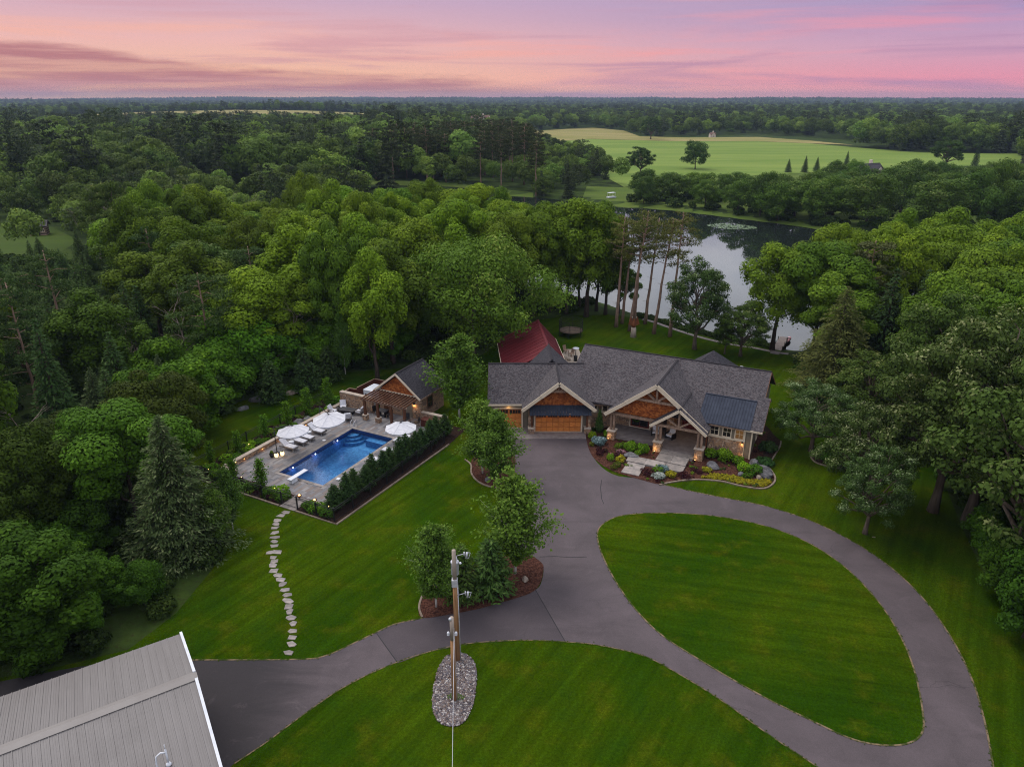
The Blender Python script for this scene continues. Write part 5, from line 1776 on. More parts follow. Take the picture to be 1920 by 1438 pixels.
for k in range(14):
    MB().cbox(0.06 + k * 0.12, 0, 0.016, 0.016, 0.15, 1.2).build('bar', M['black'], t)
for u, v, lab in ((5.15, -2.75, 'left rusty torch bowl glowing by the gate'), (6.9, -2.75, 'right rusty torch bowl glowing by the gate')):
    t = pthing('torch', lab, 'torch', u, v, 0.07, 0, 'glowing torches by the gate')
    MB().lathe([(0.05, 0), (0.05, 0.16), (0.16, 0.22), (0.22, 0.36)], n=12).build('bowl', M['rust'], t)
    MB().lathe([(0.13, 0), (0.09, 0.08), (0.03, 0.15)], (0, 0, 0.31), 9).build('flame', M['bulb'], t)
tag(MB().box(-0.45, 0.45, -0.25, 0.25, 0, 0.4).build('stone_block', M['boulder_tan'], None, PLW(7.6, -2.95, 0.03), (0, 0, PA + 0.1)), 'tan stone block beside the right torch', 'stone')
for k, (u, v, z, lab) in enumerate([(-5.6, -3.3, 0.55, 'small lit path lamp at the far left of the near fence'), (-4.0, -1.4, 0.8, 'small lit lamp among the shrubs in the left terrace corner'), (-1.6, -3.0, 0.6, 'small lit lamp between the two columnar trees'),
                                    (2.6, -3.1, 0.6, 'small lit lamp left of the gate'), (9.0, -3.3, 0.6, 'small lit lamp at the near end of the hedge'), (8.3, 4.3, 0.5, 'lit lamp glowing behind the middle of the hedge'), (-6.3, 2.4, 0.5, 'lit lamp in the bed behind the first parasol')]):
    t = pthing('garden_lamp', lab, 'lamp', u, v, 0.03, 0, 'small garden lamps round the pool')
    MB().tube([(0, 0, 0), (0, 0, z)], 0.018, 6).build('stem', M['black'], t)
    MB().lathe([(0.015, 0), (0.038, 0.02), (0.038, 0.06), (0.015, 0.08)], (0, 0, z), 8).build('bulb', M['bulb'], t)


# ------------------------------------------------------------------ entry steps (house coordinates)
st = thing('entry_steps', 'pale stone slab steps from the drive up to the porch', 'steps', (8.37, 77.32, 0), R(-25.9))
for (u0, u1, v0, v1, z) in ((9.44, 11.17, -14.75, -12.5, 0.12), (9.2, 11.0, -12.48, -11.25, 0.22), (11.02, 12.9, -12.48, -11.25, 0.22), (12.92, 14.75, -12.48, -11.25, 0.22),
                            (11.8, 13.25, -11.23, -9.6, 0.30), (13.27, 14.75, -11.23, -9.6, 0.30)):
    MB().box(u0, u1, v0, v1, -0.1, z).build('slab', M['flag'], st)
for k, (v0, v1) in enumerate(((-9.58, -9.22), (-9.2, -8.72))):
    MB().box(11.8, 15.05, v0, v1, -0.1, 0.33 + 0.015 * k).build('tread', M['flag'], st)

# ------------------------------------------------------------------ stepping stones
sp = thing('stepping_path', 'curving line of flat stepping stones from the gate to the side drive', None, (0, 0, 0))
sp['kind'] = 'structure'
SS = [(-19.57, 52.9), (-19.83, 52.37), (-19.89, 51.64), (-19.83, 51.11), (-19.74, 50.5), (-19.54, 49.78), (-19.33, 49.1), (-19.18, 48.52), (-19.04, 47.92), (-19.07, 47.06), (-18.53, 47.11), (-18.62, 46.4), (-18.37, 45.9), (-18.32, 45.37), (-18, 44.71), (-17.58, 44.19), (-17.22, 43.65), (-16.89, 43.09), (-16.54, 42.44), (-16.23, 41.89), (-15.95, 41.25), (-15.74, 40.62), (-15.5, 40.08), (-15.24, 39.47), (-14.94, 38.87), (-14.73, 38.14), (-14.59, 37.53), (-14.47, 36.89), (-14.47, 36.13)]
rs = random.Random(21)
for k, (x, y) in enumerate(SS):
    a0 = rs.uniform(-0.35, 0.35)
    w, d = rs.uniform(0.30, 0.40), rs.uniform(0.20, 0.30)
    n = rs.choice((4, 4, 5, 5, 6))
    w *= rs.choice((0.85, 1.0, 1.1, 1.2))
    ph0 = PI / n + rs.uniform(-0.2, 0.2)
    pts = []
    for i in range(n):
        a = ph0 + 2 * PI * i / n + rs.uniform(-0.28, 0.28)
        c, s_ = math.cos(a), math.sin(a)
        q = (abs(c) ** 6 + abs(s_) ** 6) ** (-1 / 6)
        px, py = w * q * c * rs.uniform(0.85, 1.08), d * q * s_ * rs.uniform(0.85, 1.08)
        pts.append((px * math.cos(a0) - py * math.sin(a0), px * math.sin(a0) + py * math.cos(a0)))
    MB().prism(pts, -0.05, rs.uniform(0.045, 0.065)).build('stone', M['flag'], sp, (x, y, 0))

# ------------------------------------------------------------------ shed with a ribbed steel roof
sd = thing('metal_shed', 'grey metal shed roof in the near left corner with white rake trim', 'shed', (-16.44, 28.58, 0), R(32.6))
SR, SE, SHW, SLN = 5.5, 4.0, 5.7, 26.0
pitch = 0.36
npn = int(SLN / pitch)
for side in (1, -1):
    mbp = MB()
    e = Vector((0, side * SHW, SE - SR))
    nrm = Vector((0, side * (SR - SE), SHW)).normalized()
    mbp.slab([(-pitch + 0.004, 0.14 * side, -0.02 - 0.14 * 0.263), (0, 0.14 * side, -0.02 - 0.14 * 0.263), (0, side * SHW, SE - SR - 0.02), (-pitch + 0.004, side * SHW, SE - SR - 0.02)], 0.03)
    for x, w_, h_ in ((-0.03, 0.035, 0.020), (-0.15, 0.02, 0.004), (-0.25, 0.02, 0.004)):
        mbp.beam((x, 0.14 * side, -0.14 * 0.263 - 0.01), (x, side * SHW, SE - SR - 0.01), w_, h_ * 2)
    me = mbp.mesh('roof_panel', M['grey_steel'])
    for k in range(npn):
        link('roof_panel', me, sd, (-pitch * k, 0, SR))
MB().slab([(0.12, -0.32, SR - 0.045), (0.12, 0, SR + 0.05), (-SLN, 0, SR + 0.05), (-SLN, -0.32, SR - 0.045)], 0.02).add([(0.12, 0, SR + 0.05), (0.12, 0.32, SR - 0.045), (-SLN, 0.32, SR - 0.045), (-SLN, 0, SR + 0.05)], [(0, 1, 2, 3)]).build('ridge_cap', M['grey_steel2'], sd)
for side in (1, -1):
    MB().beam((0.03, 0.25 * side, SR - 0.05), (0.03, side * (SHW + 0.05), SE - 0.02), 0.14, 0.16).build('rake_trim', M['white'], sd)
MB().box(-SLN + 0.3, -0.35, -SHW + 0.3, SHW - 0.3, 0, SE - 0.05).build('wall', M['grey_steel2'], sd)
MB().plate([(-0.36, -SHW + 0.35, SE - 0.06), (-0.36, SHW - 0.35, SE - 0.06), (-0.36, 0, SR - 0.12)], (-0.1, 0, 0)).build('gable_wall', M['grey_steel2'], sd)
vp = MB()
vx, vy = -2.0, -4.0
vz = SR - 0.263 * 4.0
vp.tube([(vx, vy, vz - 0.1), (vx, vy, vz + 0.95)], 0.045, 8)
vp.lathe([(0.14, 0), (0.12, 0.06), (0.05, 0.16)], (vx, vy, vz), 10)
vp.tube([(vx, vy, vz + 0.95), (vx, vy, vz + 1.25)], 0.02, 6)
vp.build('vent_pipe', M['white'], sd)
vp = MB()
vp.tube([(vx - 0.02, vy, vz + 0.75), (vx - 0.22, vy + 0.02, vz + 0.85), (vx - 0.42, vy, vz + 0.75), (vx - 0.47, vy - 0.1, vz + 0.45), (vx - 0.47, vy - 0.2, vz + 0.02)], 0.04, 8)
vp.build('gooseneck_pipe', M['white'], sd)

# ------------------------------------------------------------------ gravel island and utility poles
gc = (-3.47, 33.26)
gpts = []
for k in range(40):
    a = 2 * PI * k / 40
    q = (abs(math.cos(a)) ** 2.5 + abs(math.sin(a)) ** 2.5) ** (-1 / 2.5)
    gpts.append((gc[0] + 1.28 * q * math.cos(a) + 0.03 * math.sin(3 * a), gc[1] + 2.88 * q * math.sin(a) + 0.05 * math.cos(2 * a)))
sheet('gravel_bed', gpts, 0.05, M['mulch_dark'], 'oval bed of pebbles round the utility poles')
ico = bmesh.new()
bmesh.ops.create_icosphere(ico, subdivisions=1, radius=1)
IV = np.array([v.co[:] for v in ico.verts])
IF = np.array([[v.index for v in f.verts] for f in ico.faces])
ico.free()


def pebbles(name, pts, rad, label, mat, z=0.05, seed=1, parent=None, bias=None):
    rng = np.random.default_rng(seed)
    n = len(pts)
    P = np.array(pts)
    S = rng.uniform(rad[0], rad[1], (n, 1)) * np.column_stack([rng.uniform(0.8, 1.4, n), rng.uniform(0.8, 1.3, n), rng.uniform(0.5, 0.8, n)])
    A = rng.uniform(0, 6.28, n)
    V = IV[None] * S[:, None, :] * rng.uniform(0.85, 1.15, (n, len(IV), 1))
    x = V[:, :, 0] * np.cos(A)[:, None] - V[:, :, 1] * np.sin(A)[:, None]
    y = V[:, :, 0] * np.sin(A)[:, None] + V[:, :, 1] * np.cos(A)[:, None]
    zz = V[:, :, 2] + z + S[:, 2:3] * rng.uniform(0.2, 0.9, (n, 1))
    co = np.stack([x + P[:, 0:1], y + P[:, 1:2], zz], -1).reshape(-1, 3)
    F = (IF[None] + (np.arange(n) * len(IV))[:, None, None]).reshape(-1, 3)
    me = bpy.data.meshes.new(name)
    me.vertices.add(len(co))
    me.vertices.foreach_set('co', co.astype(np.float32).ravel())
    m = len(F)
    me.loops.add(3 * m)
    me.loops.foreach_set('vertex_index', F.astype(np.int32).ravel())
    me.polygons.add(m)
    me.polygons.foreach_set('loop_start', np.arange(0, 3 * m, 3, dtype=np.int32))
    me.polygons.foreach_set('loop_total', np.full(m, 3, dtype=np.int32))
    at = me.attributes.new('tint', 'FLOAT', 'FACE')
    at.data.foreach_set('value', np.repeat(rng.random(n), len(IF)).astype(np.float32))
    me.materials.append(mat)
    me.update()
    o = link(name, me, parent)
    return tag(o, label, None, None, 'stuff')


rp = np.random.default_rng(8)
pp = []
while len(pp) < 5200:
    x, y = rp.uniform(-1.5, 1.5), rp.uniform(-3.2, 3.2)
    if inside((gc[0] + x, gc[1] + y), gpts): pp.append((gc[0] + x, gc[1] + y))
pebbles('pebbles', pp, (0.03, 0.072), 'grey and tan river pebbles heaped round the pole feet', M['pebble'])


def pole(name, label, x, y, h, r, cat='utility pole'):
    t = thing(name, label, cat, (x, y, 0))
    MB().tube([(0, 0, -0.2), (0, 0, h * 0.5), (0, 0, h * 0.74)], [r, r * 0.86, r * 0.78], 12).build('shaft', M['pole_wood'], t)
    MB().tube([(0, 0, h * 0.741), (0, 0, h)], [r * 0.775, r * 0.70], 12).build('weathered_top', M['pole_top'], t)
    return t


t = pole('utility_pole', 'front wooden utility pole with white insulators near its top', (-3.4, 32.27)[0], (-3.4, 32.27)[1], 6.1, 0.165)
for s in (-1, 1):
    o = MB().tube([(0, 0, 5.0), (s * 0.22, -0.06, 5.0)], 0.02, 6).build('arm', M['galv'], t)
    MB().lathe([(0.04, 0), (0.08, 0.03), (0.08, 0.08), (0.06, 0.1), (0.08, 0.13), (0.08, 0.2), (0.04, 0.26)], (s * 0.22, -0.06, 4.88), 10).build('insulator', M['white'], t)
MB().lathe([(0.09, 0), (0.10, 0.10), (0.05, 0.16)], (-0.08, -0.08, 5.98), 10).build('pole_cap', M['galv'], t)
MB().tube([(0.12, -0.13, 5.2), (0.11, -0.16, 3.0), (0.15, -0.17, 0.0)], 0.014, 5).build('ground_wire', M['galv'], t)
t = pole('utility_pole', 'taller rear utility pole carrying the grey transformer can', (-3.46, 35.47)[0], (-3.46, 35.47)[1], 8.35, 0.17)
MB().lathe([(0.20, 0), (0.24, 0.05), (0.24, 0.85), (0.26, 0.88), (0.26, 0.93), (0.18, 1.0)], (0.0, 0.38, 6.35), 16).build('transformer', M['galv'], t)
MB().lathe([(0.04, 0), (0.07, 0.06), (0.04, 0.1), (0.07, 0.15), (0.04, 0.2), (0.02, 0.3)], (0.1, 0.38, 7.35), 8).build('bushing', M['white'], t)
MB().lathe([(0.05, 0), (0.09, 0.06), (0.06, 0.12)], (0.34, 0.3, 7.15), 8).build('bushing', M['white'], t)
MB().cbox(0.0, -0.02, 0.35, 0.35, 5.8, 6.3).build('bracket', M['galv'], t)
for z, nm in ((8.05, 'a'), (5.2, 'b')):
    o = MB().tube([(0.1, 0, z - 0.12), (0.62, 0.02, z + 0.04)], 0.022, 6).build('cutout_arm', M['galv'], t)
    MB().tube([(0.62, 0.02, z + 0.16), (0.62, 0.02, z - 0.1)], 0.045, 7).build('clamp', M['galv'], o)
    MB().tube([(0.78, 0.0, z + 0.14), (0.74, -0.02, z - 0.26)], [0.07, 0.06], 8).build('cutout', M['galv'], t)
    MB().tube([(0.78, 0.0, z + 0.14), (0.98, 0.0, z + 0.12), (0.88, -0.02, z - 0.24), (0.74, -0.02, z - 0.26)], 0.02, 5).build('cutout_loop', M['galv'], t)
MB().tube([(0.14, 0.08, 5.8), (0.17, 0.1, 0.0)], 0.05, 7).build('conduit', M['galv'], t)
wx, wy = (-3.4, 32.27)
pts = []
for k in range(13):
    q = k / 12
    pts.append((wx + 0.13 + 3.6 * q * 0.18 + 0.9 * q, wy - 0.17 - 22.5 * q, 5.5 + 3.2 * q - 1.0 * math.sin(PI * q)))
tag(MB().tube(pts, 0.013, 5).build('overhead_wire', M['galv']), 'single wire running from the front utility pole out of view', 'wire')

# ------------------------------------------------------------------ garden planting
def rock(label, p, r, mat='boulder', flat=0.6, seed=0, cat='boulder'):
    rng = np.random.default_rng(seed + int(abs(p[0]) * 10))
    bm = bmesh.new()
    bmesh.ops.create_icosphere(bm, subdivisions=2, radius=1)
    cuts = [(unit_(rng), rng.uniform(0.55, 0.85)) for _ in range(7)]
    for v in bm.verts:
        for n_, d_ in cuts:
            e = v.co.dot(n_) - d_
            if e > 0: v.co -= n_ * e
        v.co.x *= r * 1.2
        v.co.y *= r * 0.9
        v.co.z = max(-0.1, v.co.z * r * flat + r * flat * 0.35)
    me = bpy.data.meshes.new('boulder')
    bm.to_mesh(me)
    bm.free()
    me.materials.append(M[mat])
    o = link('boulder', me, None, (p[0], p[1], 0.0), (0, 0, rng.uniform(0, 6)))
    return tag(o, label, cat)


def unit_(rng):
    v = Vector(rng.normal(size=3))
    return v.normalized()


rock('flat grey boulder behind the yellow bush left of the steps', (11.89, 63.24), 0.75, flat=0.5, seed=1)
rock('blue grey boulder below the hydrangeas', (19.51, 61.02), 0.65, flat=0.65, seed=2)
rock('large slate boulder at the house corner', (23.5, 61.02), 0.7, flat=0.9, seed=3)
rock('dark boulder between the house corner and the edging', (23.95, 60.17), 0.85, flat=0.7, seed=4)
rock('dark boulder nearest the curved edging', (24.1, 59.24), 0.7, flat=0.7, seed=5)
rock('tan stone in front of the dark boulders', (23.22, 58.73), 0.42, 'boulder_tan', 0.7, 6)
rock('small grey stone left of the bright green bush', (21.73, 59.44), 0.34, flat=0.8, seed=7)
rock('pale grey speckled stone in the fork bed', (0.99, 43.51), 0.25, 'boulder_tan', 1.2, 8)
rock('round grey stone between the two birches by the garage', (-2.25, 58.43), 0.34, 'boulder', 0.9, 9)
rock('pale boulder at the near end of the strip of lawn', (-33.25, 66.95), 0.55, seed=10)
rock('flat grey boulder at the middle of the strip of lawn', (-30.98, 74.79), 0.7, flat=0.5, seed=11)
rock('larger grey boulder at the lawn edge behind the pool', (-30.15, 77.28), 0.85, flat=0.6, seed=12)
rock('cluster stone beside the far end of the lawn strip', (-26.65, 79.57), 0.7, 'boulder_tan', 0.5, 13)
rock('grey boulder in the bed behind the second parasol', PLW(-6.0, 9.2), 0.8, seed=14)
rock('dark boulder beside the second parasol bed', PLW(-5.9, 10.6), 0.6, seed=15)
rock('small pale stone in the lawn under the right hand oak', (29.5, 49.18), 0.13, 'boulder_tan', 0.5, 16, 'stone')


# ------------------------------------------------------------------ things behind the house
t = thing('trampoline', 'round trampoline with a dark mat and net on the back lawn', 'trampoline', (*(8.86, 102.37), 0))
MB().lathe([(1.72, 0.80), (1.80, 0.80), (1.80, 0.88), (1.72, 0.88)], n=28).build('pad_ring', M['bark'], t)
MB().lathe([(1.715, 0.83), (1.715, 0.845), (0.01, 0.84)], n=28).build('mat', M['mat_black'], t)
for k in range(6):
    a = 2 * PI * k / 6 + 0.3
    MB().tube([(1.82 * math.cos(a), 1.82 * math.sin(a), 0), (1.84 * math.cos(a), 1.84 * math.sin(a), 2.55)], 0.03, 6).build('net_post', M['black'], t)
nt = MB()
for k in range(60):
    a = 2 * PI * k / 60
    nt.beam((1.78 * math.cos(a), 1.78 * math.sin(a), 0.88), (1.78 * math.cos(a), 1.78 * math.sin(a), 2.5), 0.022, 0.022)
for j in range(7):
    for k in range(24):
        a, b = 2 * PI * k / 24, 2 * PI * (k + 1) / 24
        z = 0.95 + j * 0.25
        nt.beam((1.78 * math.cos(a), 1.78 * math.sin(a), z), (1.78 * math.cos(b), 1.78 * math.sin(b), z), 0.02, 0.02)
o = nt.build('net', M['black'], t, recalc=False)
o['kind'] = 'stuff'

t = thing('carved_stump', 'pale tree stump carved into a winged bird on the back lawn', 'sculpture', (*(18.16, 101.59), 0))
MB().tube([(0, 0, -0.1), (0.02, 0, 0.8), (0, 0, 1.5)], [0.5, 0.40, 0.36], 10).build('stump', M['pole_top'], t)
b = MB()
b.lathe([(0.1, 0), (0.34, 0.2), (0.36, 0.6), (0.2, 0.95), (0.14, 1.1), (0.18, 1.25), (0.06, 1.42)], (0, 0, 1.45), 10)
b.build('bird', M['rust'], t)
for s in (-1, 1):
    w_ = MB()
    for k in range(4):
        w_.plate([(s * 0.2, -0.1 + 0.05 * k, 1.75), (s * (0.85 - 0.08 * k), -0.05 + 0.05 * k, 2.05 + 0.28 * k), (s * (0.7 - 0.08 * k), -0.05 + 0.05 * k, 2.35 + 0.3 * k), (s * 0.15, -0.1 + 0.05 * k, 2.25)], (0, 0.04, 0))
    w_.build('wing', M['rust'], t)
    MB().lathe([(0.05, 0), (0.1, 0.1), (0.03, 0.26)], (s * 0.32, 0, 2.95), 7).build('tip', M['stone_cap'], t)

t = thing('patio_heater', 'black patio heater with a round silver hood behind the house', 'heater', (*(8.65, 91.09), 0))
MB().lathe([(0.26, 0), (0.26, 0.75), (0.2, 0.8)], n=12).build('base', M['black'], t)
MB().tube([(0, 0, 0.8), (0, 0, 1.8)], 0.05, 8).build('stem', M['black'], t)
MB().lathe([(0.46, 0), (0.45, 0.05), (0.2, 0.13), (0.02, 0.15)], (0, 0, 1.82), 18).build('hood', M['white'], t)
pat = sheet('patio', [(5.67, 88.4), (6.66, 93.03), (7.76, 95.97), (9.51, 95.97), (9.92, 88.4)], 0.03, M['stone_cap'], 'small stone patio between barn and house')
for k, (p, a, lab) in enumerate((((7.57, 94.37), 0.6, 'wooden chair on the patio nearest the barn'), ((8.22, 93.03), -0.8, 'wooden chair on the patio nearest the heater'))):
    t = thing('patio_chair', lab, 'chair', (*p, 0.03), a, 'wooden patio chairs')
    MB().box(-0.3, 0.3, -0.3, 0.3, 0.38, 0.44).build('seat', M['timber'], t)
    for q in range(4):
        MB().plate([(-0.28 + q * 0.145, 0.25, 0.44), (-0.16 + q * 0.145, 0.25, 0.44), (-0.16 + q * 0.145, 0.42, 1.05), (-0.28 + q * 0.145, 0.42, 1.05)], (0, 0.03, 0)).build('slat', M['timber'], t)
    for x in (-0.27, 0.27):
        for y in (-0.25, 0.25):
            MB().cbox(x, y, 0.06, 0.06, 0, 0.38).build('leg', M['timber'], t)
rock('tan patio rock beside the barn', (7.12, 92.16), 0.45, 'boulder_tan', 0.7, 30)
rock('grey patio rock by the barn corner', (7.72, 91.3), 0.35, 'boulder_tan', 0.8, 31)

t = thing('dock', 'short grey plank dock running from the back lawn to the pond', 'dock', (*(36.74, 93.92), 0))
dd = Vector((*(41.24, 102.6), 0)) - Vector((*(36.74, 93.92), 0))
Ld = dd.length
t.rotation_euler = (0, 0, math.atan2(dd.y, dd.x) - PI / 2)
nd = int(Ld / 0.16)
for k in range(nd):
    MB().box(-0.6, 0.6, k * 0.16, k * 0.16 + 0.145, 0.02 - 0.35 * k / nd, 0.06 - 0.35 * k / nd).build('plank', M['concrete'], t)
for k in range(4):
    for s in (-0.62, 0.62):
        MB().cbox(s, 0.8 + k * Ld / 4.2, 0.1, 0.1, -1.8, 0.3).build('post', M['bark'], t)
t = thing('kayak', 'faded pink kayak drawn up beside the dock', 'kayak', (*(41.73, 102.14), -0.75), R(60))
hl = MB()
for k in range(1):
    prof = [(-1.5, 0.03), (-1.2, 0.2), (-0.5, 0.34), (0.5, 0.34), (1.2, 0.2), (1.5, 0.03)]
    vs = []
    for x, r in prof:
        for i in range(8):
            a = 2 * PI * i / 8
            vs.append((x, r * math.cos(a), 0.2 + 0.2 * max(r / 0.34, 0.1) * math.sin(a)))
    fs = [(i * 8 + j, i * 8 + (j + 1) % 8, (i + 1) * 8 + (j + 1) % 8, (i + 1) * 8 + j) for i in range(5) for j in range(8)]
    hl.add(vs, fs, True)
hl.build('hull', mottled('faded_pink', (0.42, 0.18, 0.2), (0.55, 0.3, 0.32), 2.0, 0.5), t)
MB().lathe([(0.2, 0), (0.24, 0.04), (0.2, 0.06)], (0, 0, 0.38), 12).build('cockpit', M['black'], t)

# lily pads
lp = MB()
rl = random.Random(5)
lc = (63.06, 206.13)
for k in range(420):
    a, q = rl.uniform(0, 2 * PI), math.sqrt(rl.random())
    x, y = lc[0] + 6.5 * q * math.cos(a), lc[1] + 5.0 * q * math.sin(a) - 1.2 * q * math.cos(a)
    r = rl.uniform(0.16, 0.36)
    lp.add([(x + r * math.cos(2 * PI * i / 6), y + r * math.sin(2 * PI * i / 6), LAKE_Z + 0.02 + 0.001 * (k % 9)) for i in range(6)], [tuple(range(6))])
o = lp.build('lily_pads', mottled('lily_pad', (0.09, 0.14, 0.07), (0.15, 0.21, 0.11), 1.0, 0.6), recalc=False)
tag(o, 'pale green raft of lily pads on the pond', None, None, 'stuff')

# porch furniture
for k, (u, v, a, lab) in enumerate(((10.35, -5.9, 0.25, 'left grey cushioned armchair on the porch'), (11.95, -6.0, -0.35, 'right grey cushioned armchair on the porch'))):
    wp = (8.37 + u * math.cos(TH) - v * math.sin(TH), 77.32 + u * math.sin(TH) + v * math.cos(TH))
    t = thing('porch_chair', lab, 'armchair', (wp[0], wp[1], 0.36), TH + a, 'grey porch armchairs')
    MB().box(-0.33, 0.33, -0.35, 0.3, 0.28, 0.45).build('seat', M['cushion'], t)
    MB().plate([(-0.33, 0.25, 0.45), (0.33, 0.25, 0.45), (0.33, 0.42, 0.98), (-0.33, 0.42, 0.98)], (0, 0.1, 0)).build('backrest', M['cushion'], t)
    for x in (-0.4, 0.4):
        MB().box(x - 0.05, x + 0.05, -0.36, 0.4, 0.0, 0.6).build('arm', M['black'], t)
wr_ = MB()
pts = [(8.0 + 0.42 * math.cos(a), -5.16, 1.55 + 0.42 * math.sin(a)) for a in [2 * PI * i / 16 for i in range(17)]]
wr_.tube(pts, 0.11, 6, False)
o = wr_.build('wreath', M['leaf_oak'], None, (8.37, 77.32, 0), (0, 0, TH))
tag(o, 'dark leafy wreath hanging in the porch window', 'wreath')
for k, (x, y, h, lab) in enumerate(((-1.95, 69.3, 0.9, 'dark planter by the narrow garage door'),)):
    t = thing('planter_pot', lab, 'planter', (x, y, 0.045))
    MB().lathe([(0.18, 0), (0.26, 0.4), (0.28, 0.45)], n=12).build('pot', M['black'], t)
    MB().lathe([(0.05, 0.45), (0.3, 0.6), (0.2, 0.85), (0.02, 0.95)], n=9).build('plant', M['leaf'], t)


# ------------------------------------------------------------------ far buildings
def zat0(x, y):
    return float(height(np.array([x]), np.array([y]))[0])


def far_house(name, label, cat, loc, rz, w, d, h, wall, roofm, gables=1, pitch=0.8):
    t = thing(name, label, cat, loc, rz)
    MB().box(-w / 2, w / 2, -d / 2, d / 2, -0.5, h).build('wall', wall, t)
    rh = d / 2 * pitch
    MB().slab([(-w / 2 - 0.3, -d / 2 - 0.3, h - 0.1), (w / 2 + 0.3, -d / 2 - 0.3, h - 0.1), (w / 2 + 0.3, 0, h + rh), (-w / 2 - 0.3, 0, h + rh)], 0.2).build('roof', roofm, t)
    MB().slab([(-w / 2 - 0.3, d / 2 + 0.3, h - 0.1), (w / 2 + 0.3, d / 2 + 0.3, h - 0.1), (w / 2 + 0.3, 0, h + rh), (-w / 2 - 0.3, 0, h + rh)], 0.2).build('roof', roofm, t)
    for s in (-1, 1):
        MB().plate([(s * w / 2, -d / 2, h), (s * w / 2, d / 2, h), (s * w / 2, 0, h + rh - 0.15)], (-s * 0.2, 0, 0)).build('gable_wall', wall, t)
    for g in range(gables):
        x = (-0.5 + (g + 0.5) / gables) * w * 0.8
        gw_, gh = w / gables * 0.3, h + rh * 0.85
        MB().add([(x - gw_, -d / 2 - 1.2, -0.5), (x + gw_, -d / 2 - 1.2, -0.5), (x + gw_, -d / 2 - 1.2, h), (x, -d / 2 - 1.2, gh), (x - gw_, -d / 2 - 1.2, h),
                  (x - gw_, 0, -0.5), (x + gw_, 0, -0.5), (x + gw_, 0, h), (x, 0, gh), (x - gw_, 0, h)], [(0, 1, 2, 3, 4), (1, 6, 7, 2), (5, 0, 4, 9)]).build('bay', wall, t)
        for s in (-1, 1):
            MB().slab([(x, -d / 2 - 1.5, gh + 0.15), (x + s * (gw_ + 0.4), -d / 2 - 1.5, h - 0.2), (x + s * (gw_ + 0.4), 0, h - 0.2), (x, 0, gh + 0.15)], 0.15).build('roof', roofm, t)
        window((x - gw_ * 0.4, -d / 2 - 1.21, h * 0.25), (1, 0, 0), (0, -1, 0), gw_ * 0.8, h * 0.25, t)
        window((x - gw_ * 0.35, -d / 2 - 1.21, h * 0.68), (1, 0, 0), (0, -1, 0), gw_ * 0.7, h * 0.22, t)
    MB().box(w * 0.1, w * 0.1 + 1.0, 0.2, 1.2, h, h + rh + 1.2).build('chimney', wall, t)
    return t


WH = mottled('pale_render', (0.55, 0.46, 0.38), (0.66, 0.57, 0.49), 0.5, 0.8)
BR = mottled('brown_tile', (0.12, 0.07, 0.055), (0.17, 0.105, 0.085), 0.8, 0.9)
far_house('far_house', 'pale gabled house with a brown roof among the trees far beyond the pond', 'house', (-29, 700, zat0(-29, 700)), R(-12), 17, 10, 6.5, WH, BR, 3, 0.9)
far_house('far_house', 'white gabled house half hidden by oaks on the far bank', 'house', (*(141.77, 294.23), 0), R(28), 12, 8, 5.5, WH, M['shingle_dark'], 1, 0.95)
far_house('far_barn', 'tiny white barn at the top edge of the pasture', 'barn', (*(183.72, 690.23), zat0(*(183.72, 690.23))), R(10), 5, 4, 2.6, WH, BR, 1, 0.8)
t = thing('cabin', 'small dark log cabin in the clearing at the far left', 'cabin', (*(-123.98, 188.1), 0), R(20))
for k in range(9):
    MB().box(-1.9, 1.9, -1.6, 1.6, 0.28 * k + 0.01, 0.28 * (k + 1)).build('log', M['bark_dark'] if k % 2 else M['timber'], t)
for s in (-1, 1):
    MB().slab([(-2.4, s * 2.2, 2.4), (2.4, s * 2.2, 2.4), (2.4, 0, 3.7), (-2.4, 0, 3.7)], 0.12).build('roof', M['shingle'], t)
for s in (-1, 1):
    MB().plate([(s * 1.9, -1.6, 2.52), (s * 1.9, 1.6, 2.52), (s * 1.9, 0, 3.5)], (-s * 0.1, 0, 0)).build('gable_wall', M['timber'], t)
MB().box(-0.5, 0.4, -1.66, -1.61, 0.1, 1.9).build('door', M['dark'], t)
window((0.7, -1.61, 0.9), (1, 0, 0), (0, -1, 0), 0.7, 0.7, t)
t = thing('pontoon', 'small white canopied boat on the far bank of the pond', 'boat', (*(35.57, 261.34), 0), R(30))
MB().box(-1.6, 1.6, -0.8, 0.8, 0.2, 0.6).build('hull', M['white'], t)
MB().slab([(-1.4, -0.8, 2.0), (1.4, -0.8, 2.0), (1.4, 0.8, 2.0), (-1.4, 0.8, 2.0)], 0.1).build('canopy', M['white'], t)
for x in (-1.2, 1.2):
    for y in (-0.7, 0.7):
        MB().cbox(x, y, 0.06, 0.06, 0.6, 1.95).build('pole', M['galv'], t)
t = thing('jetty', 'little tan plank jetty on the far bank of the pond', 'jetty', (*(32.72, 249.05), -0.5), R(-40))
for k in range(14):
    MB().box(-0.6, 0.6, k * 0.3, k * 0.3 + 0.27, 0.1, 0.16).build('plank', M['timber'], t)


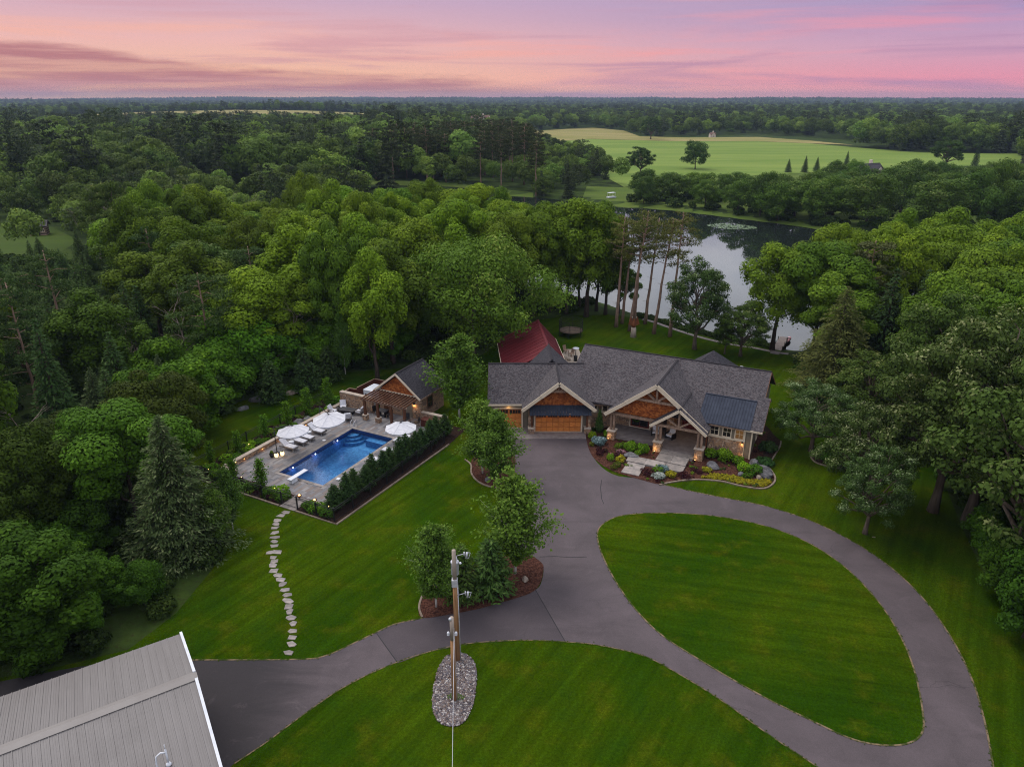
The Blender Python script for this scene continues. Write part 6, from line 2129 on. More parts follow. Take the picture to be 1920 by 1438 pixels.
# ------------------------------------------------------------------ vegetation kit
def leaf_mesh(name, P, N, S, tint, mat, asp=0.62, T=None, seed=0):
    """n leaf clumps as folded diamonds"""
    rng = np.random.default_rng(seed)
    n = len(P)
    N = N / (np.linalg.norm(N, axis=1, keepdims=True) + 1e-9)
    if T is None:
        T = rng.normal(size=(n, 3))
    T = T - N * (T * N).sum(1, keepdims=True)
    T /= np.linalg.norm(T, axis=1, keepdims=True) + 1e-9
    B = np.cross(N, T)
    s = S[:, None]
    fold = (rng.uniform(-0.25, 0.05, n) * S)[:, None] * N
    v = np.stack([P - T * s, P + B * s * asp + fold, P + T * s * rng.uniform(0.8, 1.2, (n, 1)), P - B * s * asp + fold], 1).reshape(-1, 3)
    me = bpy.data.meshes.new(name)
    me.vertices.add(4 * n)
    me.vertices.foreach_set('co', v.astype(np.float32).ravel())
    me.loops.add(4 * n)
    me.loops.foreach_set('vertex_index', np.arange(4 * n, dtype=np.int32))
    me.polygons.add(n)
    me.polygons.foreach_set('loop_start', np.arange(0, 4 * n, 4, dtype=np.int32))
    me.polygons.foreach_set('loop_total', np.full(n, 4, dtype=np.int32))
    at = me.attributes.new('tint', 'FLOAT', 'FACE')
    at.data.foreach_set('value', tint.astype(np.float32))
    me.materials.append(mat)
    me.update()
    me.validate()
    return me


def unit(rng, n):
    v = rng.normal(size=(n, 3))
    return v / np.linalg.norm(v, axis=1, keepdims=True)


def lobes_surface(rng, lobes, n, rough=0.16, inner=0.8, down=0.35, squash=0.85):
    """points and outward directions on the outer skin of a heap of lobes"""
    L = np.array(lobes)
    w = L[:, 3] ** 2
    P = []
    D = []
    K = []
    got = 0
    while got < n:
        m = n * 2
        k = rng.choice(len(L), m, p=w / w.sum())
        d = unit(rng, m)
        keep = (d[:, 2] > -0.25) | (rng.random(m) < down)
        r = L[k, 3] * (1 - rough + rng.random(m) * rough * 1.7)
        p = L[k, :3] + d * r[:, None] * np.array([1, 1, squash])
        q = np.linalg.norm((p[:, None, :] - L[None, :, :3]) / np.array([1, 1, squash]), axis=2) / L[None, :, 3]
        q[np.arange(m), k] = 9
        keep &= q.min(1) > inner
        P.append(p[keep])
        D.append(d[keep])
        K.append(k[keep])
        got += keep.sum()
    return np.concatenate(P)[:n], np.concatenate(D)[:n], np.concatenate(K)[:n]


def limb(rng, a, b, n=4, wob=0.08):
    a, b = np.array(a, float), np.array(b, float)
    L = np.linalg.norm(b - a)
    pts = []
    for i in range(n + 1):
        t = i / n
        p = a + (b - a) * t
        if 0 < i < n: p = p + rng.normal(size=3) * wob * L * 0.5
        p[2] += math.sin(t * PI) * L * 0.06
        pts.append(tuple(p))
    return pts


def trunk_mesh(rng, name, H, top, r0, lobes, nl, mat, lean=(0, 0), wob=0.02):
    mb = MB()
    n = 7
    pts = []
    for i in range(n + 1):
        t = i / n
        pts.append((lean[0] * t + rng.normal() * wob * H * min(t, 0.6), lean[1] * t + rng.normal() * wob * H * min(t, 0.6), top * t - (0.15 if i == 0 else 0)))
    rad = [r0 * (1.35 if i == 0 else 1) * (1 - 0.8 * i / n) for i in range(n + 1)]
    mb.tube(pts, rad, 8)
    for L in sorted(lobes, key=lambda q: -q[3])[:nl]:
        i = int(np.clip(round(n * min(0.9, max(0.3, (L[2] - 0.35 * H) / top))), 2, n - 1))
        lp = limb(rng, pts[i], L[:3], 4)
        mb.tube(lp, [rad[i] * 0.6 * (1 - 0.8 * k / 4) + 0.012 for k in range(5)], 5, False)
    me = mb.mesh(name, mat)
    return me


def make_broadleaf(seed, H=17.0, W=10.0, n=7000, leaf=0.27, mat=None, bark=None, base=0.32, nl=22, lobe=0.30, name='tree', rough=0.2, droop=0.0, spread=1.0):
    rng = np.random.default_rng(seed)
    rx = W / 2
    z0, z1 = H * base, H
    zc, rz = (z0 + z1) / 2, (z1 - z0) / 2
    lobes = []
    f1, f2 = rng.uniform(0, 6.28, 2)
    for i in range(nl):
        t = (i + 0.5) / nl
        cz = 1 - 1.75 * t
        a = i * 2.39996 + rng.uniform(-0.5, 0.5)
        rr = math.sqrt(max(0, 1 - cz * cz))
        k = rng.uniform(0.5, 0.84) * spread * (1 + 0.24 * math.sin(2 * a + f1) + 0.14 * math.sin(3 * a + f2))
        rl = rx * lobe * rng.uniform(0.6, 1.4) * (1.1 if cz > 0 else 0.9)
        lobes.append((rx * rr * k * math.cos(a), rx * rr * k * math.sin(a), zc + rz * cz * rng.uniform(0.62, 0.86) * (0.6 + 0.4 * spread) + rng.normal() * 0.25, rl))
    lobes.append((0, 0, zc, rx * 0.55))
    P, D, K = lobes_surface(rng, lobes, n, rough)
    if droop: P[:, 2] -= droop * rng.random(n) ** 2 * np.clip(1.2 - D[:, 2], 0, 2)
    N = D * 1.05 + unit(rng, n) * 0.48 + np.array([0, 0, 0.2])
    S = leaf * rng.uniform(0.55, 1.35, n)
    lt = rng.random(len(lobes))[K]
    tint = np.clip(0.5 * rng.random(n) + 0.35 * lt + 0.15, 0, 1)
    cr = leaf_mesh(name + '_crown', P, N, S, tint, mat or M['leaf'], seed=seed)
    tk = trunk_mesh(rng, name + '_trunk', H, zc + rz * 0.25, 0.017 * H + 0.04, lobes, 9, bark or M['bark_dark'])
    return tk, cr


def make_oak(seed, H=12.0, W=11.0, n=8000, leaf=0.2, mat=None, base=0.2, ncl=70, name='oak', cl=0.95, bark=None, stretch=(1, 1), lean=(0, 0)):
    """open crown of many separate leaf tufts carried on spreading limbs"""
    rng = np.random.default_rng(seed)
    rx = W / 2
    z0 = H * base
    zc, rz = z0 + (H - z0) * 0.42, (H - z0) * 0.58
    lobes = []
    for i in range(ncl):
        t = (i + 0.5) / ncl
        cz = 1 - 1.6 * t
        a = i * 2.39996 + rng.uniform(-0.6, 0.6)
        rr = math.sqrt(max(0, 1 - cz * cz))
        k = rng.uniform(0.55, 1.0)
        lobes.append((lean[0] + rx * stretch[0] * rr * k * math.cos(a), lean[1] + rx * stretch[1] * rr * k * math.sin(a), zc + rz * cz * k, cl * rng.uniform(0.6, 1.3)))
    P, D, K = lobes_surface(rng, lobes, n, 0.5, 0.62, 0.3, 0.7)
    N = D * 0.9 + unit(rng, n) * 0.55 + np.array([0, 0, 0.3])
    S = leaf * rng.uniform(0.5, 1.4, n)
    tint = np.clip(0.55 * rng.random(n) + 0.25 * np.clip(D[:, 2], -0.5, 1) + 0.3 * rng.random(len(lobes))[K] + 0.02, 0, 1)  # upturned leaves of each tuft lighter: top light painted into the tint
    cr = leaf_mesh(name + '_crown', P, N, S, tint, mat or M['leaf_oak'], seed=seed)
    tk = trunk_mesh(rng, name + '_trunk', H, zc + rz * 0.4, 0.022 * H + 0.05, lobes, 26, bark or M['bark'], lean=lean, wob=0.03)
    return tk, cr


def make_conifer(seed, H=10.0, W=6.0, mat=None, name='spruce', lev=26, dens=15, droop=0.25, base=0.06, leaf=0.26, bark=None, power=0.9, up=0.0, ragged=0.25, asp=0.34):
    """whorled branches hung with needle sprays"""
    rng = np.random.default_rng(seed)
    P = []
    Tt = []
    tin = []
    mb = MB()
    mb.tube([(0, 0, -0.1), (0, 0, H * 0.5), (0, 0, H * 0.985)], [0.016 * H + 0.03, 0.011 * H, 0.01], 7)
    for i in range(lev):
        t = base + (1 - base) * (i / lev) ** 0.92
        z = H * t
        r = W / 2 * (1 - t) ** power / (1 - base) ** power + 0.06
        nb = int(6 + 6 * (1 - t))
        off = rng.uniform(0, 6.28)
        for k in range(nb):
            a = off + 2 * PI * k / nb + rng.uniform(-0.25, 0.25)
            rr = r * rng.uniform(1 - ragged, 1 + ragged * 0.6)
            e = (rr * math.cos(a), rr * math.sin(a), z - droop * rr + up * rr)
            if k % 2 == 0 and r > 0.5:
                mb.tube([(0, 0, z), e], [0.03, 0.008], 3, False)
            m = max(3, int(dens * rr / (W / 2) * 1.6))
            s = rng.uniform(0.12, 1.0, m) ** 0.75
            sag = droop * rr * s ** 1.7
            lat = rng.normal(size=m) * 0.17 * rr * (1.15 - 0.6 * s)
            px = rr * s * math.cos(a) - lat * math.sin(a)
            py = rr * s * math.sin(a) + lat * math.cos(a)
            pz = z - sag + up * rr * s + rng.normal(size=m) * 0.05 - np.abs(lat) * 0.2
            P.append(np.column_stack([px, py, pz]))
            Tt.append(np.column_stack([math.cos(a) - np.sign(lat) * 0.6 * math.sin(a), math.sin(a) + np.sign(lat) * 0.6 * math.cos(a), np.full(m, -droop + up)]))
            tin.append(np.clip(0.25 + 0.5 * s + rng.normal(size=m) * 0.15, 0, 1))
    P = np.concatenate(P)
    T = np.concatenate(Tt) + unit(rng, len(P)) * 0.35
    n = len(P)
    N = np.array([0, 0, 1.0]) + unit(rng, n) * 0.65 + P * np.array([1, 1, 0]) / (W / 2) * 0.5
    S = leaf * rng.uniform(0.6, 1.35, n)
    cr = leaf_mesh(name + '_crown', P, N, S, np.concatenate(tin), mat or M['needle'], asp=asp, T=T, seed=seed)
    return mb.mesh(name + '_trunk', bark or M['bark_dark']), cr


def make_pine(seed, H=17.0, W=6.0, n=3500, bare=0.5, mat=None, name='pine', lean=(0, 0), leaf=0.24):
    rng = np.random.default_rng(seed)
    mb = MB()
    nseg = 9
    pts = [(lean[0] * (i / nseg) ** 1.2 + rng.normal() * 0.05, lean[1] * (i / nseg) ** 1.2 + rng.normal() * 0.05, H * i / nseg - (0.1 if i == 0 else 0)) for i in range(nseg + 1)]
    rad = [(0.30 if bare > 0.55 else 0.23) * H / 17 * (1.25 if i == 0 else 1) * (1 - 0.82 * i / nseg) for i in range(nseg + 1)]
    mb.tube(pts, rad, 8)
    lobes = []
    nb = 26
    for i in range(nb):
        t = bare + (0.98 - bare) * ((i + rng.random()) / nb)
        f = t * nseg
        j = min(int(f), nseg - 1)
        a = np.array(pts[j]) + (np.array(pts[j + 1]) - np.array(pts[j])) * (f - j)
        ang = i * 2.4 + rng.uniform(-0.5, 0.5)
        u = (t - bare) / (1 - bare)
        r = W / 2 * (0.45 + 0.75 * math.sin(PI * min(0.98, u * 0.8 + 0.18))) * rng.uniform(0.45, 1.0)
        e = (a[0] + r * math.cos(ang), a[1] + r * math.sin(ang), a[2] + r * rng.uniform(0.05, 0.35))
        mb.tube(limb(rng, a, e, 3, 0.1), [0.05, 0.04, 0.03, 0.015], 4, False)
        lobes.append((*e, rng.uniform(0.5, 0.95) * W / 6))
        if r > W * 0.25: lobes.append((a[0] + r * 0.6 * math.cos(ang), a[1] + r * 0.6 * math.sin(ang), e[2] - 0.1, rng.uniform(0.35, 0.7) * W / 6))
    for i in range(8):
        t = rng.uniform(bare * 0.45, bare)
        ang = rng.uniform(0, 6.28)
        f = t * nseg
        j = int(f)
        a = np.array(pts[j])
        L = rng.uniform(0.5, 1.6)
        mb.tube([tuple(a), (a[0] + L * math.cos(ang), a[1] + L * math.sin(ang), a[2] + rng.uniform(-0.2, 0.25))], [0.025, 0.006], 3, False)
    P, D, K = lobes_surface(rng, lobes, n, 0.6, 0.5, 0.4, 0.5)
    N = unit(rng, n) * 0.8 + np.array([0, 0, 0.7])
    T = D + np.array([0, 0, 0.4]) + unit(rng, n) * 0.4
    tint = np.clip(rng.random(n) * 0.6 + 0.3 * D[:, 2] + 0.2, 0, 1)  # needles on the upper side lighter, a painted top light
    cr = leaf_mesh(name + '_crown', P, N, leaf * rng.uniform(0.6, 1.3, n), tint, mat or M['needle_tan'], asp=0.4, T=T, seed=seed)
    return mb.mesh(name + '_trunk', M['bark_pine']), cr


def make_aspen(seed, H=8.0, W=4.2, n=6500, leaf=0.135, mat=None, bark=None, name='birch', base=0.12, power=0.75):
    """slender crown of ascending twigs, loose at the edge"""
    rng = np.random.default_rng(seed)
    mb = MB()
    nseg = 8
    pts = [(rng.normal() * 0.04 * i / 3, rng.normal() * 0.04 * i / 3, H * 0.97 * i / nseg - (0.1 if i == 0 else 0)) for i in range(nseg + 1)]
    mb.tube(pts, [0.085 * H / 8 * (1 - 0.9 * i / nseg) + 0.006 for i in range(nseg + 1)], 7)
    P = []
    D = []
    nb = 58
    per = n // nb
    tin = []
    for i in range(nb):
        t = base + (0.97 - base) * (i + rng.random()) / nb
        z = H * t
        prof = min(1.0, (t - base + 0.06) * 4.5) * (1 - t + 0.05) ** power * 1.25
        r = W / 2 * prof * rng.uniform(0.35, 1.35)
        a = i * 2.39996 + rng.uniform(-0.4, 0.4)
        rise = r * rng.uniform(0.55, 1.1)
        e = np.array([r * math.cos(a), r * math.sin(a), z + rise])
        b = np.array([0, 0, z])
        mb.tube([tuple(b), tuple((b + e) / 2 + np.array([0, 0, 0.08])), tuple(e)], [0.022, 0.014, 0.004], 3, False)
        s = rng.uniform(0.22, 1.0, per)
        sp = (0.09 + 0.11 * r) * (0.6 + 0.45 * s)
        p = b + (e - b) * s[:, None] + rng.normal(size=(per, 3)) * sp[:, None]
        P.append(p)
        tin.append(np.clip(0.2 + 0.35 * s + 0.25 * t + rng.normal(size=per) * 0.17, 0, 1))
    P = np.concatenate(P)
    n = len(P)
    D = P * np.array([1, 1, 0]) / (W / 2)
    N = D * 0.4 + unit(rng, n) * 0.9 + np.array([0, 0, 0.55])
    cr = leaf_mesh(name + '_crown', P, N, leaf * rng.uniform(0.6, 1.3, n), np.concatenate(tin), mat or M['leaf_birch'], asp=0.7, seed=seed)
    return mb.mesh(name + '_trunk', bark or M['bark_birch']), cr


def make_dead(seed, H=11.0, W=6.0, name='dead_tree', mat=None):
    rng = np.random.default_rng(seed)
    mb = MB()

    def br(a, d, L, r, lev):
        p = np.array(a)
        pts = [tuple(p)]
        for i in range(3):
            d = d + rng.normal(size=3) * 0.13
            d /= np.linalg.norm(d)
            p = p + d * L / 3
            pts.append(tuple(p))
        mb.tube(pts, [r, r * 0.8, r * 0.62, r * 0.42], 5 if lev < 2 else 3, False)
        if lev < 4:
            for k in range(4 if lev == 0 else 3):
                j = rng.integers(1, 4)
                nd = d + unit(rng, 1)[0] * (0.85 if lev == 0 else 0.75)
                nd[2] = abs(nd[2]) * 0.7 + 0.25
                nd /= np.linalg.norm(nd)
                br(pts[j], nd, L * rng.uniform(0.5, 0.72), max(0.012, r * 0.5), lev + 1)
    br((0, 0, -0.1), np.array([0, 0, 1.0]), H * 0.5, 0.17 * H / 11, 0)
    return mb.mesh(name + '_trunk', mat or M['bark_dead']), None


def make_shrub(seed, n=500, leaf=0.09, mat=None, name='shrub', flat=0.8, up=0.3):
    """unit shrub, radius 1"""
    rng = np.random.default_rng(seed)
    lobes = [(0, 0, 0.45, 0.55)]
    for i in range(9):
        a = i * 2.4
        k = rng.uniform(0.35, 0.62)
        lobes.append((k * math.cos(a), k * math.sin(a), rng.uniform(0.25, 0.75) * flat, rng.uniform(0.3, 0.48)))
    P, D, K = lobes_surface(rng, lobes, n, 0.25, 0.75, 0.15)
    P[:, 2] = np.maximum(P[:, 2], 0.02)
    N = D * 0.6 + unit(rng, n) * 0.7 + np.array([0, 0, up])
    tint = np.clip(0.6 * rng.random(n) + 0.3 * D[:, 2] + 0.15, 0, 1)  # upper leaves of each lobe lighter, overhead light put into the colour
    return leaf_mesh(name, P, N, leaf * rng.uniform(0.6, 1.4, n), tint, mat or M['leaf'], seed=seed)


KIT = {}
KIT['maple'] = [make_broadleaf(11 + i, 17, 10.5 + (i % 3), 24000, 0.19, nl=30 + 5 * (i % 3), lobe=0.235 + 0.02 * (i % 2), base=0.22, rough=0.24, spread=1.2) for i in range(5)]
KIT['willow'] = [make_broadleaf(31 + i, 17, 9.5, 22000, 0.18, nl=34, lobe=0.22, rough=0.36, droop=0.8, base=0.2, spread=1.15) for i in range(2)]
KIT['oak'] = [make_oak(41 + i, 13, 11, 20000, 0.15, ncl=105, cl=0.80, base=0.26) for i in range(3)]
KIT['pale_oak'] = [make_oak(51 + i, 9, 8, 24000, 0.088, M['leaf_pale'], ncl=105, cl=0.56, base=0.22) for i in range(2)]
KIT['bank'] = [make_broadleaf(171 + i, 13, 13, 9000, 0.24, M['leaf_oak'], nl=46, lobe=0.2, base=0.02, rough=0.36, spread=1.1) for i in range(3)]
KIT['pine'] = [make_pine(61 + i, 17, 6, 3800, 0.5) for i in range(3)]
KIT['dense_pine'] = [make_pine(161 + i, 17, 7.5, 9000, 0.2, mat=M['needle'], leaf=0.17) for i in range(2)]
KIT['tall_pine'] = [make_pine(71 + i, 17, 5.4, 2300, 0.60, lean=(0.5 + 0.7 * i, 0.0), leaf=0.17) for i in range(3)]
KIT['spruce'] = [make_conifer(81 + i, 10, 6.0, M['needle'], lev=26, dens=17) for i in range(2)]
KIT['tan_spruce'] = [make_conifer(91, 13, 11.0, M['needle_tan'], lev=36, dens=70, droop=0.22, leaf=0.165, ragged=0.3)]
KIT['blue_spruce'] = [make_conifer(95, 11, 6.6, M['needle_blue'], lev=46, dens=62, droop=0.18, leaf=0.125, ragged=0.35)]
KIT['yard_spruce'] = [make_conifer(97 + i, 4.3, 3.1, M['needle'], lev=20, dens=15, droop=0.05, up=0.25, leaf=0.17, power=0.62, base=0.03) for i in range(2)]
KIT['hedge'] = [make_conifer(101 + i, 2.9, 1.7, M['needle'], lev=22, dens=16, droop=0.0, up=0.9, leaf=0.11, power=0.8, base=0.02) for i in range(3)]
KIT['birch'] = [make_aspen(111 + i, 8, 4.4, 14000, 0.105) for i in range(3)]
KIT['dead'] = [make_dead(121 + i) for i in range(3)]
KIT['sapling'] = [make_aspen(131, 2.8, 1.0, 1500, 0.075, bark=M['bark_dark'], name='sapling', base=0.05, mat=M['leaf'], power=0.5)]


def tree(name, kit, i, loc, H, W, label, cat='tree', group=None, rz=None, col=None, ref=(17, 10.5)):
    tk, cr = kit[i % len(kit)]
    rng = random.Random(int(abs(loc[0]) * 977 + abs(loc[1]) * 131))
    z = loc[2] if len(loc) > 2 else 0.0
    o = thing(name, label, cat, (loc[0], loc[1], z), rng.uniform(0, 6.28) if rz is None else rz, group)
    s = (W / ref[1], W / ref[1], H / ref[0])
    a = link('trunk', tk, o)
    a.scale = s
    if cr is not None:
        b = link('crown', cr, o)
        b.scale = s
        if col is None: col = (1, 1, 1)
        b.color = (*col, 1)
    return o


def zat(x, y):
    return float(height(np.array([x]), np.array([y]))[0])


REF = dict(maple=(17, 11.5), willow=(17, 9.5), oak=(13, 11), pale_oak=(9, 8), pine=(17, 6), tall_pine=(17, 6), spruce=(10, 6), tan_spruce=(13, 11), blue_spruce=(11, 6.6),
           bank=(13, 13), yard_spruce=(4.3, 3.1), hedge=(2.9, 1.7), birch=(8, 4.4), dead=(11, 6), sapling=(2.8, 1.0))
HERO_POS = []


def hero(name, kit, i, p, H, W, label, cat='tree', col=None, rz=None, group=None, clear=None):
    HERO_POS.append((p[0], p[1], (W * 0.42 if clear is None else clear)))
    return tree(name, KIT[kit], i, (p[0], p[1], zat(*p)), H, W, label, cat, group, rz, col, REF[kit])


# ---- single trees that stand out
KIT['dome_oak'] = [make_broadleaf(181, 15.5, 22, 30000, 0.19, M['leaf_oak'], M['bark'], nl=75, lobe=0.15, base=0.08, rough=0.42, spread=1.12, name='dome_oak')]
REF['dome_oak'] = (15.5, 22)
hero('oak_tree', 'dome_oak', 0, (-5.4, 94.0), 15.8, 22.5, 'broad spreading oak behind the house with boughs over the red roof', col=(1.45, 1.6, 1.0))
hero('linden_tree', 'birch', 0, (-5.9, 72.6), 9.6, 6.6, 'leafy tree between the pool house and the garage', col=(1.0, 1.0, 0.85))
hero('birch_tree', 'birch', 1, (-2.8, 59.76), 7.4, 4.6, 'left one of the two birches in the bed beside the garage drive')
hero('birch_tree', 'birch', 2, (-1.39, 58.03), 7.0, 4.6, 'right one of the two birches in the bed beside the garage drive')
hero('birch_tree', 'birch', 0, (0.24, 44.34), 8.4, 5.4, 'tall full birch at the drive end of the fork bed')
hero('birch_tree', 'birch', 1, (-5.33, 40.59), 6.6, 3.8, 'slim pale trunked birch at the left end of the fork bed')
hero('spruce_tree', 'yard_spruce', 0, (-1.59, 42.34), 4.5, 3.6, 'young bushy spruce standing in the middle of the fork bed', col=(1.5, 1.45, 1.1))
hero('spruce_tree', 'yard_spruce', 1, (-3.6, 41.75), 4.3, 3.2, 'young spruce behind the utility poles', col=(1.5, 1.45, 1.1))
hero('spruce_tree', 'blue_spruce', 0, (-26.03, 47.48), 11.8, 9.0, 'large silver tipped spruce left of the pool', clear=6.0)
hero('spruce_tree', 'tan_spruce', 0, (38.76, 80.08), 13.4, 12.5, 'wide olive spruce with drooping boughs right of the house', col=(1.45, 1.35, 1.0), clear=6.5)
hero('birch_tree', 'birch', 2, (-23.18, 50.34), 5.6, 2.6, 'thin white stemmed birch at the lawn edge left of the pool', col=(0.8, 0.85, 0.9))
hero('birch_tree', 'birch', 0, (-23.25, 47.84), 5.2, 2.6, 'thin birch nearest the shed on the left lawn edge', col=(0.8, 0.85, 0.9))
hero('maple_tree', 'maple', 1, (-31.2, 50.9), 11.2, 9.5, 'rounded maple behind the silver tipped spruce', col=(0.52, 0.70, 0.6))
hero('oak_tree', 'pale_oak', 0, (29.01, 49.72), 8.0, 6.0, 'small pale tipped oak nearest the looped drive on the right')
hero('oak_tree', 'pale_oak', 1, (30.71, 55.18), 9.6, 8.2, 'pale tipped oak just behind the smallest oak on the right lawn')
hero('oak_tree', 'pale_oak', 0, (30.3, 64.4), 7.4, 8.0, 'pale flowering oak next to the house end wall', rz=1.0)
hero('oak_tree', 'oak', 1, (38.5, 70.21), 8.2, 9.0, 'oak with several pale stems behind the house end')
hero('oak_tree', 'pale_oak', 1, (36.46, 53.14), 17.8, 12.5, 'tall crooked oak at the edge of the right hand wood', rz=2.2)
hero('oak_tree', 'oak', 2, (36.8, 43.5), 16.5, 13.5, 'large dark oak at the right edge beside the lawn', col=(1.1, 1.1, 1.15), clear=2.0)
hero('oak_tree', 'pale_oak', 0, (38.5, 51.5), 18.0, 14.0, 'tall oak with pale tips behind the nearest right hand oak', rz=0.4, clear=2.0)
hero('oak_tree', 'pale_oak', 1, (26.02, 95.97), 13.2, 9.4, 'loose crowned oak standing in front of the pond', col=(0.72, 0.85, 0.75), rz=0.3)
hero('oak_tree', 'oak', 2, (31.69, 93.03), 7.4, 7.6, 'low dark oak beside the dock')
hero('oak_tree', 'oak', 1, (42.5, 59.0), 15.0, 10.5, 'shady oak left of the crooked oak in the right hand wood', col=(0.8, 0.9, 0.85), clear=2.0)
hero('oak_tree', 'oak', 0, (45.0, 69.5), 15.0, 11.0, 'wide oak behind the crooked oak in the right hand wood', col=(0.95, 1.0, 0.9))
hero('oak_tree', 'oak', 1, (29.72, 93.92), 5.2, 3.6, 'small oak left of the low dark oak by the dock')
hero('willow_tree', 'willow', 0, (36.98, 95.74), 15.6, 9.6, 'bright green willow leaning over the pond', col=(1.15, 1.15, 0.9))
hero('willow_tree', 'willow', 1, (-17.1, 84.15), 16.2, 8.0, 'tall yellow green willow with a bare stem behind the pool house', col=(1.35, 1.3, 0.9))
hero('poplar_tree', 'willow', 0, (12.15, 112.27), 19.5, 11.0, 'tall tree with a forked orange trunk at the back lawn edge', col=(0.95, 0.95, 0.85), rz=2.0)
for k, (px, py, h) in enumerate([(1142, 612, 17.0), (1152, 606, 16.0), (1165, 619, 18.2), (1173, 602, 16.8), (1187, 606, 16.6), (1202, 623, 17.0), (1229, 628, 18.4)]):
    pos = [(16.29, 106.6), (17.5, 108.5), (18.1, 104.5), (19.6, 109.6), (21.1, 108.2), (21.6, 103.2), (23.7, 101.8)][k]
    hero('pine_tree', 'tall_pine', k, pos, h, 5.4, ['leftmost bare stemmed pine of the row on the back lawn', 'thin pine just behind the leftmost bare stemmed pine', 'third tall pine of the row with a thick pale stem',
         'slim pine standing behind the middle of the pine row', 'pine behind the carved stump', 'leaning pine second from the right end of the row', 'rightmost tall leaning pine beside the pond path'][k], rz=[0.2, -0.3, 0.1, 0.3, 0.0, 0.2, 0.0][k], group='bare stemmed pines on the back lawn', clear=1.5, col=(1.45, 1.35, 1.0))
for k, (p, h, w, kit, cc, lab) in enumerate([((3.51, 112.89), 17.5, 10.0, 'maple', (0.8, 0.85, 0.8), 'tall shady tree at the back lawn edge behind the barn'), ((6.27, 115.42), 18.5, 11.0, 'maple', (0.85, 0.9, 0.85), 'tall tree on the back lawn edge, left of the forked orange trunk'),
                                         ((9.05, 114.14), 16.5, 9.0, 'willow', (0.75, 0.85, 0.8), 'willow just left of the forked orange trunk'), ((14.2, 115.74), 18.0, 9.5, 'maple', (0.9, 0.95, 0.85), 'tall tree right of the forked orange trunk'),
                                         ((15.45, 113.51), 16.5, 8.0, 'willow', (0.8, 0.9, 0.8), 'willow behind the leftmost bare pines'), ((17.88, 115.09), 9.0, 7.0, 'maple', (0.6, 0.75, 0.7), 'low leafy tree behind the row of bare pines'),
                                         ((11.46, 118.39), 14.0, 9.0, 'maple', (0.6, 0.7, 0.65), 'dark tree on the pond shore behind the forked orange trunk')]):
    hero('willow_tree' if kit == 'willow' else 'broadleaf_tree', kit, k, p, h, w, lab, col=cc)
# young trees round the strip of lawn behind the pool
for k, (px, py, kit, h, w, lab) in enumerate([
        (512, 752, 'yard_spruce', 5.2, 3.6, 'young spruce in the middle of the lawn edge behind the pool'),
        (420, 775, 'yard_spruce', 4.6, 3.0, 'young spruce beside the small boulders behind the pool'),
        (577, 733, 'yard_spruce', 5.6, 3.6, 'young spruce at the far end of the strip of lawn'),
        (618, 716, 'yard_spruce', 4.8, 3.2, 'young spruce behind the red plank screen'),
        (352, 838, 'yard_spruce', 4.4, 3.4, 'young spruce at the near end of the strip of lawn'),
        (200, 830, 'blue_spruce', 8.5, 5.4, 'pale spruce in the wood left of the pool'),
        (318, 790, 'blue_spruce', 8.0, 4.4, 'grey green spruce behind the near end of the lawn strip'),
        (120, 800, 'spruce', 10.5, 5.6, 'dark spruce at the far left of the wood'),
        (648, 702, 'birch', 8.6, 2.6, 'thin white birch behind the red plank screen'),
        (397, 790, 'birch', 5.2, 1.5, 'slender white birch sapling on the strip of lawn'),
        (1640, 720, 'spruce', 15.0, 7.5, 'tall dark spruce behind the wide olive spruce'),
        (1700, 700, 'spruce', 14.0, 7.0, 'dark spruce in the right hand wood'),
        (1600, 680, 'pine', 16.5, 6.0, 'pine rising behind the wide olive spruce')]):
    nm = 'birch_tree' if kit == 'birch' else ('pine_tree' if kit == 'pine' else 'spruce_tree')
    hero(nm, kit, k, [(-28.26, 77.28), (-32.73, 73.75), (-25, 80.42), (-23.04, 83.42), (-33.3, 65.35), (-42.14, 66.32), (-37.95, 71.59), (-48.85, 70.21), (-21.58, 86.04), (-33.28, 71.59), (45.46, 82.7), (51.39, 86.42), (46.24, 90.45)][k], h, w, lab)
# dead and leafless trees
for k, (p, h, lab) in enumerate([((-44.2, 78.41), 11.5, 'leafless grey tree in the wood left of the pool'), ((-40.32, 80.08), 11.0, 'forked leafless tree right of the other leafless tree'),
                                 ((-42.08, 53.83), 9.0, 'bare brushy tree at the left edge of the wood'), ((-33.07, 83.6), 8.0, 'bare grey tree behind the strip of lawn'),
                                 ((-26.48, 85.46), 9.0, 'leafless sapling among the tall trees behind the pool')]):
    hero('dead_tree', 'dead', k, p, h * 1.1, h * 0.7, lab, clear=1.2)
DEADW = [(-92, 158), (-86, 163), (-80, 160), (-74, 166), (-70, 159), (-66, 164), (-97, 166), (-61, 160)]
for k, p in enumerate(DEADW):
    hero('dead_tree', 'dead', k + 1, p, 14 + k % 3, 8, 'grey leafless tree in the brown patch of dying wood', group='grey leafless trees beyond the near wood', clear=1.0)

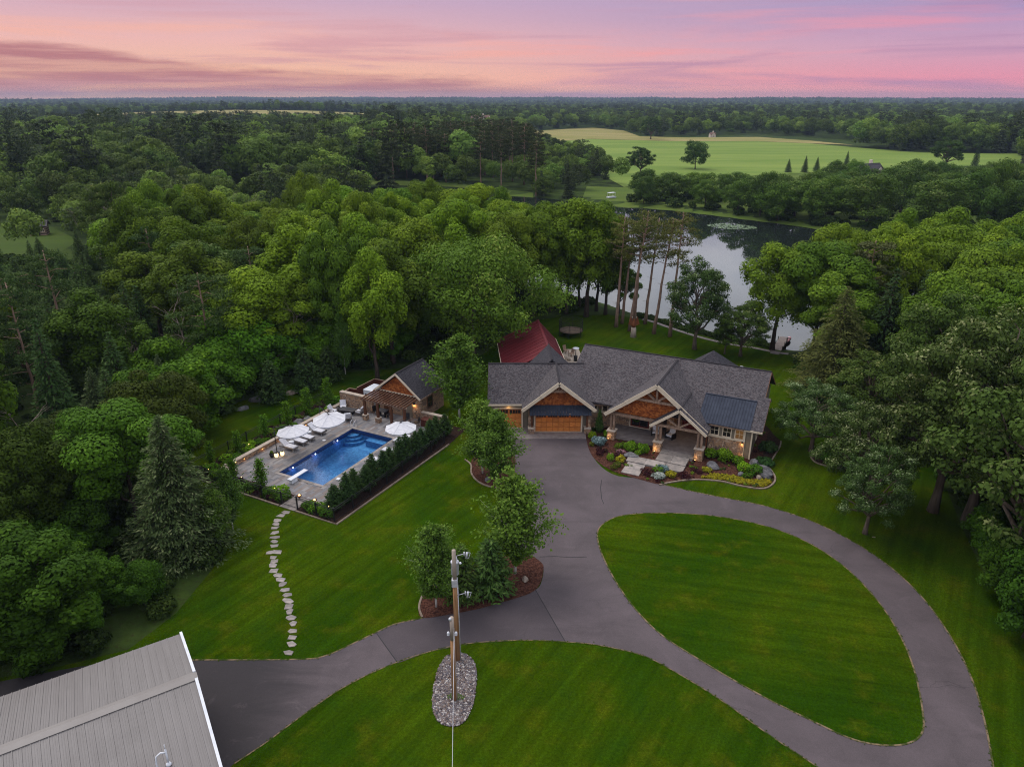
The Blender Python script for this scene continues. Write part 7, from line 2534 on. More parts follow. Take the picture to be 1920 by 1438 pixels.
# ---- the woods: every tree its own object
WOOD_L = [(-39.13, 32.76), (-30, 34.56), (-26.05, 36.9), (-24.09, 40.76), (-23.43, 45.73), (-24.81, 50.9), (-27.84, 55.64), (-31.05, 58.03), (-34.53, 63.93), (-34.88, 71.59), (-33.21, 78.41), (-30.14, 81.81), (-25.7, 86.42), (-19.12, 88.4), (-12.95, 90.04), (-7.95, 90.45), (-4.57, 95.97), (-0.81, 103.42), (4.39, 112.89), (9.84, 115.09), (12.68, 116.72), (14.27, 121.5), (7.77, 126.26), (2.5, 130.56), (-1.33, 145.7), (-7.13, 157.32), (-25.63, 161.98), (-53.94, 155.09), (-87.97, 152.91), (-114.07, 157.32), (-138.26, 150.78)]
WOOD_R = [(35.08, 25.76), (35.28, 33.18), (34.33, 38.32), (36.37, 44.73), (39.46, 52.97), (42.55, 61.67), (42.81, 67.58), (40.79, 71.59), (37.29, 74.49), (35.11, 80.08), (38.24, 88.4), (42.16, 94.82), (48.1, 104.76), (54.31, 114.14), (62.1, 120.79), (71.91, 122.57), (87.78, 120.79), (120.46, 120.79)]
SHORE = [(40.77, 252.8), (50.39, 270.44), (60.62, 276.86), (71.53, 264.31), (92.95, 276.86), (119.93, 294.23), (152, 307.69), (178.82, 307.69), (213.47, 307.69), (254.82, 307.69), (153.86, 180.5), (130.86, 183.47), (112.2, 188.1), (94.2, 198.05), (81.21, 210.97), (71.86, 221.21), (63.32, 232.43), (52.85, 239.69), (45.83, 244.78), (41.76, 247.4)]
SHORE_ALL = [(47.69, 297.96), (57, 307.69), (68.34, 313.82), (91.26, 340.89), (120.09, 361.57), (152.89, 378.74), (194.56, 397.56), (225.29, 391.09), (268.94, 391.09), (302.01, 367.13), (153.86, 180.5), (130.86, 183.47), (112.2, 188.1), (94.2, 198.05), (81.21, 210.97), (71.86, 221.21), (63.32, 232.43), (53.92, 244.78), (47.25, 252.8), (43.99, 261.34)]
random.seed(9)


def scatter(poly, spacing, n_max, seed, margin=0.0, excl=(), tries=30000, view=True):
    rng = random.Random(seed)
    xs = [p[0] for p in poly]
    ys = [p[1] for p in poly]
    out = []
    cell = {}
    for _ in range(tries):
        if len(out) >= n_max: break
        x, y = rng.uniform(min(xs), max(xs)), rng.uniform(min(ys), max(ys))
        if view and abs(x) > 0.76 * y + 12: continue
        if not inside((x, y), poly): continue
        if any(inside((x, y), e) for e in excl): continue
        if any((x - h[0]) ** 2 + (y - h[1]) ** 2 < (h[2] + min(spacing, 7) * 0.2) ** 2 for h in HERO_POS): continue
        sp = spacing * rng.uniform(0.85, 1.2)
        ck = (int(x // spacing), int(y // spacing))
        ok = True
        for dx in (-2, -1, 0, 1, 2):
            for dy in (-2, -1, 0, 1, 2):
                for q in cell.get((ck[0] + dx, ck[1] + dy), ()):
                    if (q[0] - x) ** 2 + (q[1] - y) ** 2 < sp * sp: ok = False
        if ok:
            out.append((x, y))
            cell.setdefault(ck, []).append((x, y))
    return out


CLEARING = YARD_FAR
wl = scatter(WOOD_L, 7.4, 205, 3, excl=[CLEARING, DRIVE])
wr = scatter(WOOD_R, 7.2, 80, 4)
sh = scatter(SHORE, 8.6, 74, 6)
GREENS = [(1.0, 1.0, 1.0), (1.2, 1.18, 0.85), (0.78, 0.90, 0.95), (1.08, 1.1, 0.8), (0.90, 1.05, 0.9), (0.86, 0.84, 0.9)]


def hue(c):
    if c[0] > 1.15: return 'bright yellow green'
    if c[0] > 1.04: return 'light green'
    if c[0] < 0.9: return 'blue green'
    if c[1] > c[0] * 1.06: return 'fresh green'
    return 'mid green'


def zone_l(x, y):
    if y < 62: return 'low in the wood beside the shed and the near lawn'
    if x > -14 and y < 112: return 'behind the barn and the pool house'
    if y < 84: return 'along the edge behind the pool' if x > -45 else 'at the left border of the wood'
    if x > -12: return 'on the pond shore behind the barn'
    if y < 104: return 'in the second row behind the pool' if x > -48 else 'in the left part of the wood'
    if y < 126: return 'deep in the middle of the left hand wood' if x > -60 else 'deep in the far left of the wood'
    return 'at the back of the left hand wood near the water'


def zone_r(x, y):
    if y < 62: return 'at the near right border beyond the drive'
    if y < 80: return 'behind the oaks right of the house'
    if x < 58: return 'on the right hand shore of the pond'
    return 'deep in the right hand wood'


def bank(x, y):
    if y < 225: return 'on the far bank at the water' if x < 75 else 'on the far bank right of the mown gap'
    return 'on the far bank behind the front row' if x < 75 else 'in the far bank grove at the right'


def LBL(label, group):
    return (label, 'tree', group)


def forest_label(kind, col, where):
    lab = '%s %s %s' % (hue(col), kind, where)
    return lab, lab.replace(kind, kind + 's')


for k, (x, y) in enumerate(wl):
    rr = random.Random(k * 7 + 1)
    z = zat(x, y)
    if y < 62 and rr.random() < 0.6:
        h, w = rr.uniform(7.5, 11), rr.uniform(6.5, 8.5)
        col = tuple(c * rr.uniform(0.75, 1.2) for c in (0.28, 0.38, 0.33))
    else:
        h, w = rr.uniform(12.5, 19.5), rr.uniform(8.5, 13.0)
        col = rr.choice(GREENS)
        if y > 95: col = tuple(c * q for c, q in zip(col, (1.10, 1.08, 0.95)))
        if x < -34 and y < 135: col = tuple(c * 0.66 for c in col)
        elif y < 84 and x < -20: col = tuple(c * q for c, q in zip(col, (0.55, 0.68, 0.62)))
    kind = rr.random()
    if x < -0.56 * y and 96 < y < 160:
        tree('spruce_tree', KIT['spruce'], k, (x, y, z), rr.uniform(5, 8), rr.uniform(3.6, 5), 'young spruce in the low plantation before the cabin', 'tree', 'young spruces before the cabin', None, (1.3, 1.3, 1.0), REF['spruce'])
    elif x < -36 and y < 112 and kind < 0.22:
        tree('pine_tree', KIT['dense_pine'], k, (x, y, z), rr.uniform(12.5, 16), rr.uniform(6.5, 8.5), 'dark pine among the broadleaf trees of the left hand wood', 'tree', 'pines in the left hand wood', None, (1.1, 1.1, 0.95), (17, 7.5))
    elif (x < -36 and y < 112 and kind < 0.5) or (x < -26 and y < 78 and kind < 0.3):
        tree('spruce_tree', KIT['spruce'], k, (x, y, z), rr.uniform(9, 14), rr.uniform(5, 6.5), 'dark spruce among the broadleaf trees of the left hand wood', 'tree', 'spruces in the left hand wood', None, (1.15, 1.15, 1.0), REF['spruce'])
    elif kind < 0.74:
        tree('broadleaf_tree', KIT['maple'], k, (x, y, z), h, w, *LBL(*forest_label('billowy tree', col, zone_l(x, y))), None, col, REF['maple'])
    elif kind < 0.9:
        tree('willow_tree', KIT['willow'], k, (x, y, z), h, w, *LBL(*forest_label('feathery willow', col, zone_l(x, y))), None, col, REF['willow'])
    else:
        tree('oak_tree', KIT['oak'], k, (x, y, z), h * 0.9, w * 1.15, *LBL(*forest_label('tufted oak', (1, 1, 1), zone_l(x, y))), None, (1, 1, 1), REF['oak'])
for k, (x, y) in enumerate(wr):
    rr = random.Random(k * 11 + 5)
    z = zat(x, y)
    kind = rr.random()
    h, w = rr.uniform(13, 17.5), rr.uniform(8.5, 12)
    if y < 66 or kind < 0.2:
        tree('oak_tree', KIT['oak'], k, (x, y, z), h * 0.88, w * 1.1, *LBL(*forest_label('tufted oak', (1, 1, 1), zone_r(x, y))), None, (1.0, 1.05, 1.0), REF['oak'])
    elif kind < 0.8:
        tree('broadleaf_tree', KIT['maple'], k + 2, (x, y, z), h, w, *LBL(*forest_label('rounded tree', GREENS[k % 3], zone_r(x, y))), None, GREENS[k % 3], REF['maple'])
    else:
        tree('willow_tree', KIT['willow'], k, (x, y, z), h, w, *LBL(*forest_label('feathery willow', (1, 1, 1), zone_r(x, y))), None, (0.95, 1.0, 0.95), REF['willow'])
for k, (x, y) in enumerate(sh):
    rr = random.Random(k * 13 + 5)
    z = zat(x, y)
    if inside((x, y), LAKE): continue
    h, w = rr.uniform(10.5, 17.0) * (1.0 if y < 228 else 0.66), rr.uniform(10, 19) * (1.0 if y < 228 else 0.8)
    if rr.random() < 0.6:
        tree('oak_tree', KIT['bank'], k, (x, y, z), h, w, *LBL('broad dark oak ' + bank(x, y), 'oaks ' + bank(x, y)), None, (1.0, 1.1, 0.9), (13, 13))
    else:
        tree('broadleaf_tree', KIT['bank'], k + 1, (x, y, z), h, w * 0.9, *LBL('rounded green tree ' + bank(x, y), 'rounded green trees ' + bank(x, y)), None, (1.25, 1.4, 0.9), (13, 13))
# lone trees in the pasture and the pine stand beyond the pond
for k, (p, h, w, kit, lab) in enumerate([((92.24, 372.85), 13.5, 15, 'bank', 'round tree standing alone at the pasture edge'), ((59.2, 340.89), 13, 13, 'oak', 'spreading oak at the left corner of the pasture'),
                                         ((217.82, 372.85), 15, 16, 'oak', 'dark round tree on the near pasture edge'), ((244.16, 391.09), 13, 4.5, 'spruce', 'narrow dark conifer in the pasture corner'),
                                         ((120.76, 653.68), 19, 18, 'oak', 'dark clump of trees on the far edge of the pasture'), ((168.07, 372.85), 9, 4.2, 'blue_spruce', 'blue grey spruce by the white house'),
                                         ((141, 356.18), 8, 4, 'blue_spruce', 'leftmost blue grey spruce above the pond'), ((148.8, 361.57), 7, 4, 'blue_spruce', 'second blue grey spruce above the pond'),
                                         ((133.02, 356.18), 6.5, 4, 'blue_spruce', 'small blue grey spruce left of the spruce pair above the pond')]):
    tree('pine_tree' if kit == 'spruce' else {'bank': 'round_tree', 'oak': 'oak_tree', 'blue_spruce': 'spruce_tree'}[kit], KIT[kit], k, (*p, zat(*p)), h, w, lab, 'tree', None, None, (0.7, 0.82, 0.8), REF[kit])
PINES = [(-63.26, 336.07), (-34.21, 433.29), (-20.44, 475.82), (0, 466.68), (12.23, 425.66), (13.11, 329.09), (8.89, 270.44), (-12.85, 294.23), (-44.43, 305.69), (-61.12, 311.75)]
for k, (x, y) in enumerate(scatter(PINES, 7.0, 60, 12)):
    rr = random.Random(k)
    tree('pine_tree', KIT['pine'], k, (x, y, zat(x, y)), rr.uniform(19, 23), rr.uniform(6.5, 9), 'brown stemmed pine in the dark stand beyond the pond', 'tree', 'pines in the stand beyond the pond', None, (0.62, 0.66, 0.62), REF['pine'])


# ------------------------------------------------------------------ garden shrubs, each its own object
SHR = {}


def shrub(name, label, p, r, mat='leaf', hgt=1.0, n=420, leaf=0.10, cat='shrub', z=0.05, col=(1, 1, 1), group=None, seed=0):
    key = (mat, n, leaf, seed % 2)
    if key not in SHR:
        SHR[key] = make_shrub(400 + len(SHR), n, leaf, M[mat], name)
    o = link(name, SHR[key], None, (p[0], p[1], z), (0, 0, (p[0] * 7.3 + p[1] * 3.1) % 6.28), (r, r, r * hgt))
    o.color = (*col, 1)
    return tag(o, label, cat, group)


LG = (0.95, 1.2, 0.85)
shrub('boxwood', 'bright green round bush beside the left porch column', (10.11, 67.83), 0.62, col=LG, n=700, leaf=0.13)
shrub('boxwood', 'left one of the two large round green bushes in front of the porch', (11.98, 64.51), 0.74, hgt=1.35, col=LG, n=900, leaf=0.10)
shrub('boxwood', 'right one of the two large round green bushes in front of the porch', (13.2, 64.05), 0.70, hgt=1.3, col=LG, n=900, leaf=0.10)
shrub('shrub', 'low green bush left of the two large round bushes', (10.92, 65.11), 0.5, col=(0.7, 0.85, 0.7))
shrub('boxwood', 'small round green bush below the two large round bushes', (12.58, 63.58), 0.42, col=LG)
shrub('globe_spruce', 'flat topped blue spruce globe at the garden corner by the garage', (8.94, 65.96), 0.9, 'flower_blue', 0.9, 900, 0.11)
shrub('yellow_bush', 'bright yellow bush left of the steps', (10.68, 62.23), 0.62, 'flower_yellow', 0.85, 500, 0.12)
shrub('yellow_bush', 'bright yellow bush right of the lowest step', (15, 59.24), 0.66, 'flower_yellow', 0.8, 500, 0.12)
shrub('yellow_bush', 'yellow bush beside the blue grey boulder', (18.68, 60.17), 0.55, 'flower_yellow', 0.8, 500, 0.12)
shrub('silver_bush', 'silvery white bush in front of the steps', (13.81, 58.83), 0.68, 'flower_white', 0.85, 500, 0.14)
shrub('blue_grass', 'spiky blue grass beside the landing', (14.5, 60.28), 0.55, 'flower_blue', 1.0, 240, 0.2)
shrub('green_bush', 'soft green bush behind the silvery white bush', (13.88, 59.96), 0.6, col=(0.6, 0.85, 0.7))
shrub('burgundy_bush', 'dark burgundy bush right of the lowest step', (12.89, 59.55), 0.68, 'flower_red', 0.85)
for k, (q, r, lab) in enumerate([((8.78, 63.58), 0.45, 'largest of three burgundy bushes below the blue spruce globe'), ((8.83, 64.51), 0.36, 'burgundy bush just below the blue spruce globe'), ((9.39, 64.16), 0.38, 'right one of the three burgundy bushes below the blue spruce globe'),
                                 ((16.11, 59.24), 0.5, 'spiky burgundy plant right of the landing'), ((16.5, 58.73), 0.42, 'low burgundy plant near the curved edging'), ((17.4, 60.17), 0.4, 'burgundy plant below the right porch column'),
                                 ((17.86, 59.76), 0.35, 'small burgundy plant left of the yellow bush by the boulder'), ((10.64, 63.13), 0.55, 'dark burgundy bush behind the left yellow bush')]):
    shrub('burgundy_bush', lab, q, r, 'flower_red', 0.9)
shrub('pink_flowers', 'clump of pink flowers behind the left yellow bush', (10.94, 63.7), 0.55, 'flower_pink', 0.8)
shrub('pink_flowers', 'small pale pink flowers near the drive edge', (9.91, 63.24), 0.35, 'flower_pink', 1.0, 200)
shrub('iris', 'tall light green plant near the drive edge', (9.69, 62.34), 0.42, col=(1.1, 1.3, 0.7), hgt=1.8, n=500)
shrub('iris', 'yellow green plant by the garage corner', (8.37, 67.32), 0.5, 'leaf', 1.5, 500, col=(1.6, 1.5, 0.6))
shrub('iris', 'yellow edged plant left of the blue spruce globe', (8.19, 65.59), 0.36, 'flower_yellow', 1.2, 500, col=(0.5, 0.6, 0.6))
shrub('shrub', 'dull green low plant near the garden edge', (10.14, 61.02), 0.5, col=(0.6, 0.55, 0.6))
shrub('shrub', 'brownish low plant left of the lowest step', (9.78, 60.6), 0.4, col=(0.7, 0.5, 0.6))
shrub('hydrangea', 'green hydrangea nearest the right porch column', (19.9, 63.13), 0.8, hgt=1.2, col=LG, n=800, leaf=0.11)
shrub('hydrangea', 'large green hydrangea in the middle of the stone wall', (21.07, 62.34), 0.95, hgt=1.3, col=(0.95, 1.15, 0.85), n=800, leaf=0.11, seed=1)
shrub('hydrangea', 'green hydrangea at the right of the trio by the stone wall', (21.98, 61.67), 0.72, hgt=1.2, col=(0.85, 1.05, 0.8), n=700, leaf=0.11)
shrub('boxwood', 'bright green bush near the house corner', (22.23, 60.07), 0.75, hgt=1.3, col=(1.35, 1.5, 0.8), n=900, leaf=0.10)
shrub('shrub', 'darker green bush right of the bright bush at the corner', (22.98, 59.55), 0.75, hgt=1.3, col=(0.55, 0.85, 0.65), n=800, leaf=0.09, seed=1)
shrub('shrub', 'small dark bush below the two corner bushes', (22.1, 58.83), 0.55, col=(0.5, 0.7, 0.6))
shrub('juniper', 'low dark juniper by the house end wall', (24.66, 61.57), 1.0, 'needle', 0.6, 600, 0.14, col=(1.0, 1.3, 1.1))
shrub('juniper', 'dark bush against the house end wall', (26.01, 64.51), 1.0, 'needle', 0.9, 600, 0.14)
shrub('shrub', 'rounded dark bush in the small bed under the oaks', (31.29, 62.23), 1.3, col=(0.5, 0.8, 0.65), hgt=0.8, n=700)
shrub('shrub', 'leafy dark bush right of it in the small bed under the oaks', (32.7, 61.24), 1.2, col=(0.45, 0.7, 0.6), hgt=0.9, n=700, seed=1)
shrub('weeds', 'tuft of weeds at the foot of the front utility pole', (-3.54, 32.43), 0.32, col=(0.6, 0.8, 0.7), hgt=0.8, n=200)
shrub('weeds', 'second tuft of weeds at the foot of the front utility pole', (-3.12, 32.35), 0.28, col=(0.55, 0.7, 0.6), hgt=0.8, n=200)
tree('arborvitae_tree', KIT['hedge'], 0, (*(9.3, 68.61), 0.03), 2.7, 0.95, 'slim green column shaped evergreen by the link wall', 'tree', None, 0.0, (1.6, 1.7, 1.2), REF['hedge'])
# low ground cover: flowers and bedding plants nobody could count
FL = [(17.68, 58.83), (19.3, 59.65), (20.93, 59.14), (22.08, 58.43), (23.98, 58.43), (24.26, 57.93), (23.06, 57.15), (21.34, 57.64), (19.48, 58.43)]
rng = np.random.default_rng(12)
GCOL = bpy.data.collections.new('ground_cover_kit')
GCOL.objects.link(bpy.data.objects.new('ground_cover', make_shrub(501, 60, 0.3, M['flower_yellow'], 'ground_cover')))
GC2 = bpy.data.collections.new('bedding_kit')
for i, (m_) in enumerate(('leaf', 'flower_red', 'leaf_oak', 'needle')):
    GC2.objects.link(bpy.data.objects.new('bedding_%d' % i, make_shrub(511 + i, 70, 0.26, M[m_], 'bedding')))


def fill(poly, n, seed):
    r = np.random.default_rng(seed)
    xs = [p[0] for p in poly]
    ys = [p[1] for p in poly]
    X = r.uniform(min(xs), max(xs), n * 6)
    Y = r.uniform(min(ys), max(ys), n * 6)
    k = inside_np(X, Y, poly)
    return X[k][:n], Y[k][:n], r


# the pool garden: hedge, columnar trees, shrubs
for k in range(14):
    v = -2.7 + k * 1.28
    p = PLW(9.35 + 0.03 * v + (0.15 if k % 2 else -0.1), v)
    tree('hedge_evergreen', KIT['hedge'], k, (p[0], p[1], 0.03), 2.5 + 0.8 * ((k * 37) % 10) / 10, 1.75, ['dark evergreen at the near corner of the pool hedge', 'second evergreen from the near corner of the pool hedge', 'third evergreen from the near corner of the pool hedge', 'fourth evergreen from the near corner of the pool hedge',
          'fifth evergreen from the near corner of the pool hedge', 'sixth evergreen from the near corner of the pool hedge', 'seventh evergreen from the near corner of the pool hedge', 'seventh evergreen from the garage end of the pool hedge',
          'sixth evergreen from the garage end of the pool hedge', 'fifth evergreen from the garage end of the pool hedge', 'fourth evergreen from the garage end of the pool hedge', 'third evergreen from the garage end of the pool hedge',
          'second evergreen from the garage end of the pool hedge', 'dark evergreen at the garage end of the pool hedge'][k], 'tree', 'evergreens of the pool hedge', None, (0.75, 0.85, 0.75), REF['hedge'])
for (u, v, h, w, lab) in ((-2.3, -3.3, 2.5, 1.0, 'columnar young tree at the near left terrace corner'), (0.9, -3.0, 3.0, 1.2, 'taller columnar young tree left of the diving board'),
                          (-6.6, 1.2, 2.4, 0.9, 'columnar young tree behind the left wall, nearest the fence corner'), (-6.7, 5.0, 2.6, 1.0, 'columnar young tree behind the first parasol'),
                          (-6.8, 8.4, 2.8, 1.0, 'columnar young tree behind the loungers'), (-6.8, 11.6, 3.2, 1.2, 'columnar young tree behind the tilted parasol'), (-6.4, 14.6, 3.4, 1.2, 'columnar young tree near the red plank screen'), (-7.2, -1.6, 2.4, 0.9, 'columnar young tree outside the left terrace corner')):
    p = PLW(u, v)
    tree('columnar_tree', KIT['sapling'], 0, (p[0], p[1], 0.03), h, w, lab, 'tree', None, None, (0.7, 0.95, 0.8), REF['sapling'])
rr = random.Random(14)
SPOTS = [(-3.4, -3.2, .6), (-0.6, -3.4, .5), (0.1, -3.3, .6), (2.0, -3.4, .7), (2.9, -3.0, .9), (3.7, -3.4, .8), (-5.8, -2.9, .8), (-4.7, -3.3, .7), (6.8, -3.5, .7), (7.6, -3.6, .75), (8.5, -3.4, .7), (9.2, -3.7, .7),
         (-5.7, 0.4, .6), (-5.9, 2.0, .7), (-5.8, 3.6, .6), (-6.0, 4.3, .55), (-5.6, 6.2, .6), (-6.2, 7.2, .7), (-5.8, 8.2, .6), (-6.6, 3.0, .6), (-5.7, 11.5, .65), (-6.2, 12.6, .6), (-5.6, 13.6, .55), (-6.0, 14.9, .9), (-5.7, 16.0, 1.0), (-6.6, -0.4, .7), (-5.6, -0.9, .6)]
for k, (u, v, r) in enumerate(SPOTS):
    p = PLW(u, v)
    w_ = 'in the bed along the near fence' if v < -2 else 'in the bed behind the low terrace wall'
    shrub('shrub', ['small rounded green bush ', 'loose bright green bush ', 'dark low bush '][k % 3] + w_, p, r * 1.05, 'leaf', rr.uniform(0.75, 1.05), 420, 0.11, col=[(0.6, 0.9, 0.65), (0.95, 1.25, 0.7), (0.42, 0.62, 0.55)][k % 3],
          group=('bushes in the bed along the near fence' if v < -2 else 'bushes in the bed behind the low terrace wall'), seed=k)

# low bushy trees at the edges of the woods
KIT['bushy'] = [make_broadleaf(141 + i, 6, 5.2, 12000, 0.125, nl=34, lobe=0.26, base=0.0, name='bushy', rough=0.42) for i in range(3)]
EDGE_L = [(-37.55, 33.18), (-30.08, 34.7), (-26.52, 36.81), (-24.72, 40.48), (-24.12, 45.39), (-25.01, 49.72), (-29.51, 50.9), (-35.07, 52.97), (-41.29, 55.64), (-55.69, 55.64)]
EDGE_R = [(33.67, 36.81), (34.82, 41.05), (36.38, 45.39), (38.67, 50.9), (40.39, 56.57), (41.95, 63.93), (45.87, 65.11), (45.13, 55.64), (45.64, 49.72), (34.96, 32.76)]
EDGE_M = [(-33.88, 63.93), (-34.29, 71.59), (-33.07, 78.9), (-30.08, 82.7), (-25.2, 87.2), (-18.56, 89.21), (-11.61, 90.87), (-5.92, 93.03), (-4.72, 99.57), (-12.69, 100.58), (-27.57, 96.67), (-35.99, 92.16), (-39.81, 83.6), (-40.27, 73.02), (-37.11, 63.93)]
for poly, seed, lab, grp, col, n in ((EDGE_M, 7, 'leafy young tree filling the wood edge behind the pool', 'leafy young trees at the wood edge behind the pool', (0.62, 0.86, 0.62), 70), (EDGE_L, 5, 'dark bushy young tree in the thicket left of the lawn', 'bushy young trees left of the lawn', (0.34, 0.50, 0.42), 80), (EDGE_R, 6, 'dark leafy young tree at the right hand lawn edge', 'leafy young trees at the right hand lawn edge', (0.36, 0.52, 0.46), 110)):
    for k, (x, y) in enumerate(scatter(poly, 2.2 if seed == 6 else 2.7, n, seed)):
        rq = random.Random(k + seed)
        h = rq.uniform(2.2, 6.5) if seed != 7 else rq.uniform(4.0, 9.0)
        cc = rq.uniform(0.75, 1.25)
        tree('bushy_tree', KIT['bushy'], k, (x, y, 0), h, h * rq.uniform(0.85, 1.1), lab, 'tree', grp, None, tuple(c * cc for c in col), (6, 5.4))


# ------------------------------------------------------------------ far woods: one mass, instanced leafy crowns
def make_far_kit():
    col = bpy.data.collections.new('far_kit')
    defs = []
    for i in range(4):
        defs.append(make_broadleaf(201 + i, 16, 12, 2600, 0.42, nl=22, lobe=0.3, name='far', mat=M['leaf_far']))
    for i in range(2):
        defs.append(make_oak(211 + i, 14, 14, 2600, 0.40, ncl=60, cl=1.3, name='far', mat=M['leaf_far']))
    defs.append(make_conifer(221, 19, 8, M['needle_far'], lev=16, dens=14, leaf=0.75, name='far'))
    defs.append(make_pine(222, 20, 9, 900, 0.45, name='far', leaf=0.6, mat=M['needle_far']))
    for k, (tk, cr) in enumerate(defs):
        o = bpy.data.objects.new('far_tree_%d' % k, cr)
        col.objects.link(o)
    return col


FAR_KIT = make_far_kit()


def gn_scatter(name, P, S, mat, label, col, tilt=0.0):
    me = bpy.data.meshes.new(name)
    me.vertices.add(len(P))
    me.vertices.foreach_set('co', np.asarray(P, np.float32).ravel())
    at = me.attributes.new('size', 'FLOAT', 'POINT')
    at.data.foreach_set('value', np.asarray(S, np.float32))
    me.materials.append(mat)
    o = link(name, me)
    ng = bpy.data.node_groups.new(name + '_scatter', 'GeometryNodeTree')
    ng.interface.new_socket('Geometry', in_out='INPUT', socket_type='NodeSocketGeometry')
    ng.interface.new_socket('Geometry', in_out='OUTPUT', socket_type='NodeSocketGeometry')
    t = NT(ng)
    gi, go = t.node('NodeGroupInput'), t.node('NodeGroupOutput')
    ci = t.node('GeometryNodeCollectionInfo')
    ci.inputs[0].default_value = col
    ci.inputs[1].default_value = True
    ci.inputs[2].default_value = True
    ip = t.node('GeometryNodeInstanceOnPoints')
    ip.inputs['Pick Instance'].default_value = True
    t.l.new(gi.outputs[0], ip.inputs['Points'])
    t.l.new(ci.outputs[0], ip.inputs['Instance'])
    rv = t.node('FunctionNodeRandomValue', data_type='FLOAT_VECTOR')
    rv.inputs[0].default_value = (0, 0, 0)
    rv.inputs[1].default_value = (0.06, 0.06, 6.283)
    t.l.new(rv.outputs[0], ip.inputs['Rotation'])
    na = t.node('GeometryNodeInputNamedAttribute', data_type='FLOAT')
    na.inputs[0].default_value = 'size'
    t.l.new(na.outputs[0], ip.inputs['Scale'])
    t.l.new(ip.outputs[0], go.inputs[0])
    md = o.modifiers.new('scatter', 'NODES')
    md.node_group = ng
    return tag(o, label, None, None, 'stuff')


def far_points(d0, d1, sp, seed, excl):
    rng = np.random.default_rng(seed)
    gx = np.arange(-0.8 * d1, 0.8 * d1, sp)
    gy = np.arange(d0 * 0.75, d1, sp)
    X, Y = np.meshgrid(gx, gy)
    X = X.ravel() + rng.uniform(-0.48, 0.48, X.size) * sp
    Y = Y.ravel() + rng.uniform(-0.48, 0.48, Y.size) * sp
    D = np.hypot(X, Y)
    k = (D > d0) & (D < d1) & (np.abs(X) < 0.78 * Y + 20)
    X, Y = X[k], Y[k]
    for e in excl:
        k = ~inside_np(X, Y, e)
        X, Y = X[k], Y[k]
    return X, Y, rng


EX = FIELDS + [[(-770, 1235), (-225, 1235), (-180, 960), (-600, 960)], LAKE, SHORE, SHORE_ALL, WOOD_L, WOOD_R, LAWN, [(-60, 590), (5, 590), (-2, 722), (-52, 722)]]
X, Y, rng = far_points(165, 620, 8.4, 31, EX)
gn_scatter('far_woods', np.column_stack([X, Y, height(X, Y) - 0.3]), rng.uniform(0.7, 1.25, len(X)) * np.where((np.hypot(X, Y) < 420) & (X > -15), 0.60, np.where((np.hypot(X, Y) < 640) & (X > -10) & (X < 110), 0.5, np.where(np.hypot(X, Y) < 290, 0.66, np.where((X > -330) & (X < -110) & (Y > 430), 0.7, 1.05)))), M['leaf_oak'], 'dark mixed woods beyond the pond and around the pasture', FAR_KIT)
X, Y, rng = far_points(620, 1600, 12.0, 32, EX)
gn_scatter('far_woods', np.column_stack([X, Y, height(X, Y) - 0.3]), rng.uniform(0.7, 1.1, len(X)), M['leaf_oak'], 'unbroken dark woods stretching towards the ridges', FAR_KIT)
X, Y, rng = far_points(1600, 7300, 30.0, 33, EX)
gn_scatter('horizon_woods', np.column_stack([X, Y, height(X, Y) - 2.0]), rng.uniform(0.85, 1.3, len(X)) , M['leaf_oak'], 'hazy wooded ridges along the horizon', FAR_KIT)

# undergrowth below the near woods
UG = bpy.data.collections.new('undergrowth_kit')
for i in range(3):
    UG.objects.link(bpy.data.objects.new('undergrowth_%d' % i, make_shrub(301 + i, 600, 0.11, M['leaf_under'], 'undergrowth')))
rng = np.random.default_rng(77)
PX = []
for poly, sp, seed in ((WOOD_L, 1.9, 1), (WOOD_R, 2.2, 2)):
    xs = [p[0] for p in poly]
    ys = [p[1] for p in poly]
    n = int((max(xs) - min(xs)) * (max(ys) - min(ys)) / sp / sp)
    X = rng.uniform(min(xs), max(xs), n)
    Y = rng.uniform(min(ys), max(ys), n)
    k = inside_np(X, Y, poly) & (np.abs(X) < 0.78 * Y + 10) & (Y < 170) & ~inside_np(X, Y, YARD_FAR) & ~inside_np(X, Y, DRIVE)
    edge = dist_np(X, Y, poly)
    k &= (edge < 9) | (rng.random(n) < 0.35)
    PX.append(np.column_stack([X[k], Y[k]]))
PX = np.concatenate(PX)
gn_scatter('undergrowth', np.column_stack([PX, height(PX[:, 0], PX[:, 1]) - 0.05]), rng.uniform(0.5, 1.7, len(PX)), M['leaf_under'], 'low leafy undergrowth beneath the woodland trees', UG)

X, Y, r = fill(FL, 330, 3)
gn_scatter('yellow_groundcover', np.column_stack([X, Y, np.full(len(X), 0.05)]), r.uniform(0.10, 0.2, len(X)), M['flower_yellow'], 'carpet of small yellow flowers inside the curved edging', GCOL)
X, Y, r = fill(BED_C, 260, 4)
gn_scatter('bedding_plants', np.column_stack([X, Y, np.full(len(X), 0.05)]), r.uniform(0.10, 0.24, len(X)), M['leaf'], 'scattered small bedding plants in the porch garden', GC2)
bp = [PLW(*p)[:2] for p in [(-7.5, -4.0), (-5.2, -4.0), (-5.2, 16), (-8.0, 16)]]
X, Y, r = fill(bp, 260, 5)
gn_scatter('bedding_plants', np.column_stack([X, Y, np.full(len(X), 0.03)]), r.uniform(0.15, 0.4, len(X)), M['leaf'], 'small plants filling the bed behind the terrace wall', GC2)
bp = [PLW(*p)[:2] for p in [(-7.5, -4.1), (4.2, -4.1), (4.2, -2.6), (-7.5, -2.6)]]
X, Y, r = fill(bp, 120, 6)
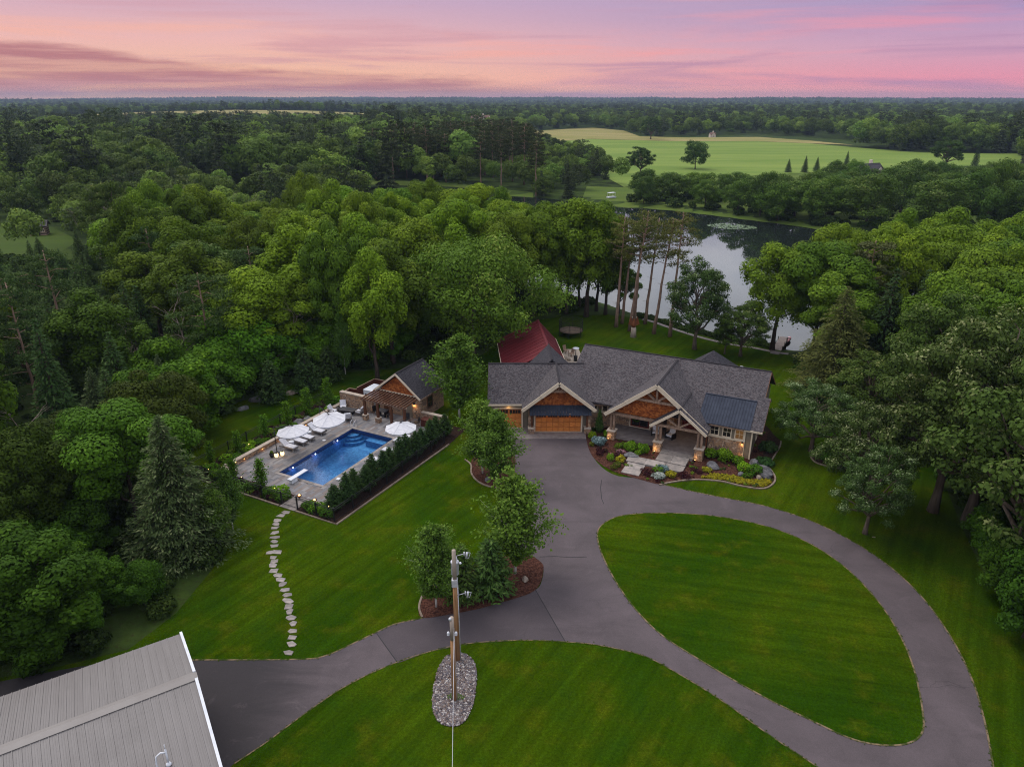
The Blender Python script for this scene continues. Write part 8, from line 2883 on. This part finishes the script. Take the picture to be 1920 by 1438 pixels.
gn_scatter('bedding_plants', np.column_stack([X, Y, np.full(len(X), 0.03)]), r.uniform(0.15, 0.35, len(X)), M['leaf'], 'small plants filling the bed along the near fence', GC2)
BANK = [(20.58, 114.93), (22.37, 112.45), (24.73, 108.91), (28.01, 104.75), (31.21, 101.37), (34.6, 99.39), (37.11, 97.47), (37.75, 99.39), (35.13, 101.12), (31.77, 103.43), (28.46, 106.66), (25.08, 110.65), (22.7, 114.3)]
X, Y, r = fill(BANK, 260, 7)
gn_scatter('bank_reeds', np.column_stack([X, Y, height(X, Y)]), r.uniform(0.5, 1.0, len(X)), M['leaf'], 'green reeds along the lake bank', UG)

X, Y, r = fill(SHORE, 420, 9)
gn_scatter('bank_bushes', np.column_stack([X, Y, height(X, Y) - 0.1]), r.uniform(1.0, 3.2, len(X)), M['leaf_under'], 'dark bushes under the trees on the far bank', UG)
# ragged grass creeping over the edge of the asphalt
GRK = bpy.data.collections.new('edge_grass_kit')
for i in range(2):
    GRK.objects.link(bpy.data.objects.new('edge_grass_%d' % i, make_shrub(531 + i, 60, 0.3, M['edge_leaf'], 'edge_grass', flat=0.5)))
rg = np.random.default_rng(55)
EP = []
for line in (RIGHT_EDGE, LOW_EDGE, UP_EDGE, ISLAND + [ISLAND[0]]):
    for a, b in zip(line, line[1:]):
        L = math.hypot(b[0] - a[0], b[1] - a[1])
        for _ in range(int(L * 7) + 1):
            q = rg.random()
            EP.append((a[0] + (b[0] - a[0]) * q + rg.normal() * 0.06, a[1] + (b[1] - a[1]) * q + rg.normal() * 0.06, 0.015))
gn_scatter('edge_grass', EP, rg.uniform(0.02, 0.06, len(EP)), M['edge_leaf'], 'ragged grass along the edges of the asphalt', GRK)

# ------------------------------------------------------------------ haze over the far land
def haze():
    mb = MB().box(-7500, 7500, -300, 8200, -6, 85)
    m = bpy.data.materials.new('haze')
    m.use_nodes = True
    t = NT(m.node_tree)
    t.n.clear()
    v = t.node('ShaderNodeVolumePrincipled')
    v.inputs['Color'].default_value = (0.30, 0.37, 0.53, 1)
    v.inputs['Density'].default_value = 0.00013
    v.inputs['Anisotropy'].default_value = 0.0
    out = t.node('ShaderNodeOutputMaterial')
    t.l.new(v.outputs[0], out.inputs['Volume'])
    o = mb.build('haze', m)
    tag(o, 'thin blue haze over the far woods', None, None, 'stuff')


haze()
